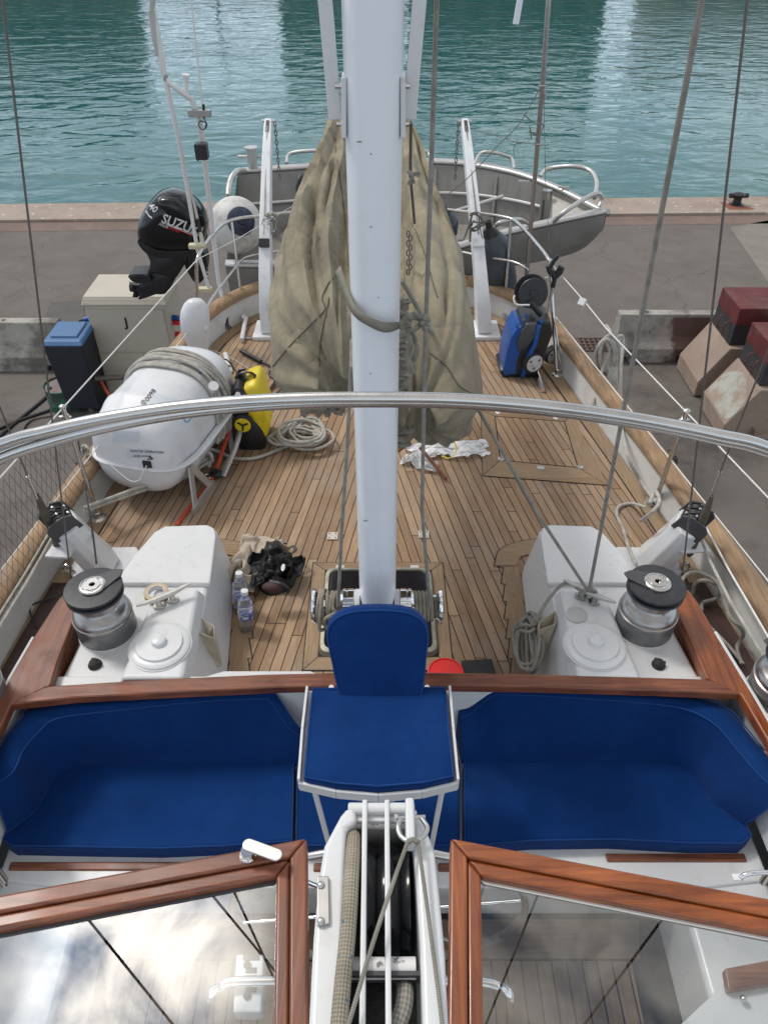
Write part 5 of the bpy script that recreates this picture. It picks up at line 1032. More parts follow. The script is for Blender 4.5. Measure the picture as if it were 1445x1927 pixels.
MR = [Z(995, 510, RM), Z(985, 502, RM), Z(962, 492, RM), Z(900, 481, RM), Z(830, 467, RM), Z(722, 455, RM), Z(600, 460, RM), Z(520, 473, RM), Z(470, 482, RM), Z(452, 492, RM), Z(440, 508, RM), Z(400, 560, RM - .02), Z(385, 590, RM - .05)]
m = MB(); m.tube(spl(MR, 5), .011, 10); m.build('lower_rail', STEEL, pp_)
for xb, yb, xt, yt in ((459, 596, 436, 414), (640, 560, 640, 389), (800, 552, 800, 391), (948, 592, 961, 414)):
    m = MB(); m.cyl(Z(xb, yb, .0), Z(xt, yt, RZ), .0135, 12); m.cyl(Z(xb, yb, 0), Z(xb, yb, .012), .04, 16); m.cyl(Z(xb, yb, 0), Z(xb, yb, .06), .02, 12); m.build('rail_post', STEEL, pp_)
def stanchion(base, top, label, brace=None, h=.85):
    a = Z(*base, 0); b = Z(*top, h); r = thing('stanchion', label, 'stanchion', a, 'stainless lifeline stanchions')
    m = MB(); m.tube([a, b], [.016, .0135], 14); m.build('post', STEEL, r)
    m = MB(); m.lathe([(.05, 0), (.052, .006), (.045, .012), (.026, .016), (.024, .05), (.017, .055)], 20, c=a); m.build('base', STEEL, r)
    d = (b - a).normalized(); m = MB(); m.lathe([(.015, 0), (.019, .004), (.019, .014), (.012, .02), (0, .022)], 14, frame(d), b); m.build('cap', STEEL, r)
    p = a.lerp(b, .93); m = MB(); m.cyl(p + Vector((-.035, 0, 0)), p + Vector((.03, 0, 0)), .006, 8); m.cyl(p - d * .012, p + d * .012, .02, 12); m.build('clamp', STEEL, r)
    return a, b
g1 = stanchion((1048, 705), (1034, 492), 'stainless post beside the blue pressure washer at the end of the stern rail')
m = MB(); m.cyl(Z(1058, 706, 0), Z(1042, 600, .45), .007, 8); m.build('brace', STEEL, bpy.data.objects['stanchion'])
g2 = stanchion((1232, 945), (1291, 776), 'stainless stanchion above the rope draped housing beside the red concrete blocks')
g3 = stanchion((186, 975), (119, 768), 'stainless stanchion in front of the liferaft with black cables hanging along it')
WHL = []
def line(pts, r, mt, name, label, cat, group=None, n=1, sp=False):
    m = MB(); q = spl(pts, 6) if sp else pts; m.tube(q, r, 8 if r > .004 else 6); return tag(m.build(name, mt), label, cat, group)
far_r = B(hw(0) + .12, 0, .86); far_l = B(-hw(0) - .14, 0, .86)
line([Z(1040, 500, .80), Z(1100, 568, .82), Z(1140, 618, .82), g2[1], g2[1] + (g2[1] - Z(1140, 618, .82)) * 1.3], .0042, LIFEL, 'lifeline', 'white upper lifeline running past the hanging rope coil', 'lifeline', 'white lifelines')
mid2 = g2[0].lerp(g2[1], .52)
q0 = Z(1040, 590, .42); line([q0, mid2, mid2 + (mid2 - q0) * 1.3], .0036, LIFEL, 'lifeline', 'white lower lifeline passing below the hanging rope coil', 'lifeline', 'white lifelines')
q0 = Z(368, 492, .82); line([q0, g3[1], g3[1] + (g3[1] - q0) * 1.0], .0042, LIFEL, 'lifeline', 'white upper lifeline crossing in front of the cream cabinet', 'lifeline', 'white lifelines')
mid3 = g3[0].lerp(g3[1], .50); q0 = Z(392, 575, .45); line([q0, mid3, mid3 + (mid3 - q0) * .9], .0036, LIFEL, 'lifeline', 'white lower lifeline passing behind the liferaft', 'lifeline', 'white lifelines')
line([Z(368, 490, .84), Z(450, 448, .9), Yp(560, 382, 7.0), Yp(600, 368, 7.2)], .003, LIFEL, 'signal_cord', 'thin pale cord stretched from the rail corner across the ball fender', 'cord')
# safety netting between the lifelines, cut by the frame edge
net = MB(); A0, A1 = g3[1] - Vector((.0, .02, .03)), g3[1] + (g3[1] - Z(368, 492, .82)) * .9; B0, B1 = g3[0] + Vector((-.03, 0, .22)), g3[0] + (g3[0] - Z(392, 640, .0)) * .9 + Vector((-.05, 0, .2))
for k in range(38):
    u0 = k / 38
    for s in (1, -1):
        pts = []
        for j in range(9):
            v = j / 8; u = u0 + s * v * .12
            if 0 <= u <= 1: pts.append(A0.lerp(A1, u).lerp(B0.lerp(B1, u), v))
        if len(pts) > 1: net.tube(pts, .0012, 4, caps=False)
tag(net.build('lifeline_net', mat('net_cord', (.10, .10, .10), .8)), 'fine diamond netting laced below the lifeline near the turnbuckle', 'net')
# ================================================================== POLES AND ANTENNAS ON THE PORT QUARTER
PA = mat('white_antenna_tube', (.66, .67, .67), .35, var=.05, vscale=8)
an = thing('antenna_pole', 'white tubular antenna pole with a forked arm rising from the rail corner', 'antenna pole', Z(428, 612, .02))
m = MB(); m.tube([Z(430, 612, .02), Z(412, 530, .35), Yp(376, 225, 6.05), Yp(359, 182, 6.05)], [.019, .019, .021, .021], 12); m.build('pole', PA, an)
m = MB(); m.cyl(Yp(352, 180, 6.05), Yp(350, 152, 6.05), .016, 12); m.cyl(Yp(350, 146, 6.05), Yp(350, 140, 6.05), .027, 16); m.cyl(Yp(350, 152, 6.05), Yp(350, 146, 6.05), .018, 12); m.build('lamp_cap', PA, an)
m = MB(); m.tube(spl([Yp(358, 186, 6.05), Yp(335, 168, 6.0), Yp(314, 150, 6.0), Yp(303, 118, 6.0), Yp(298, 80, 6.0), Yp(288, 20, 6.0)], 5), .018, 12); m.build('arm', PA, an)
m = MB(); m.cyl(Yp(293, 80, 6.0), Yp(286, 20, 6.0), .026, 12); m.cyl(Yp(297, 105, 6.0), Yp(295, 80, 6.0), .021, 12); m.cyl(Yp(289, -120, 6.0), Yp(287, 20, 6.0), .02, 12); m.build('antenna', mat('aged_grey_tube', (.42, .42, .41), .5, var=.1), an)
m = MB(); m.box(Yp(376, 213, 6.0), (.165, .05, .045)); m.build('bracket', STEELD, an, bevel=.004)
m = MB(); m.tube([Yp(382, 205, 6.0), Yp(358, -20, 6.0), Yp(345, -160, 6.0)], [.008, .005, .003], 8); m.build('whip', PA, an)
m = MB(); m.cyl(Yp(384, 222, 6.0), Yp(383, 196, 6.0), .011, 10); m.tube(spl([Yp(384, 222, 6.0), Yp(390, 236, 6.0), Yp(382, 244, 5.98), Yp(374, 236, 6.0), Yp(378, 228, 6.0), Yp(388, 232, 6.0), Yp(386, 243, 6.0)], 5), .004, 6); m.build('cable', BLACK, an)
m = MB(); m.box(Yp(380, 284, 5.9), (.09, .09, .11)); m.box(Yp(371, 286, 5.95), (.02, .05, .12)); m.build('lamp', BLACK, an, bevel=.012)
m = MB()
for k in range(5): m.tube(spl([Z(420, 560, .2), Z(424 + k, 590, .12), Z(418 + k * 3, 610, .06), Z(416 + k * 5, 625 - k * 2, .01)], 5), .006, 6)
m.build('cable', BLACK, an)
an2 = thing('whip_pole', 'slim white pole leaning from the cream brackets up to the forked arm', 'pole', Yp(385, 540, 6.1))
m = MB(); m.tube([Yp(394, 545, 6.0), Yp(372, 470, 6.0), Yp(342, 290, 6.0), Yp(312, 150, 6.0), Yp(286, -10, 6.0), Yp(270, -120, 6.0)], [.014, .015, .0165, .0165, .013, .010], 10); m.build('pole', PA, an2)
m = MB(); m.cyl(Yp(313, 152, 6.0), Yp(311, 140, 6.0), .019, 10); m.build('ferrule', STEELD, an2)
BR = mat('yellowed_plastic', (.55, .50, .34), .5)
for px_, py_ in ((372, 463), (384, 545)): m = MB(); m.box(Yp(px_, py_, 6.0), (.14, .06, .038)); m.build('clamp_bracket', BR, an2, bevel=.008)
m = MB(); m.tube([Yp(383, 465, 6.02), Yp(376, 430, 6.02), Yp(366, 385, 6.02), Yp(352, 335, 6.02)], [.02, .012, .009, .006], 10); tag(m.build('short_antenna', mat('cream_grp', (.6, .58, .5), .4)), 'short cream whip antenna with a black sleeve in front of the motor', 'antenna')
m = MB(); m.cyl(Yp(377, 436, 6.0), Yp(372, 412, 6.0), .014, 10); m.build('sleeve', BLACK, bpy.data.objects['short_antenna'])
line([Z(990, 527, .30), Yp(1020, 165, 6.3), Yp(1036, -60, 6.3), Yp(1050, -260, 6.3)], .019, STEELD, 'stainless_pole', 'tall slightly leaning stainless pole rising from the stern rail near the dinghy bow', 'pole')
CORD = ropemat('pole_cord', (.3, .29, .26), (.12, .11, .1), 1.5)
m = MB(); m.tube(spl([Yp(1018, 162, 6.28), Yp(975, 235, 6.3), Yp(935, 275, 6.35), Yp(880, 335, 6.4), Yp(830, 375, 6.5), Yp(800, 395, 6.6)], 3), .0035, 6); m.tube([Yp(882, 240, 7.3), Yp(972, 268, 6.4), Yp(1016, 272, 6.3)], .003, 6); m.tube(spl([Yp(985, 215, 6.3), Yp(1005, 232, 6.3), Yp(1022, 235, 6.3), Yp(1014, 252, 6.3), Yp(1000, 250, 6.3), Yp(996, 238, 6.3), Yp(1000, 262, 6.3)], 5), .004, 6); m.tube([Yp(1023, 180, 6.28), Yp(1026, 340, 6.3), Yp(1034, 478, 6.2)], .0025, 6); m.tube(spl([Yp(972, 268, 6.4), Yp(966, 280, 6.4), Yp(968, 296, 6.4)], 4), .003, 6)
tag(m.build('signal_cord', CORD), 'thin grey cords with knots strung from the stainless pole to the davit', 'cord')
for q_ in ((1012, 162, 1030, 162, .007), (1008, 272, 1028, 272, .007), (1025, 175, 1025, 188, .012)):
    m = MB(); m.cyl(Yp(q_[0], q_[1], 6.26), Yp(q_[2], q_[3], 6.26), q_[4], 8); m.build('pin', STEELD, bpy.data.objects['stainless_pole'])
m = MB(); m.bar(Yp(970, 46, 3.2), Yp(985, -40, 3.2), .022, .012, (0, 1, 0)); tag(m.build('spreader_bar', PAINT, bevel=.003), 'white flat bar end dipping into view from above', 'bar')
# lashings, shackles and chain on the rails near the davits
def tangle(name, label, cat, c, y, spread, n, r, mt, seed, group=None, down=.0):
    rnd = random.Random(seed); m = MB()
    for k in range(n):
        a = rnd.uniform(0, 6.28); pts = []
        for j in range(9):
            a += rnd.uniform(.5, 1.2); rr = spread * rnd.uniform(.45, 1)
            pts.append(Yp(c[0] + rr * math.cos(a), c[1] + rr * .9 * math.sin(a) + down * j / 8, y + rnd.uniform(-.03, .03)))
        m.tube(spl(pts, 5), r, 7)
    return tag(m.build(name, mt), label, cat, group)
tangle('lashing_knot', 'pale lashing and carabiners where the stern rail meets the davit by the ball fender', 'lashing', (510, 408), 6.55, 11, 4, .009, ROPEW, 5)
m = MB()
for c_, rx, ry in (((500, 425), 7, 16), ((514, 422), 6, 14), ((508, 430), 5, 12)): m.tube([Yp(c_[0] + rx * math.cos(a), c_[1] + ry * math.sin(a), 6.5) for a in [2 * PI * k / 16 for k in range(16)]], .006, 6, closed=True)
tag(m.build('carabiner', STEEL), 'steel carabiners hanging from the lashing beside the ball fender', 'carabiner')
m = MB(); m.tube(spl([Yp(520, 410, 6.5), Yp(524, 440, 6.5), Yp(532, 458, 6.5), Yp(540, 448, 6.5), Yp(548, 436, 6.55), Yp(556, 445, 6.6)], 6), .009, 7); m.tube(spl([Yp(545, 460, 6.6), Yp(550, 440, 6.6), Yp(562, 436, 6.6), Yp(570, 450, 6.6)], 5), .012, 8); tag(m.build('grey_rope_end', ROPEG), 'grey rope hook dangling from the rail beside the davit', 'rope')
tangle('lashing_knot', 'grey cord and chain bundle lashing the stern rail to the davit near the dinghy bow', 'lashing', (896, 408), 6.4, 16, 4, .006, CORD, 9, down=20)
m = MB(); m.tube(spl([Yp(890, 400, 6.4), Yp(880, 430, 6.4), Yp(872, 450, 6.4), Yp(862, 452, 6.4)], 5), .007, 6); m.tube(spl([Yp(900, 405, 6.4), Yp(905, 440, 6.4), Yp(914, 462, 6.4)], 5), .005, 6); m.tube([Yp(886, 410, 6.4), Yp(884, 455, 6.4)], .009, 6); tag(m.build('hanging_cords', WIRE), 'dark cords and chain dangling beside the davit near the dinghy bow', 'cord')
m = MB(); 
for k in range(4): m.tube(spl([Yp(812 + k * 4, 386, 6.7), Yp(806 + k * 6, 398, 6.65), Yp(812 + k * 4, 412 + k * 3, 6.65), Yp(822 + k * 3, 400, 6.68), Yp(820 + k * 2, 384, 6.7)], 5), .010, 7)
tag(m.build('fender_rope', ROPEW), 'off white rope turns over the rail at the dark grey fender', 'rope')
hk = MB(); hk.tube(spl([Yp(812, 455, 6.9), Yp(828, 442, 6.9), Yp(846, 430, 6.9), Yp(842, 420, 6.9), Yp(826, 421, 6.9), Yp(808, 435, 6.9)], 5), .014, 8); tag(hk.build('white_hook_tube', ALUL), 'curved white tube end sticking out beside the khaki cover, upper one', 'tube')
hk = MB(); hk.tube(spl([Yp(832, 508, 6.6), Yp(842, 504, 6.6), Yp(862, 494, 6.6), Yp(858, 488, 6.6), Yp(842, 490, 6.6), Yp(828, 498, 6.6)], 5), .013, 8); tag(hk.build('white_hook_tube', ALUL), 'curved white tube end sticking out beside the khaki cover, lower one', 'tube')
# tangle of hull fittings at the rail corner, washed out by lines: small white hooks on the lifeline
m = MB(); m.bar(Z(1098, 562, .84), Z(1092, 575, .80), .05, .03); m.cyl(Z(1096, 575, .80), Z(1082, 640, .2), .006, 8); tag(m.build('gate_hook', WHITE, bevel=.004), 'white plastic hook clipped on the lifeline with a thin rod below', 'hook')
# ================================================================== ON THE QUAY
cab = thing('electric_cabinet', 'tall cream electric cabinet with a black letter J on its front', 'cabinet', (-3.26, 9.14, G))
CX0, CX1, CY0, CY1, CT = -3.77, -2.76, 8.78, 9.5, -.88
m = MB(); m.box(((CX0 + CX1) / 2, (CY0 + CY1) / 2, (G + CT) / 2), (CX1 - CX0, CY1 - CY0, CT - G)); b_ = bvh(m); m.build('housing', CREAM, cab, bevel=.015)
m = MB(); m.prism([(CX0 - .03, CY0 - .03), (CX1 + .03, CY0 - .03), (CX1 + .03, CY1 + .03), (CX0 - .03, CY1 + .03)], CT - .06, CT + .03, [(CX0, CY0 + .03), (CX1, CY0 + .03), (CX1, CY1), (CX0, CY1)]); m.build('roof', CREAM, cab, bevel=.008)
for z0, z1 in ((CT - .13, -1.60), (-1.63, -2.22)):
    m = MB(); m.box(((CX0 + CX1) / 2, CY0 - .008, (z0 + z1) / 2), (CX1 - CX0 - .06, .02, z0 - z1)); m.build('door', CREAM, cab, bevel=.006)
m = MB(); p = Yp(238, 607, CY0 - .02); m.text('J', .17, (p.x, p.y - .004, p.z), Matrix(((1, 0, 0), (0, 0, 1), (0, 1, 0))), .002); m.build('lettering', BLACK, cab, smooth=False)
for (px, py, mt, nm) in ((322, 597, BLUEP, 'socket'), (323, 606, REDP, 'socket'), (327, 628, REDP, 'socket')):
    p = Yp(px, py, 9.0); m = MB(); m.cyl((CX1, p.y, p.z), (CX1 + .08, p.y - .02, p.z), .035, 12); m.build(nm, mt, cab)
m = MB(); p = Yp(160, 602, 8.9); m.cyl((CX0 - .10, 8.9, p.z), (CX0, 8.9, p.z + .02), .035, 12); m.build('socket', BLUEP, cab)
line([(CX0 - .1, 8.9, p.z), (CX0 - .17, 8.86, p.z - .05), (CX0 - .16, 8.8, p.z - .6), (CX0 - .1, 8.75, G + .03)], .012, BLACK, 'power_cable', 'black cable hanging from the blue plug between bin and cabinet', 'cable', sp=True)
line([(CX1 + .08, 8.98, -1.25), (CX1 + .2, 8.95, -1.3), (CX1 + .22, 8.9, -1.9), (CX1 + .3, 8.8, G + .02)], .010, BLACK, 'power_cable', 'dark cable hanging from the sockets on the cabinet side', 'cable', sp=True)
bn = thing('wheelie_bin', 'dark wheelie bin with a blue lid standing beside the cream cabinet', 'bin', (-3.95, 8.6, G))
BX = -3.98; 
m = MB(); m.prism([(BX - .21, 8.38), (BX + .21, 8.38), (BX + .21, 8.85), (BX - .21, 8.85)], G + .06, -1.27, [(BX - .245, 8.3), (BX + .245, 8.3), (BX + .245, 8.90), (BX - .245, 8.90)]); m.build('body', mat('bin_dark', (.02, .024, .034), .5, var=.2), bn, bevel=.02)
m = MB(); m.prism([(BX - .265, 8.28), (BX + .265, 8.28), (BX + .265, 8.92), (BX - .265, 8.92)], -1.27, -1.215, [(BX - .225, 8.34), (BX + .225, 8.34), (BX + .225, 8.88), (BX - .225, 8.88)]); m.build('lid', mat('bin_blue', (.055, .14, .30), .5, var=.08, vscale=5), bn, bevel=.02)
m = MB(); m.prism([(BX - .17, 8.42), (BX + .17, 8.42), (BX + .17, 8.82), (BX - .17, 8.82)], -1.22, -1.19); m.build('lid_panel', mat('bin_blue_top', (.065, .155, .32), .5), bn, bevel=.02)
for s in (-1, 1): m = MB(); m.cyl((BX + s * .24, 8.9, G + .1), (BX + s * .19, 8.9, G + .1), .1, 20); m.build('wheel', RUBBER, bn)
dr = thing('oil_drum', 'squat rusty topped green drum standing in front of the wheelie bin', 'drum', (-4.19, 8.42, G))
dc = Z(123, 772, G); dc.y += .12; m = MB(); m.lathe([(.225, 0), (.225, .10), (.232, .11), (.225, .12), (.225, .3), (.235, .33), (.225, .335), (.21, .31), (0, .31)], 32, c=dc); m.build('drum', mat('drum_green', (.02, .14, .10), .5, var=.3, vscale=6, dirt=(.05, .045, .04), damt=.9, dscale=3.5, dlo=.42, dhi=.5), dr)
m = MB(); m.lathe([(.205, .312), (0, .314)], 32, c=dc); m.build('lid', mat('drum_rust', (.16, .16, .16), .6, dirt=(.22, .09, .05), damt=.9, dscale=6, dlo=.48, dhi=.56), dr); m = MB(); m.cyl(dc + Vector((-.13, -.08, .313)), dc + Vector((-.13, -.08, .33)), .03, 12); m.build('bung', BLACK, dr)
pr = thing('pipe_guard', 'bent grey steel pipe guard standing between drum and liferaft', 'guard rail', Z(174, 775, G))
fa = Z(174, 775, G); m = MB(); m.tube(spl([fa, fa + Vector((-.03, 0, .3)), fa + Vector((-.08, 0, .42)), fa + Vector((.02, .03, .47)), fa + Vector((.5, .1, .47)), fa + Vector((1.1, .15, .47))], 6), .035, 12); m.build('pipe', mat('rusty_grey_pipe', (.14, .12, .11), .6, .3, var=.3, vscale=8, dirt=(.15, .07, .04), damt=.6, dscale=8), pr)
m = MB(); m.cyl(fa, fa + Vector((0, 0, .015)), .08, 12); m.build('foot', WIRE, pr)
line([Z(182, 706, -1.83), Z(192, 720, -1.95), Z(214, 757, -2.1)], .02, mat('orange_strap', (.65, .12, .05), .7), 'orange_strap', 'orange strap hanging off the grey pipe guard', 'strap')
line([Z(-20, 838, G + .02), Z(30, 795, G + .02), Z(90, 745, G + .02), Z(110, 715, G + .03), Z(112, 700, G + .02), Z(90, 690, G + .02)], .022, BLACK, 'ground_hose', 'black hose running past the drum along the quay, thicker one', 'hose', 'hoses on the quay', sp=True)
line([Z(-20, 815, G + .02), Z(40, 790, G + .02), Z(100, 770, G + .02), Z(160, 745, G + .02), Z(210, 735, G + .02)], .02, BLACK, 'ground_hose', 'black hose crossing behind the drum towards the cabinet', 'hose', 'hoses on the quay', sp=True)
line([Z(100, 782, G + .02), Z(62, 790, G + .02), Z(46, 808, G + .02), Z(60, 822, G + .02), Z(105, 828, G + .02)], .010, BLACK, 'ground_hose', 'thin black cable looping on the ground below the drum', 'hose', 'hoses on the quay', sp=True)
def barrier(x0, x1, y, label, mt, tilt=0):
    r = thing('concrete_barrier', label, 'barrier', ((x0 + x1) / 2, y, G), 'concrete road barriers')
    prof = [(-.02, .10), (-.02, .22), (.10, .36), (.18, .67), (.34, .67), (.42, .36), (.54, .22), (.54, .10)]
    m = MB(); m.loft([[Vector((x, y + a, G + b)) for a, b in prof] for x in (x0, x1)]); m.build('body', mt, r, smooth=False, bevel=.012)
    n = max(2, int((x1 - x0) / .9)); w = (x1 - x0) / n
    for k in range(n):
        m = MB(); m.box((x0 + (k + .5) * w, y + .26, G + .05), (w * .62, .55, .11)); m.build('foot', mt, r, bevel=.01)
    for u in (.18, .7):
        m = MB(); m.cyl((x0 + (x1 - x0) * u, y + .26, G + .668), (x0 + (x1 - x0) * u, y + .26, G + .674), .03, 10); m.build('lifting_hole', BLACK, r)
    m = MB(); m.cyl((x0 + .45, y + .12, G + .42), (x0 + .45, y + .155, G + .43), .02, 8); m.build('pin_hole', BLACK, r)
barrier(-7.2, -4.62, 9.5, 'mossy whitish grey concrete barrier beside the wheelie bin', CONC)
barrier(3.40, 5.6, 9.76, 'concrete barrier smeared with dark red paint behind the wedge blocks', half_red('half_red_concrete'))
def block(dy, lab):
    r = thing('wedge_block', lab, 'concrete block', (5.4, 9.2 + dy, G), 'wedge fronted concrete blocks')
    y0, y1 = 8.78 + dy, 9.58 + dy; prof = [(4.25, .02), (4.25, .24), (4.54, .74), (7.2, .74), (7.2, .02)]
    m = MB(); m.loft([[Vector((x, y, G + z)) for x, z in prof] for y in (y0, y1)]); m.build('body', CONCP, r, smooth=False, bevel=.015)
    m = MB(); m.box((5.85, y0 - .006, G + .10), (2.6, .16, .05)); m.build('ledge', CONCP, r, bevel=.008)
    for x in (4.62, 5.05, 5.5): m = MB(); m.box((x, y0 - .03, G + .15), (.015, .12, .12)); m.build('gusset', CONCP, r)
    m = MB(); m.box((5.02, y0 - .004, G + .46), (.17, .03, .12)); m.build('lifting_pocket', BLACK, r)
    m = MB(); m.box((6.0, (y0 + y1) / 2 + .02, G + .74 + .14), (2.9, .66, .28)); m.build('timber_base', DARKTAR, r, bevel=.01)
    m = MB(); m.box((6.0, (y0 + y1) / 2 + .02, G + .74 + .40), (2.91, .67, .24)); m.build('timber_top', REDPAINT, r, bevel=.012)
    m = MB(); m.box((5.9, y0 + .03, G + .98), (1.4, .08, .03)); m.build('steel_shelf', REDPAINT, r)
    for yy in (.22, .42):
        m = MB(); m.tube(spl([(4.54, y0 + yy, G + 1.0), (4.48, y0 + yy, G + 1.0), (4.47, y0 + yy, G + .86), (4.54, y0 + yy, G + .84)], 4), .010, 6); m.build('lashing_eye', mat('rusty_eye', (.18, .07, .05), .8), r)
    if dy:
        a, b, c_, d_ = (4.27, .275), (4.27, .275), (4.44, .565), (4.44, .565); pl = [(.10, y0 + .05), (.04, y0 + .50), (.10, y0 + .74), (.55, y0 + .76), (.80, y0 + .62), (.93, y0 + .42), (.80, y0 + .20), (.60, y0 + .05)]
        m = MB(); q = [Vector((4.25 + .29 * u - .003, yy, G + .24 + .50 * u + .003)) for u, yy in pl]; q = spl(q, 4, True); m.add(q, [tuple(range(len(q)))]); m.build('pale_patch', mat('pale_lime_patch', (.43, .44, .39), .9, var=.1, vscale=6, dirt=(.34, .26, .21), damt=.95, dscale=3.2, dlo=.42, dhi=.56), r, smooth=False)
block(0, 'pink stained wedge block whose red and black timber top stands farther from the yacht')
b2 = block(-1.04, 'wedge block with a pale patch on its slope, closer to the yacht')
m = MB(); a, b = Z(1052, 638, G), Z(1150, 662, G)
def grate(x0, x1, y0, y1, label):
    r = thing('drain_grate', label, 'drain grate', ((x0 + x1) / 2, y0, G), 'rusty drain grates')
    m = MB(); m.box(((x0 + x1) / 2, (y0 + y1) / 2, G + .006), (x1 - x0, y1 - y0, .004)); m.build('channel', BLACK, r, smooth=False)
    m = MB(); n = int((x1 - x0) / .075)
    for k in range(n): m.box((x0 + (k + .5) * (x1 - x0) / n, (y0 + y1) / 2, G + .014), (.034, y1 - y0, .012))
    for v in (.02, .25, .5, .75, .98): m.box(((x0 + x1) / 2, lerp(y0, y1, v), G + .022), (x1 - x0, .02, .008))
    m.build('grating', mat('rust_grate', (.12, .07, .055), .8, var=.3, vscale=5), r, smooth=False)
grate(a.x, b.x + .7, b.y, a.y, 'rusty slotted drain grate between yacht and red stained barrier')
a, b = Z(318, 640, G), Z(352, 658, G); grate(a.x, b.x, b.y, a.y, 'short rusty drain grate beside the cream cabinet')
m = MB(); q = [Z(96, 570, G), Z(160, 566, G), Z(160, 615, G), Z(80, 615, G)]; m.prism(q, G + .002, G + .012); tag(m.build('steel_cover', mat('dark_cover', (.09, .085, .08), .8, var=.2, vscale=3), smooth=False), 'dark steel cover plate set in the asphalt behind the bin', 'cover plate')
bl = thing('mooring_bollard', 'small black mooring bollard on the coping at the water edge', 'bollard', Z(1383, 390, G + .05))
bc = Z(1384, 386, G + .05); m = MB(); m.lathe([(.16, 0), (.15, .03), (.09, .06), (.085, .16), (.13, .19), (.14, .23), (.08, .26), (0, .27)], 20, c=bc); m.cyl(bc + Vector((-.2, 0, .2)), bc + Vector((.2, 0, .2)), .05, 10); m.build('bollard', BLACK, bl)
m = MB(); m.prism([bc + Vector((.2, -.3, 0)), bc + Vector((.3, -.25, 0)), bc + Vector((-.3, .2, 0)), bc + Vector((-.25, -.3, 0))], G + .056, G + .062)
m.build('rust_stain', mat('rust', (.25, .08, .05), .9), bl, smooth=False)
# ================================================================== LIFERAFT
lr = thing('liferaft_canister', 'white liferaft canister wound with rope, lashed down on the teak deck', 'liferaft', (-1.42, 4.26, 0))
A_, B_ = Vector((-1.565, 3.74, .36)), Vector((-1.32, 4.72, .36)); AX = (B_ - A_).normalized(); RX = Vector((AX.y, -AX.x, 0)); LN = (B_ - A_).length
RAFT = mat('raft_white', (.68, .69, .71), .38, var=.03, vscale=3, dirt=(.50, .50, .50), damt=.4, dscale=5, coat=.2)
def sec(t, k, a=.32, b=.32, ex=.72):
    out = []
    for i in range(48):
        an = 2 * PI * i / 48; c, s = math.cos(an), math.sin(an); bb = b if s > 0 else b * .95
        out.append(A_ + AX * (t * LN) + RX * (a * k * math.copysign(abs(c) ** ex, c)) + Vector((0, 0, bb * k * math.copysign(abs(s) ** ex, s))))
    return out
m = MB(); m.loft([sec(t, k) for t, k in ((-.03, .3), (-.025, .62), (-.01, .80), (.03, .88), (.10, .93), (.18, .97), (.21, 1.0), (.245, 1.02), (.26, 1.0), (.55, 1.0), (.575, 1.02), (.60, 1.0), (.72, 1.0), (.735, 1.03), (.77, 1.03), (.79, 1.0), (.86, .96), (.93, .90), (.98, .80), (1.0, .6), (1.01, .3))]); rb = bvh(m); m.build('shell', RAFT, lr, angle=50)
lo = []
for i in range(64):
    an = 2 * PI * i / 64; c, s = math.cos(an), math.sin(an); x = .35 * math.copysign(abs(c) ** .5, c); y = (LN / 2 + .035) * math.copysign(abs(s) ** .42, s)
    lo.append(A_ + AX * (LN / 2 + y) + RX * x + Vector((0, 0, -.04)))
m = MB(); m.tube(lo, .024, 8, closed=True, flat=.6); m.build('rim', RAFT, lr)
def wrap(t0, t1, k, r, skew, ph=0):
    pts = []
    for j in range(41):
        u = j / 40; an = R(-25) + u * R(230); c, s = math.cos(an), math.sin(an); tt = lerp(t0, t1, u) + skew * math.sin(u * PI * 2 + ph)
        pts.append(A_ + AX * (tt * LN) + RX * (.32 * k * math.copysign(abs(c) ** .75, c)) + Vector((0, 0, .32 * k * math.copysign(abs(s) ** .75, s))))
    m.tube(pts, r, 8)
m = MB()
for k in range(9): wrap(.50 + k * .026, .62 + k * .028, 1.04 + .03 * (k % 2) + .02 * (k % 3 == 0), .0105, .012, k * 1.3)
for k in range(3): wrap(.74 - k * .04, .56 + k * .05, 1.10, .0125, .02, k)
m.build('rope_wraps', ROPEW, lr)
m = MB(); p = hit(rb, 393, 738, .03); n_ = (CAMV - p).normalized(); m.cyl(p, p + Vector((.02, -.03, .05)), .016, 12); m.cyl(p + Vector((.02, -.03, .05)), p + Vector((.025, -.04, .065)), .033, 16); m.build('toggle', RAFT, lr)
DARKT = mat('dark_print', (.05, .05, .06), .6); BLUET = mat('blue_print', (.08, .30, .60), .5)
m = MB(); decal(m, 'PAINTER OPERATION', 6.5, (277, 850), 3, rb, .002); decal(m, 'LINE', 6.5, (258, 858), 3, rb, .002); decal(m, '0098', 13, (284, 744), -52, rb, .002)
for rr in (5.0, 2.0):
    q = [hit(rb, 271 + rr * math.cos(a), 758 + rr * math.sin(a), .002) for a in [2 * PI * k / 14 for k in range(15)]]; m.tube([x for x in q if x], .0016 if rr > 3 else .0022, 4)
q = onto(rb, [(266, 858), (277, 858), (286, 862)], .003); m.tube(q, .003, 5) if len(q) > 1 else None
q = onto(rb, [(281, 857), (288, 863), (279, 864)], .003); m.tube(q, .004, 5) if len(q) > 1 else None
m.build('lettering', DARKT, lr, smooth=False)
for pts in ([(345, 786), (351, 795), (360, 786)], [(372, 705), (380, 700), (386, 706)]):
    q = onto(rb, pts, .003, 2); m = MB()
    if len(q) > 1: m.tube(q, .004, 5); m.build('blue_mark', BLUET, lr)
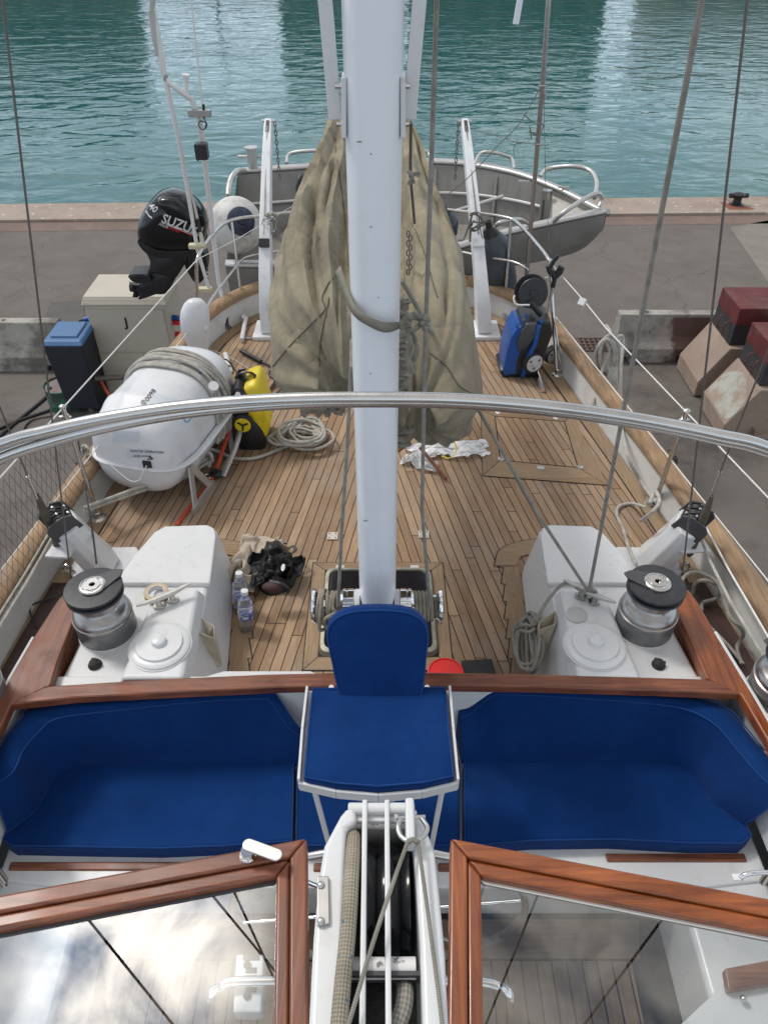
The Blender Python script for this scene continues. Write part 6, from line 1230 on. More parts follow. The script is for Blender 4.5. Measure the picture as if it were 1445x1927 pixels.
def patch(mb, b, cs, lift=.0015, n=6):
    vs = []; 
    for i in range(n + 1):
        for j in range(n + 1):
            u, v = i / n, j / n; a = [lerp(lerp(cs[0][k], cs[1][k], u), lerp(cs[3][k], cs[2][k], u), v) for k in (0, 1)]; vs.append(hit(b, a[0], a[1], lift))
    if any(p is None for p in vs): return
    mb.add(vs, [(i * (n + 1) + j, (i + 1) * (n + 1) + j, (i + 1) * (n + 1) + j + 1, i * (n + 1) + j + 1) for i in range(n) for j in range(n)])
STK = mat('sticker_film', (.58, .61, .66), .4)
for cs in ([(292, 738), (336, 752), (318, 786), (276, 768)], [(214, 812), (264, 812), (262, 833), (212, 833)], [(240, 846), (286, 846), (284, 862), (238, 861)], [(372, 697), (392, 706), (386, 714), (366, 704)]):
    m = MB(); patch(m, rb, cs); 
    if m.v: m.build('sticker', STK, lr)
m = MB(); p = hit(rb, 278, 873, .002) or (A_ + Vector((0, -.06, .02))); m.box(p, (.055, .02, .05)); m.build('painter_exit', BLACK, lr, bevel=.004)
m = MB(); m.tube(spl([p + Vector((0, -.015, 0)), p + Vector((-.03, -.04, -.04)), p + Vector((-.06, -.05, -.09)), p + Vector((-.13, -.03, -.1)), p + Vector((-.25, .03, -.02))], 6), .0035, 6); m.build('painter_line', LIFEL, lr)
for t_ in (.12, .72):
    for s_ in (1, -1):
        a = A_ + AX * (t_ * LN) + RX * (s_ * .36); a.z = -.0; m = MB(); top = a + RX * (-s_ * .05) + Vector((0, 0, .26)); m.bar(a + AX * .12 + Vector((0, 0, .02)), top, .05, .012, RX); m.bar(a - AX * .12 + Vector((0, 0, .02)), top, .05, .012, RX); m.bar(a - AX * .16 + Vector((0, 0, .012)), a + AX * .16 + Vector((0, 0, .012)), .06, .02, RX); m.build('cradle', ALUL, lr)
m = MB(); m.tube(spl([A_ + AX * .9 + RX * .36 + Vector((0, 0, -.1)), A_ + AX * .6 + RX * .42 + Vector((0, 0, -.2)), A_ + AX * .35 + RX * .40 + Vector((0, 0, -.33))], 5), .02, 6, flat=.2); m.build('strap', STEELD, lr)
line([Z(158, 956, .22), Z(260, 918, .18), Z(340, 893, .14), Z(392, 862, .12)], .0115, ROPEW, 'mooring_rope', 'white rope pulled tight from the black sheaves to the liferaft cradle, upper strand', 'rope', 'ropes leading to the liferaft')
line([Z(158, 962, .20), Z(262, 925, .15), Z(345, 900, .10), Z(395, 868, .10)], .0115, ROPEW, 'mooring_rope', 'white rope pulled tight from the black sheaves to the liferaft cradle, lower strand', 'rope', 'ropes leading to the liferaft')
tangle('rope_knot', 'white rope knot on the liferaft cradle', 'knot', (388, 856), 4.05, 13, 3, .0115, ROPEW, 21, down=12)
line([Z(386, 862, .12), Z(392, 846, .10), Z(412, 850, .05), Z(440, 862, .03), Z(480, 862, .02), Z(520, 848, .02), Z(545, 838, .02)], .0115, ROPEW, 'trailing_rope', 'white rope snaking over the deck from the cradle to the coil', 'rope', sp=True)
tangle('rope_knot', 'rope hitch and links between the liferaft rim and the yellow pressure washer', 'knot', (424, 798), 4.7, 10, 3, .011, ROPEW, 4)
tangle('rope_knot', 'small white knot tied at the lifeline beside the liferaft', 'knot', (160, 842), 3.9, 8, 3, .008, ROPEW, 14, down=8)
m = MB(); m.tube([Z(332, 988, .012), Z(352, 962, .012), Z(378, 930, .012), Z(404, 893, .03), Z(418, 850, .10), Z(437, 798, .2)], .013, 8, flat=.4); tag(m.build('orange_strap', mat('orange_red_strap', (.62, .07, .03), .7, var=.1)), 'orange red strap lying on deck from the liferaft to the white box', 'strap')
m = MB(); c = Z(408, 892, .03); m.ball(c, (.05, .04, .025), 14); m.cyl(c + Vector((-.01, 0, .02)), c + Vector((-.01, 0, .034)), .022, 12); tag(m.build('snap_block', BLACK), 'small black pulley block lying on the orange strap', 'block')
m = MB(); m.tube([c + Vector((-.06 + .025 * math.cos(a), -.03 + .03 * math.sin(a), 0)) for a in [2 * PI * k / 12 for k in range(12)]], .006, 6, closed=True); m.build('shackle', STEEL, bpy.data.objects['snap_block'])
# white bulb vent behind the raft
wb = thing('bulb_ventilator', 'smooth white bulb shaped ventilator standing behind the liferaft', 'ventilator', Z(375, 690, 0))
m = MB(); rr = []
for y_, w, dx in ((562, 5, 0), (565, 14, 0), (572, 21, 0), (585, 27, 0), (600, 28.5, 0), (618, 28, 1), (635, 24, 4), (652, 20, 7), (668, 18, 8), (700, 18, 8)):
    c = Yp(367 + dx, y_, 5.35); hwid = w / 1392 * 5.6; rr.append([c + Vector((hwid * math.cos(a), hwid * .8 * math.sin(a), 0)) for a in [2 * PI * k / 32 for k in range(32)]])
m.loft(rr); vb = bvh(m); m.build('bulb', RAFT, wb, angle=80)
m = MB(); p = hit(vb, 387, 616, 0); 
if p: d = (CAMV - p).normalized(); m.lathe([(.022, 0), (.022, .006), (.014, .010), (.010, .006), (0, .006)], 18, frame(d), p); m.build('cap', RAFT, wb)
# ================================================================== PRESSURE WASHERS
yw = thing('yellow_pressure_washer', 'yellow and black pressure washer standing between liferaft and coiled rope', 'pressure washer', Z(475, 822, 0))
y0 = 4.5; PR = [(-.15, .86), (-.13, .97), (0, 1.0), (.13, .97), (.15, .86)]
slab([(458, 716), (474, 706), (487, 705), (496, 720), (503, 745), (512, 772), (510, 795), (498, 817), (482, 823), (466, 806), (456, 770), (454, 738)], PR, y0).build('shell', YELP, yw, angle=60)
slab([(436, 735), (446, 712), (458, 710), (470, 722), (478, 745), (470, 765), (452, 768), (438, 756)], [(-.16, .7), (-.14, .95), (0, 1.0), (.08, .9)], y0 - .02).build('hose_store', BLACK, yw, angle=50)
slab([(441, 785), (468, 764), (490, 776), (505, 802), (498, 825), (456, 827), (437, 812)], [(-.17, .85), (-.155, 1), (.08, 1), (.1, .85)], y0).build('base', BLACK, yw, angle=50)
m = MB(); c = Yp(458, 797, y0 - .185); Mw = Matrix(((1, 0, 0), (0, 0, -1), (0, 1, 0)))
m.lathe([(.068, -.02), (.074, -.012), (.074, .012), (.068, .02)], 28, Mw, c); m.build('wheel', RUBBER, yw); m = MB(); m.lathe([(.055, .0), (.055, .024), (.045, .026), (.02, .02), (0, .022)], 28, Mw, c); m.build('rim', YELP, yw)
for k in range(3): a = 2 * PI * k / 3 + .4; m = MB(); q = c + Vector((.0, -.026, 0)); m.bar(q, q + Vector((.042 * math.cos(a), 0, .042 * math.sin(a))), .012, .006, (0, 1, 0)); m.build('spoke', BLACK, yw)
m = MB()
for k in range(7): m.tube([Yp(464 + (16 + k % 3) * math.cos(a), 708 + (7 + k % 2) * math.sin(a), y0 - .04 + .012 * k) for a in [2 * PI * j / 16 for j in range(17)]], .006, 6)
m.tube([Yp(445, 712, y0), Yp(452, 696, y0), Yp(462, 694, y0)], .013, 8); m.build('cable', BLACK, yw)
m = MB(); m.cyl(Yp(446, 748, y0 - .16), Yp(448, 742, y0 - .20), .018, 12); m.build('connector', LGREY, yw)
line([Z(435, 690, .03), Z(415, 682, .12), Z(408, 690, .2), Z(425, 676, .2), Z(445, 700, .15), Z(450, 712, .3)], .006, BLACK, 'washer_hose', 'thin black hose arcing over the deck to the yellow washer', 'hose', sp=True)
line([Z(505, 735, .02), Z(518, 715, .02), Z(506, 704, .02), Z(520, 690, .02), Z(540, 700, .02), Z(530, 730, .02), Z(508, 752, .02), Z(500, 742, .02), Z(520, 722, .02)], .008, BLACK, 'washer_hose', 'black hose loops on deck between yellow washer and khaki cover', 'hose', sp=True)
lance = thing('spray_lance', 'black spray lance lying on the teak deck beyond the yellow washer', 'spray gun', Z(482, 672, 0))
m = MB(); m.cyl(Z(454, 660, .03), Z(492, 681, .02), .019, 12); m.build('handle', BLACK, lance); m = MB(); m.cyl(Z(490, 680, .02), Z(545, 705, .02), .009, 10); m.build('tube', BLACK, lance)
m = MB(); m.tube([Z(424, 664, .05), Z(428, 680, .04), Z(434, 700, .02)], [.018, .022, .02], 10, flat=.6); tag(m.build('white_grip', RAFT), 'slim white tapered grip lying on deck beyond the liferaft', 'grip')
m = MB(); m.tube([Z(388, 655, .05), Z(430, 670, .03), Z(480, 700, .02)], .002, 4); tag(m.build('thin_cord_line', LIFEL), 'very thin pale line stretched over the deck from the bulb ventilator', 'line')
bw = thing('blue_pressure_washer', 'blue and black upright pressure washer with hose reel and wheels on deck', 'pressure washer', Z(985, 690, 0))
y0 = 5.5
slab([(941, 676), (948, 640), (957, 612), (968, 596), (982, 596), (980, 622), (972, 648), (966, 668), (966, 688), (944, 690)], [(-.17, .90), (-.155, .98), (-.05, 1.0), (.08, 1.0), (.14, .95)], y0, True).build('front_shell', BLUEP, bw, angle=30)
slab([(974, 604), (984, 590), (1004, 588), (1002, 612), (984, 636), (970, 642), (966, 624)], [(-.188, .9), (-.18, .97), (-.1, 1)], y0, True).build('carry_recess', DGREY, bw, angle=50)
for c_ in ((984, 598), (978, 611)):
    m = MB(); m.tube([Yp(c_[0] + (8 * math.cos(a)) * .8 - 3 * math.sin(a), c_[1] + 6 * math.sin(a), y0 - .19) for a in [2 * PI * k / 16 for k in range(16)]], .006, 6, closed=True); m.build('ring_grip', BLUEP, bw)
slab([(968, 606), (978, 590), (1000, 587), (1030, 590), (1034, 610), (1024, 636), (1014, 662), (1004, 672), (992, 690), (962, 690), (964, 664), (972, 640)], [(-.165, .93), (-.15, 1), (.12, 1), (.14, .9)], y0 - .0, True).build('side_panel', BLACK, bw, angle=30)
slab([(1004, 592), (1012, 592), (1004, 628), (990, 655), (980, 690), (974, 690), (982, 655), (996, 628)], [(-.185, .95), (-.18, 1), (-.15, 1)], y0 - .015, True).build('blue_stripe', BLUEP, bw)
slab([(940, 680), (1000, 676), (1008, 690), (1000, 697), (950, 694), (940, 690)], [(-.15, .9), (-.14, 1), (.14, 1), (.15, .9)], y0).build('base', BLACK, bw)
def wheel(px, py, y, r, root):
    c = Yp(px, py, y); Mv = Matrix(((.93, 0, .37), (.37, 0, -.93), (0, 1, 0)))
    m = MB(); m.lathe([(r * .8, -.028), (r * .95, -.03), (r, -.02), (r, .02), (r * .95, .03), (r * .8, .028)], 32, Mv, c); m.build('tyre', RUBBER, root)
    m = MB(); m.lathe([(r * .8, -.0), (r * .8, .034), (r * .72, .036), (r * .68, .030), (r * .3, .032), (r * .25, .044), (0, .046)], 32, Mv, c); m.build('rim', LGREY, root)
    for k in range(3):
        a = 2 * PI * k / 3 + .5; m = MB(); m.ball(c + Mv @ Vector((r * .5 * math.cos(a), r * .5 * math.sin(a), .031)), (r * .13, r * .13, .004), 8, Mv); m.build('rim_hole', DGREY, root)
wheel(1002, 681, y0 - .17, .088, bw); wheel(1040, 668, y0 + .14, .085, bw)
m = MB(); c = Yp(1000, 556, y0 - .02); Mv = Matrix(((1, 0, .0), (0, .25, -.97), (0, .97, .25)))
m.lathe([(.125, 0), (.13, .004), (.13, .012), (.06, .014), (.055, .10), (.11, .102), (.115, .11), (.11, .118), (.03, .12), (.025, .135), (0, .136)], 36, Mv, c + Vector((0, .06, .01))); m.build('hose_reel', BLACK, bw)
m = MB(); 
for k in range(4): m.tube([c + Vector((0, .05 - .018 * k, .01)) + Mv @ Vector(((.085) * math.cos(a), (.085) * math.sin(a), .018)) for a in [2 * PI * j / 24 for j in range(24)]], .010, 6, closed=True)
m.build('hose', RUBBER, bw)
m = MB(); m.cyl(Yp(997, 568, y0 - .12), Yp(1018, 592, y0 - .12), .026, 12); m.build('neck', BLACK, bw)
m = MB(); m.tube(spl([Yp(968, 556, y0 - .14), Yp(966, 563, y0 - .16), Yp(972, 573, y0 - .18), Yp(996, 574, y0 - .18)], 5), .007, 8); m.build('crank', RAFT, bw)
for dx in (0, 16): m = MB(); m.cyl(Yp(1014 - dx * .6, 655, y0 + .02 + dx * .012), Yp(1044 - dx, 522, y0 + .02 + dx * .012), .013, 12); m.build('handle_tube', ALUL, bw)
m = MB(); 
for pts in ([(1040, 540), (1043, 522), (1034, 512), (1030, 500)], [(1043, 524), (1055, 512), (1058, 506), (1050, 502)], [(1034, 504), (1042, 490), (1050, 481)], [(1043, 530), (1040, 512), (1032, 505)], [(1046, 520), (1050, 508), (1056, 509)]): m.tube([Yp(x, y, y0 + .0) for x, y in pts], .018, 8)
m.build('handle_grip', BLACK, bw)
m = MB(); m.cyl(Yp(1018, 604, y0 - .19), Yp(1018, 604, y0 - .15), .016, 12); m.build('knob', BLUEP, bw)
m = MB(); m.cyl(Z(1008, 694, .04), Z(1021, 735, .02), .022, 10); m.jit(.004, 60); tag(m.build('foil_tube', CHROME), 'crumpled silver foil tube sticking out under the blue washer wheel', 'tube')
# ================================================================== DECK HARDWARE
hf = thing('deck_hatch', 'smoked deck hatch in a worn metal frame just behind the mast', 'hatch', (-.03, 2.8, 0))
hq = [Z(612, 1074, 0), Z(812, 1074, 0), Z(826, 1238, 0), Z(598, 1238, 0)]
def rr_(cs, r, z, n=5):
    out = []; c = sum(cs, Vector()) / 4
    for i in range(4):
        p, a, b = cs[i], cs[i - 1], cs[(i + 1) % 4]; u = (a - p).normalized() * r; v = (b - p).normalized() * r
        for k in range(n + 1):
            t = k / n; q = p + u * (1 - t) ** 2 + v * t ** 2; out.append(Vector((q.x, q.y, z)))
    return out
m = MB(); o1 = rr_(hq, .06, .0); cc_ = sum(hq, Vector()) / 4; o2 = [p.lerp(cc_, .03) + Vector((0, 0, .035)) for p in o1]; o3 = [p.lerp(cc_, .09) + Vector((0, 0, .04)) for p in o1]; o4 = [p.lerp(cc_, .11) + Vector((0, 0, .02)) for p in o1]; m.loft([o1, o2, o3, o4], caps=False); m.build('frame', mat('tarnished_metal', (.34, .33, .27), .5, .6, var=.25, vscale=14, dirt=(.16, .15, .11), damt=.7, dscale=9), hf, angle=30)
m = MB(); m.add(o4, [tuple(range(len(o4)))]); m.v = [v + Vector((0, 0, .012)) for v in m.v]; m.build('pane', GLASSB, hf, smooth=False)
for px in (640, 780): m = MB(); m.box(Z(px, 1070, .02), (.05, .03, .03)); m.build('hinge', LGREY, hf, bevel=.003)
# mitred teak frame round the hatch
fq = [Z(590, 1060, 0), Z(832, 1060, 0), Z(852, 1262, 0), Z(570, 1262, 0)]
m = MB(); m.add([p + Vector((0, 0, .004)) for p in [q.lerp(cc_, -.014) for q in fq]], [(0, 1, 2, 3)]); m.build('seam', SEAM, yacht, smooth=False)
for i, mt in ((0, MARGX), (1, MARG), (2, MARGX), (3, MARG)):
    a, b = fq[i], fq[(i + 1) % 4]; e = (b - a).normalized() * .003; m = MB(); m.add([p + Vector((0, 0, .0065)) for p in (a + e, b - e, hq[(i + 1) % 4] - e, hq[i] + e)], [(0, 1, 2, 3)]); m.build('hatch_surround', mt, yacht, smooth=False)
# flush hatch on deck near the blue washer
ff = [Z(905, 774, 0), Z(1078, 784, 0), Z(1142, 914, 0), Z(908, 896, 0)]; fi = [Z(930, 784, 0), Z(1062, 794, 0), Z(1088, 882, 0), Z(940, 868, 0)]
fl = thing('flush_hatch', 'flush teak hatch with mitred borders let into the deck near the blue washer', 'hatch', (0, 0, 0))
m = MB(); c5 = sum(ff, Vector()) / 4; m.add([p.lerp(c5, -.008) + Vector((0, 0, .003)) for p in ff], [(0, 1, 2, 3)]); m.build('seam', SEAM, fl, smooth=False)
for i, mt in ((0, MARGX), (1, MARG), (2, MARGX), (3, MARG)):
    a, b = ff[i], ff[(i + 1) % 4]; ia, ib = fi[i], fi[(i + 1) % 4]; e = (b - a).normalized() * .003; m = MB(); m.add([p + Vector((0, 0, .0065)) for p in (a + e, b - e, ib - e, ia + e)], [(0, 1, 2, 3)]); m.build('border', mt, fl, smooth=False)
c6 = sum(fi, Vector()) / 4; m = MB(); m.add([p.lerp(c6, .03) + Vector((0, 0, .0065)) for p in fi], [(0, 1, 2, 3)]); m.build('planked_lid', DECK, fl, smooth=False)
for px, py in ((942, 864), (1091, 879)): m = MB(); m.lathe([(.022, 0), (.022, .004), (.012, .005), (.011, .001), (0, .001)], 20, c=Z(px, py, .0075)); m.build('socket', STEEL, fl)
m = MB(); m.box(Z(1017, 880, .009), (.05, .04, .005)); m.build('lift_plate', STEEL, fl, bevel=.002)
for px, py in ((936, 774), (1045, 784)): m = MB(); m.ball(Z(px, py, .006), (.022, .04, .008), 12); m.build('hinge', RAFT, fl)
def pad(px, py, lab):
    c = Z(px, py, .0); r = thing('deck_plate', lab, 'deck plate', c, 'square metal plates screwed to the deck'); m = MB(); m.box(c + Vector((0, 0, .006)), (.066, .066, .008)); m.build('plate', mat('worn_plate', (.62, .58, .52), .45, .4, var=.15, vscale=20), r, bevel=.002)
    for dx in (-.02, .02):
        for dy in (-.02, .02): m = MB(); m.cyl(c + Vector((dx, dy, .010)), c + Vector((dx, dy, .0112)), .005, 8); m.build('screw', DGREY, r)
pad(626, 1010, 'square metal deck plate between backpack and mast'); pad(797, 1007, 'square metal deck plate on the flush hatch side of the mast')
# rope lead housings with black sheaves
def housing(s, px, label):
    c = Z(px, 1035, 0); r = thing('sheave_housing', label, 'sheave housing', c, 'white sheave housings at the bulwark')
    e_in = Z(200 if s < 0 else 1212, 1045, .0)
    # oblong tube leaning outboard and upward
    a = Z(190 if s < 0 else 1225, 1058, .03); b = Z(118 if s < 0 else 1300, 985, .40)
    d = (b - a).normalized(); M = frame(d); 
    def hexsec(p, w, h_, k=.3):
        pts = [(-w, -h_ * k), (-w * .55, -h_), (w * .55, -h_), (w, -h_ * k), (w, h_ * k), (w * .55, h_), (-w * .55, h_), (-w, h_ * k)]
        u = d.cross(Vector((0, 0, 1))).normalized(); v = u.cross(d).normalized(); return [p + u * x + v * y for x, y in pts]
    m = MB(); m.loft([hexsec(a, .135, .10), hexsec(a.lerp(b, .3), .125, .09), hexsec(b, .115, .08)]); m.build('body', RAFT, r, angle=25, bevel=.01)
    u = d.cross(Vector((0, 0, 1))).normalized(); v = u.cross(d).normalized()
    m = MB(); fl_ = [(-.18, .12), (-.20, .05), (-.20, -.08), (-.15, -.14), (.15, -.14), (.19, -.08), (.19, .06), (.14, .13)]
    m.prism([a + Vector((s * -.04 + x * -s, y, 0)) for x, y in fl_], .005, .04); m.build('flange', RAFT, r, bevel=.012)
    g = [Z(x, y, .26) for x, y in ([(85, 1050), (130, 1052), (160, 1010), (130, 985)] if s < 0 else [(1336, 1040), (1280, 1042), (1265, 1000), (1300, 985)])]
    m = MB(); m.prism(g, .255, .275); m.build('side_flange', RAFT, r, bevel=.006)
    cc = b + d * .02
    Mu = Matrix((d, v, u)).transposed()
    m = MB(); p = cc; m.bar(p - u * .075 - d * .01, p + u * .075 - d * .01, .07, .12, v); m.build('block', BLACK, r, bevel=.01)
    for k in (-1.5, 1.5):
        m = MB(); p = cc + u * (k * .052)
        ol = [p + d * x + v * y for x, y in ((-.05, -.085), (.04, -.085), (.07, -.055), (.075, .03), (.05, .075), (-.05, .085))]
        m.loft([[q - u * .007 for q in ol], [q + u * .007 for q in ol]]); m.build('cheek_plate', DGREY, r, bevel=.003)
    for k in (-1, 0, 1):
        m = MB(); p = cc + u * (k * .052); m.lathe([(.069, -.019), (.071, -.012), (.062, 0), (.071, .012), (.069, .019)], 28, Matrix((d, v, u)).transposed(), p + d * .0); m.build('sheave', BLACK, r)
    for k in range(5):
        for j in range(2): m = MB(); p = cc + u * ((k - 2) * .035 + .01 * j) + v * (.066 - j * .05) + d * (.045 + .028 * j); m.ball(p, .009, 8); m.build('bolt', STEEL if k % 2 else DGREY, r)
housing(-1, 175, 'white sheave housing with black rollers near the covered turnbuckle and tape roll')
housing(1, 1235, 'white sheave housing with black rollers draped with white rope')
# cleats on the plinths
def cleat(px, py, ang, label, mt):
    c = Z(px, py, .405); r = thing('horn_cleat', label, 'cleat', c, 'horn cleats on the plinths'); d = Vector((math.cos(ang), math.sin(ang), 0)); n = Vector((-d.y, d.x, 0))
    m = MB(); m.tube([c + d * t_ + Vector((0, 0, h_)) for t_, h_ in ((-.135, .060), (-.11, .058), (-.05, .050), (0, .050), (.05, .050), (.11, .058), (.135, .060))], [.007, .011, .016, .018, .016, .011, .007], 10, flat=.75); m.build('horns', mt, r)
    for t_ in (-.035, .035): m = MB(); m.cyl(c + d * t_, c + d * t_ + Vector((0, 0, .045)), .018, 10, .012); m.box(c + d * t_ + Vector((0, 0, .006)), (.05, .04, .012)); m.build('foot', mt, r, bevel=.003)
    return c
CLM = mat('tarnished_cleat', (.58, .55, .50), .4, .5, var=.1, vscale=20)
cL = cleat(313, 1135, R(33), 'bare silver horn cleat beside the masking tape roll', CLM)
tangle('lashing_knot', 'small grey cord knot in the middle of the bare cleat', 'knot', (312, 1131), 2.51, 8, 3, .004, ROPEG, 31)
cR = cleat(1104, 1128, R(-35), 'horn cleat buried under knotted grey ropes on the white plinth', STEELD)
tangle('rope_knot', 'grey rope turns knotted round the cleat where two tight ropes meet', 'knot', (1106, 1124), 2.52, 19, 5, .0095, ROPEG, 8)
tr = thing('masking_tape_roll', 'beige masking tape roll lying on the white plinth beside a cleat', 'tape roll', Z(296, 1121, .40)); c = Z(296, 1121, .402)
m = MB(); m.lathe([(.042, 0), (.058, 0), (.060, .002), (.060, .030), (.058, .032), (.042, .032), (.042, 0)], 36, c=c, caps=False); m.build('tape', mat('masking_tape', (.55, .44, .27), .7, var=.05), tr); m = MB(); m.lathe([(.0418, .001), (.0418, .033), (.039, .033), (.039, .001), (.0418, .001)], 36, c=c, caps=False); m.build('core', mat('tape_core', (.75, .73, .76), .6), tr)
# canvas winch handle pockets
PK = mat('beige_pocket', (.50, .45, .36), .7, var=.06, dirt=(.35, .31, .25), damt=.4, dscale=12)
def pocket(tops, bots, label):
    t4 = [Z(x, y, z) for x, y, z in tops]; b4 = [Z(x, y, z) for x, y, z in bots]; c = sum(b4, Vector()) / 4
    r = thing('handle_pocket', label, 'pocket', c, 'canvas winch handle pockets')
    m = MB(); m.loft([b4, [a.lerp(b, .5) for a, b in zip(b4, t4)], t4], caps=False); m.add(b4, [(0, 1, 2, 3)]); m.build('sleeve', PK, r, solid=.004, smooth=False)
pocket([(376, 1162, .33), (402, 1178, .33), (403, 1200, .33), (375, 1190, .33)], [(396, 1254, .12), (416, 1240, .12), (417, 1252, .12), (400, 1262, .12)], 'beige canvas pocket on the white box side by the bottles')
pocket([(1045, 1150, .33), (1013, 1170, .33), (1014, 1185, .33), (1046, 1174, .33)], [(1022, 1232, .12), (1002, 1226, .12), (1003, 1240, .12), (1020, 1246, .12)], 'beige canvas pocket on the box side beside the hanging rope coil')
m = MB(); 
for k in range(9):
    cx_, cy_ = 990 + (k % 3) * 5, 1207 + (k % 2) * 4; rx, ry = 12 + (k % 4) * 4, 45 + (k % 3) * 5
    m.tube([Z(cx_ + rx * math.cos(a) + 3 * math.sin(2 * a + k), cy_ + ry * math.sin(a), .14 + .012 * k + .05 * math.cos(a)) for a in [2 * PI * j / 24 for j in range(24)]], .0095, 7, closed=True)
m.tube(spl([Z(972, 1182, .24), Z(985, 1176, .28), Z(1002, 1178, .28), Z(1014, 1168, .3)], 5), .010, 7); m.tube(spl([Z(980, 1186, .25), Z(994, 1190, .28), Z(1006, 1184, .28)], 5), .010, 7)
tag(m.build('hung_rope_coil', ROPEG), 'grey green rope coil hanging against the white box next to the beige pocket', 'rope coil')
line([Z(1008, 1170, .34), Z(1030, 1130, .40), Z(1062, 1098, .45), Z(1096, 1112, .46)], .009, ROPEG, 'coil_tail', 'grey rope leading from the hanging coil up to the knotted cleat', 'rope', sp=True)
# loose things on deck
m = MB(); rnd = random.Random(3)
for k in range(12):
    a0 = rnd.uniform(0, 6); pts = []
    cx_, cy_ = 566 + rnd.uniform(-18, 18), 815 + rnd.uniform(-11, 11); rx, ry = rnd.uniform(20, 50), rnd.uniform(12, 27)
    for j in range(12): a = a0 + 2 * PI * j / 12; pts.append(Z(cx_ + rx * math.cos(a) + rnd.uniform(-3, 3), cy_ + ry * math.sin(a) + rnd.uniform(-2, 2), .015 + .008 * k + rnd.uniform(0, .01)))
    m.tube(spl(pts + pts[:2], 4), .0105, 7)
for k in range(4): m.tube(spl([Z(590 + rnd.uniform(-8, 20), 795 + rnd.uniform(-5, 25), .06 + rnd.uniform(0, .05)) for _ in range(8)], 5), .0105, 7)
tag(m.build('deck_rope_coil', ROPEW), 'loose heap of white rope coiled on the teak below the khaki cover', 'rope coil')
def crumple(px, hz, amp, seed, n=26):
    """soft heap over an outline on deck: a ridged height field"""
    m = MB(); c = (sum(p[0] for p in px) / len(px), sum(p[1] for p in px) / len(px)); o = spl([(x, y, 0) for x, y in px], 10, True); rings = []
    for i in range(22):
        k = 1 - i / 22.0; ring = []
        for j, p in enumerate(o):
            w = Z(c[0] + (p.x - c[0]) * k, c[1] + (p.y - c[1]) * k, 0); q = w + noise.noise_vector(w * 7 + Vector((seed, 0, 0))) * .05
            nn = noise.noise(Vector((q.x * 7 + seed, q.y * 7, 0))); r1 = 1 - 2 * abs(noise.noise(Vector((q.x * 13 + seed, q.y * 9, 3)))); r2 = 1 - 2 * abs(noise.noise(Vector((q.x * 26, q.y * 22 + seed, 8))))
            e_ = 1 - k ** 5
            h_ = hz * (e_ ** .6) * (.55 + .6 * amp * nn + .42 * amp * r1 + .16 * amp * r2)
            ring.append(Vector((w.x, w.y, max(.004, h_) if i else .004)))
        rings.append(ring)
    m.loft(rings, caps=False); m.f.append(tuple(len(m.v) - len(o) + t_ for t_ in range(len(o)))); return m
def cloth(data, c, sx, sy, sz, rot=0.0):
    """a sheet that has fallen and settled"""
    n, pts = data; ca, sa = math.cos(rot), math.sin(rot); m = MB()
    m.add([Vector((c.x + (p.x * ca - p.y * sa) * sx, c.y + (p.x * sa + p.y * ca) * sy, c.z + p.z * sz + .006)) for p in pts], [(a, a + 1, a + n + 2, a + n + 1) for i in range(n) for a in range(i * (n + 1), i * (n + 1) + n)]); return m
m = cloth(CLOTH_A, Z(467, 1074, 0), .56, .66, 1.3, R(80))
tag(m.build('beige_clothes', mat('beige_cloth', (.50, .43, .35), .95, var=.08, vscale=10, bump=.3, bscale=300), angle=180, sub=1, recalc=False), 'crumpled beige clothes heaped against the white box', 'clothes')
bp = thing('backpack', 'black backpack lying on deck beside the beige clothes', 'backpack', Z(520, 1085, 0))
m = crumple([(490, 1060), (505, 1036), (525, 1030), (545, 1045), (556, 1075), (552, 1105), (528, 1118), (500, 1118), (482, 1090)], .12, .8, 9); m.jit(.01, 16, 4); m.build('body', BLACK, bp)
m = cloth(CLOTH_A, Z(520, 1076, .06), .38, .44, 1.1, R(200)); m.build('bag', mat('black_nylon', (.012, .013, .016), .6, var=.4, vscale=9, bump=.4, bscale=80, dirt=(.035, .025, .022), damt=.5, dscale=6), bp, angle=180, sub=1, recalc=False)
m = MB(); m.tube(spl([Z(540, 1034, .10), Z(552, 1028, .12), Z(557, 1036, .12), Z(548, 1042, .12)], 4), .009, 6, flat=.4); m.tube(spl([Z(508, 1092, .18), Z(530, 1098, .19), Z(545, 1110, .14), Z(540, 1116, .1)], 5), .009, 6, flat=.4); m.build('strap', BLACK, bp)
m = MB(); m.ball(Z(533, 1068, .19), (.012, .03, .006), 10); m.build('tag', RAFT, bp)
m = MB(); m.ball(Z(513, 1105, .16), (.06, .035, .03), 14); m.build('pocket', mat('brown_mesh', (.05, .025, .022), .7), bp)
WG = mat('bottle_plastic', (.85, .9, .95), .06, trans=.92, spec=.6)
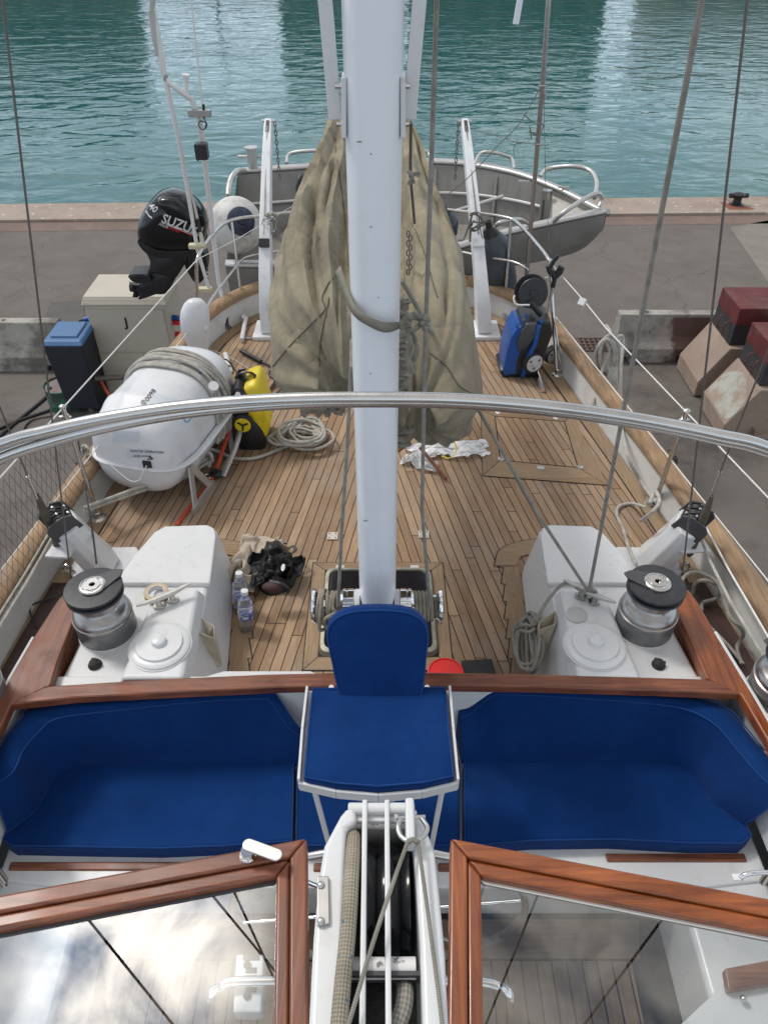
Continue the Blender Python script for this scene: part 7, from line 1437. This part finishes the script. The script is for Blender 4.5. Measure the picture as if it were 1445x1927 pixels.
def bottle(px, py, ang, label, s=1.0):
    c = Z(px, py, .035); d = Vector((math.cos(ang), math.sin(ang), 0)) if ang is not None else Vector((.06, .12, 1)).normalized()
    r = thing('water_bottle', label, 'bottle', c, 'clear water bottles'); M = frame(d) * 1.25; c.z = .004
    m = MB(); m.lathe([(.02, 0), (.031 * s, .004), (.033 * s, .02), (.031 * s, .03), (.033 * s, .04), (.031 * s, .05), (.033 * s, .06), (.033 * s, .11), (.031 * s, .12), (.033 * s, .13), (.030, .155), (.014, .185), (.013, .20)], 24, M, c); m.build('body', WG, r)
    m = MB(); m.lathe([(.0335 * s, .07), (.0338 * s, .071), (.0338 * s, .109), (.0335 * s, .11)], 24, M, c); m.build('label', mat('bottle_label', (.05, .10, .35), .4, dirt=(.7, .7, .72), damt=.9, dscale=40, dlo=.5, dhi=.53), r)
    m = MB(); m.lathe([(.0155, .198), (.0155, .215), (0, .217)], 16, M, c); m.build('cap', RAFT, r)
bottle(463, 1176, None, 'clear water bottle with a blue label standing nearest the beige pocket'); bottle(453, 1142, None, 'clear water bottle standing beyond the other, touching the clothes')
rl = thing('red_lid', 'red plastic bucket lid on deck beside the helm chair back', 'lid', Z(838, 1262, 0)); c = Z(838, 1268, .02)
m = MB(); m.lathe([(.088, 0), (.092, .004), (.092, .014), (.086, .016), (.084, .010), (0, .010)], 40, c=c); m.build('lid', REDP, rl)
m = MB(); m.prism([Z(868, 1247, 0), Z(924, 1244, 0), Z(934, 1275, 0), Z(870, 1275, 0)], .008, .016); m.jit(.004, 12); tag(m.build('black_mat', RUBBER), 'black rubber mat corner lying between red lid and rope coil', 'mat')
m = MB(); m.prism([B(-.93, 2.03), B(-.28, 2.03), B(-.29, 2.10), B(-.32, 2.115), B(-.72, 2.115), B(-.76, 2.10)], .0, .345); m.build('coaming_step', WHITE, yacht, bevel=.01)
# plastic bags
PB = mat('white_plastic_bag', (.75, .76, .76), .35, var=.05, trans=.25, spec=.4)
m = cloth(CLOTH_B, Z(848, 850, 0), 1.3, 1.25, .6, R(10))
pb = thing('plastic_bag', 'white plastic bag with a yellow ring print lying below the khaki cover', 'bag', Z(845, 850, 0)); m.build('bag', PB, pb, angle=180, recalc=False)
m = MB(); m.tube(spl([Z(832, 858, .06), Z(845, 862, .07), Z(858, 850, .09), Z(856, 834, .10), Z(850, 826, .09)], 5), .006, 6, flat=.4); m.build('print', YELP, pb)
m = cloth(CLOTH_B, Z(790, 876, 0), .62, .7, .9, R(160)); tag(m.build('plastic_bag', PB, angle=30), 'small crumpled clear bag lying against the foot of the mast', 'bag')
m = MB(); m.cyl(Z(790, 842, .14), Z(840, 902, .02), .012, 10); m.cyl(Z(748, 850, .10), Z(766, 836, .14), .012, 8); tag(m.build('wooden_stick', VARY), 'varnished wooden stick end poking out under the khaki cover', 'stick')
# ================================================================== ROPES AND STAYS
def stay(pts, r, mt, label, cat='stay', name='wire_stay', group=None): return line(pts, r, mt, name, label, cat, group)
def thru(p0, p1, far):   # extend a line beyond its upper end
    return [p0, p1, p1 + (p1 - p0) * far]
cl = Z(137, 1112, .05); stay(thru(cl, Yp(3, -20, 2.75), 1.0), .0045, WIRE, 'long dark wire stay from the varnished coaming tip past the bin to the frame corner')
cl = Z(1284, 1075, .42); stay(thru(cl, Yp(1409, -30, 2.6), 1.0), .0048, WIRE, 'dark wire stay passing in front of the far red topped block')
def turnbuckle(foot, mid, up, label, label2):
    a, b, c = foot, mid, up; r = thing('turnbuckle', label, 'turnbuckle', a, 'turnbuckles in olive covers'); d = (c - a).normalized(); Ln = (b - a).length
    CV = mat('olive_boot', (.10, .085, .06), .9, var=.2, vscale=20)
    m = MB(); m.tube([a + d * (Ln * t_) for t_ in (.16, .2, .35, .48, .56, .75, .92, 1.0)], [.010, .020, .024, .016, .019, .024, .016, .009], 12); m.build('boot', CV, r)
    m = MB(); m.cyl(b, b + d * .16, .008, 10); m.build('swage', STEEL, r); m = MB(); m.tube([a + Vector((.024 * math.cos(t_), 0, .028 * math.sin(t_) - .0)) for t_ in [2 * PI * k / 14 for k in range(14)]], .009, 8, closed=True); m.cyl(a + Vector((-.035, 0, -.02)), a + Vector((.035, 0, -.02)), .008, 8); m.build('shackle', STEEL, r)
    stay([b + d * .12, c, c + (c - b) * 1.0], .0045, WIRE, label2)
turnbuckle(Z(128, 1070, .06), Yp(70, 938, 2.95), Yp(-20, 715, 2.9), 'turnbuckle in an olive cover rising beside the net and black rollers', 'wire stay rising out of frame above the turnbuckle by the net')
turnbuckle(Z(1288, 1066, .10), Yp(1338, 930, 3.0), Yp(1448, 650, 2.9), 'turnbuckle in an olive cover beside the rope draped housing', 'wire stay rising out of frame in front of the nearer wedge block')
top = cR + Vector((0, 0, .05))
stay(thru(top, Yp(1322, -10, 2.2), .8), .0088, ROPEG, 'thick braided grey rope running from the knotted cleat up past the liferaft side lifeline'.replace('liferaft side lifeline', 'barrier'), 'rope', 'braided_rope')
stay([top, Yp(1010, 965, 2.62), Yp(905, 780, 2.66), Yp(800, 605, 2.6), Yp(756, 528, 2.5)], .0080, ROPEG, 'grey rope slanting from the knotted cleat across the khaki cover to the mast', 'rope', 'braided_rope')
stay([Vector((.20, 2.17, .70)), Yp(794, 960, 2.2), Yp(800, 640, 2.25), Yp(822, -10, 2.3), Yp(828, -300, 2.3)], .0072, ROPEG, 'grey halyard rising from the four neat turns of the mast winch', 'rope', 'halyard')
stay([Vector((-.20, 2.17, .70)), Yp(644, 980, 2.2), Yp(652, 860, 2.25), Yp(661, 690, 2.3), Yp(662, 640, 2.4)], .0072, ROPEG, 'grey halyard rising from the knotted mast winch behind the arch', 'rope', 'halyard')
stay([Yp(773, 230, 2.6), Yp(772, 330, 2.9), Yp(780, 420, 3.0)], .0055, WIRE, 'short wire beside the mast ending in a frayed tuft', 'wire', 'mast_wire')
m = MB()
for k in range(16): a = random.uniform(-.6, .8); m.tube([Yp(774, 326, 2.85), Yp(774 + 16 * math.cos(a), 328 + 12 * math.sin(a), 2.85)], .0016, 4)
m.tube(spl([Yp(768, 322, 2.85), Yp(776, 332, 2.84), Yp(770, 345, 2.85), Yp(780, 340, 2.85)], 4), .008, 6)
tag(m.build('frayed_tuft', ROPEG), 'frayed rope tuft tied beside the mast in front of the dinghy', 'rope end')
# coil hanging from the lifeline
hc = MB()
for k in range(7):
    cx_, cy_ = 1144 + (k % 3 - 1) * 3, 668 + (k % 2) * 3; rx, ry = 13 + (k % 4) * 2.5, 30 + (k % 3) * 3
    hc.tube([Yp(cx_ + rx * math.cos(a), cy_ + ry * math.sin(a), 5.0 + .02 * k + .02 * math.sin(a)) for a in [2 * PI * j / 22 for j in range(22)]], .0145, 7, closed=True)
for k in range(5): hc.tube(spl([Yp(1146 + k * 3, 690, 5.02), Yp(1143 + k * 4, 720, 4.95), Yp(1148 + k * 5, 750, 4.85), Yp(1160 + k * 3, 785, 4.6)], 5), .0125, 7)
hc.tube(spl([Yp(1140, 612, 5.1), Yp(1148, 626, 5.0), Yp(1140, 640, 5.0), Yp(1146, 660, 4.98), Yp(1134, 690, 4.98), Yp(1124, 730, 4.9), Yp(1113, 765, 4.75)], 6), .0115, 7)
tag(hc.build('hung_rope_coil', ROPEW), 'white rope coil hanging from the upper lifeline in front of the stained barrier', 'rope coil')
line([Yp(1160, 640, 4.95), Yp(1166, 632, 4.95), Yp(1172, 640, 4.95), Yp(1168, 700, 4.8), Yp(1168, 780, 4.6), Z(1178, 850, .26), Z(1200, 898, .12), Z(1222, 930, .10), Z(1234, 945, .2)], .0115, ROPEW, 'mooring_rope', 'white rope dropping from the lifeline and along the bulwark to the sheave housing', 'rope', sp=True)
m = MB(); c = Z(1110, 775, .04); m.tube([c + Vector((0, .02 * math.cos(a), .03 * math.sin(a))) for a in [2 * PI * k / 12 for k in range(12)]], .007, 6, closed=True); m.box(c + Vector((0, 0, -.035)), (.06, .06, .01)); tag(m.build('deck_eye', STEEL), 'steel deck eye where the hung rope is made fast by the bulwark', 'deck eye')
tangle('rope_heap', 'loose white rope loops heaped on the sheave housing beside the bulwark', 'rope', (1237, 952), 3.72, 26, 4, .0115, ROPEW, 40)
line([Z(1216, 955, .25), Z(1190, 948, .03), Z(1166, 952, .02), Z(1160, 968, .02), Z(1172, 996, .02), Z(1182, 1030, .05), Z(1192, 1055, .3), Z(1196, 1062, .62)], .0105, ROPEW, 'mooring_rope', 'white rope looping over the teak from the heap to the winch by the knotted cleat', 'rope', sp=True)
line([Z(1205, 980, .2), Z(1225, 965, .4), Z(1240, 945, .42), Z(1232, 925, .36), Z(1222, 948, .36)], .0115, ROPEW, 'mooring_rope', 'white rope bight lying over the edge of the sheave housing', 'rope', sp=True)
# ropes along the cap rail and in the trench
line([Z(1310, 990, .28), Z(1330, 1045, .27), Z(1372, 1130, .27), Z(1445, 1252, .27), Z(1600, 1500, .27)], .009, ROPEW, 'mooring_rope', 'white rope lying along the inner edge of the cap rail by the side trench', 'rope')
line([Z(1318, 975, .3), Z(1372, 1075, .275), Z(1445, 1200, .275), Z(1620, 1480, .275)], .006, LIFEL, 'mooring_rope', 'thin white rope lying along the outer edge of the cap rail', 'rope')
line([Z(1278, 1100, .30), Z(1290, 1082, .25), Z(1312, 1077, .2), Z(1342, 1090, .2), Z(1356, 1110, .2), Z(1372, 1160, .22), Z(1392, 1180, .2), Z(1398, 1195, .1), Z(1386, 1218, .03), Z(1395, 1250, .03)], .010, ROPEG, 'trench_rope', 'grey green rope snaking over the bulwark into the dark trench, longer one', 'rope', 'ropes in the dark side trench', sp=True)
line([Z(1302, 1118, .05), Z(1308, 1098, .15), Z(1325, 1092, .2), Z(1352, 1104, .16), Z(1350, 1124, .08), Z(1322, 1134, .03), Z(1320, 1150, .03)], .010, ROPEG, 'trench_rope', 'grey green rope loop curling in the dark trench beside the coaming tip', 'rope', 'ropes in the dark side trench', sp=True)
line([Z(1335, 1180, .03), Z(1370, 1215, .03), Z(1398, 1250, .03)], .009, ROPEG, 'trench_rope', 'short straight grey rope lying at the bottom of the dark trench', 'rope', 'ropes in the dark side trench')
line([Z(100, 1010, .27), Z(55, 1090, .27), Z(0, 1180, .27), Z(-120, 1380, .27)], .009, ROPEW, 'mooring_rope', 'white rope lying along the cap rail below the net, inner one', 'rope', 'ropes on the cap rail below the net')
line([Z(92, 1005, .28), Z(45, 1085, .275), Z(-10, 1172, .275), Z(-130, 1370, .275)], .007, ROPEW, 'mooring_rope', 'white rope lying along the cap rail below the net, outer one', 'rope', 'ropes on the cap rail below the net')
line([Yp(148, 830, 3.9), Yp(158, 900, 3.7), Z(168, 960, .35), Z(176, 1010, .30), Z(182, 1060, .32)], .0055, BLACK, 'black_cable', 'black cable hanging along the stanchion down to the winch by the tape roll', 'cable', sp=True)
line([Yp(145, 870, 4.1), Yp(147, 920, 4.05), Yp(148, 930, 4.0)], .0055, BLACK, 'black_cable', 'short black cable dangling behind the stanchion near the net', 'cable')
line([Z(150, 1092, .1), Z(110, 1120, .03), Z(60, 1140, .02), Z(64, 1170, .02), Z(75, 1190, .02)], .005, BLACK, 'black_cable', 'black cable lying in the dark trench behind the worn coaming', 'cable', sp=True)
# cord and block hanging on the stanchion
m = MB()
for k in range(5): m.tube(spl([Yp(1256 + k * 2, 845, 4.1), Yp(1250 + k * 2, 860 + k * 3, 4.1), Yp(1243 + k * 2, 900, 4.0), Yp(1237 + k, 930, 3.95)], 4), .0035, 5)
m.tube([Yp(1260 + 10 * math.cos(a), 852 + 8 * math.sin(a), 4.1) for a in [2 * PI * j / 14 for j in range(14)]], .004, 5, closed=True); tag(m.build('cord_hank', ROPEG), 'thin grey cord hank hanging on the stanchion above the housing', 'cord')
m = MB(); m.ball(Yp(1262, 872, 4.12), (.045, .03, .075), 14); tag(m.build('pulley_block', BLACK), 'black pulley block hanging behind the stanchion above the housing', 'block')

# standing rigging overhead, seen mirrored in the window glass
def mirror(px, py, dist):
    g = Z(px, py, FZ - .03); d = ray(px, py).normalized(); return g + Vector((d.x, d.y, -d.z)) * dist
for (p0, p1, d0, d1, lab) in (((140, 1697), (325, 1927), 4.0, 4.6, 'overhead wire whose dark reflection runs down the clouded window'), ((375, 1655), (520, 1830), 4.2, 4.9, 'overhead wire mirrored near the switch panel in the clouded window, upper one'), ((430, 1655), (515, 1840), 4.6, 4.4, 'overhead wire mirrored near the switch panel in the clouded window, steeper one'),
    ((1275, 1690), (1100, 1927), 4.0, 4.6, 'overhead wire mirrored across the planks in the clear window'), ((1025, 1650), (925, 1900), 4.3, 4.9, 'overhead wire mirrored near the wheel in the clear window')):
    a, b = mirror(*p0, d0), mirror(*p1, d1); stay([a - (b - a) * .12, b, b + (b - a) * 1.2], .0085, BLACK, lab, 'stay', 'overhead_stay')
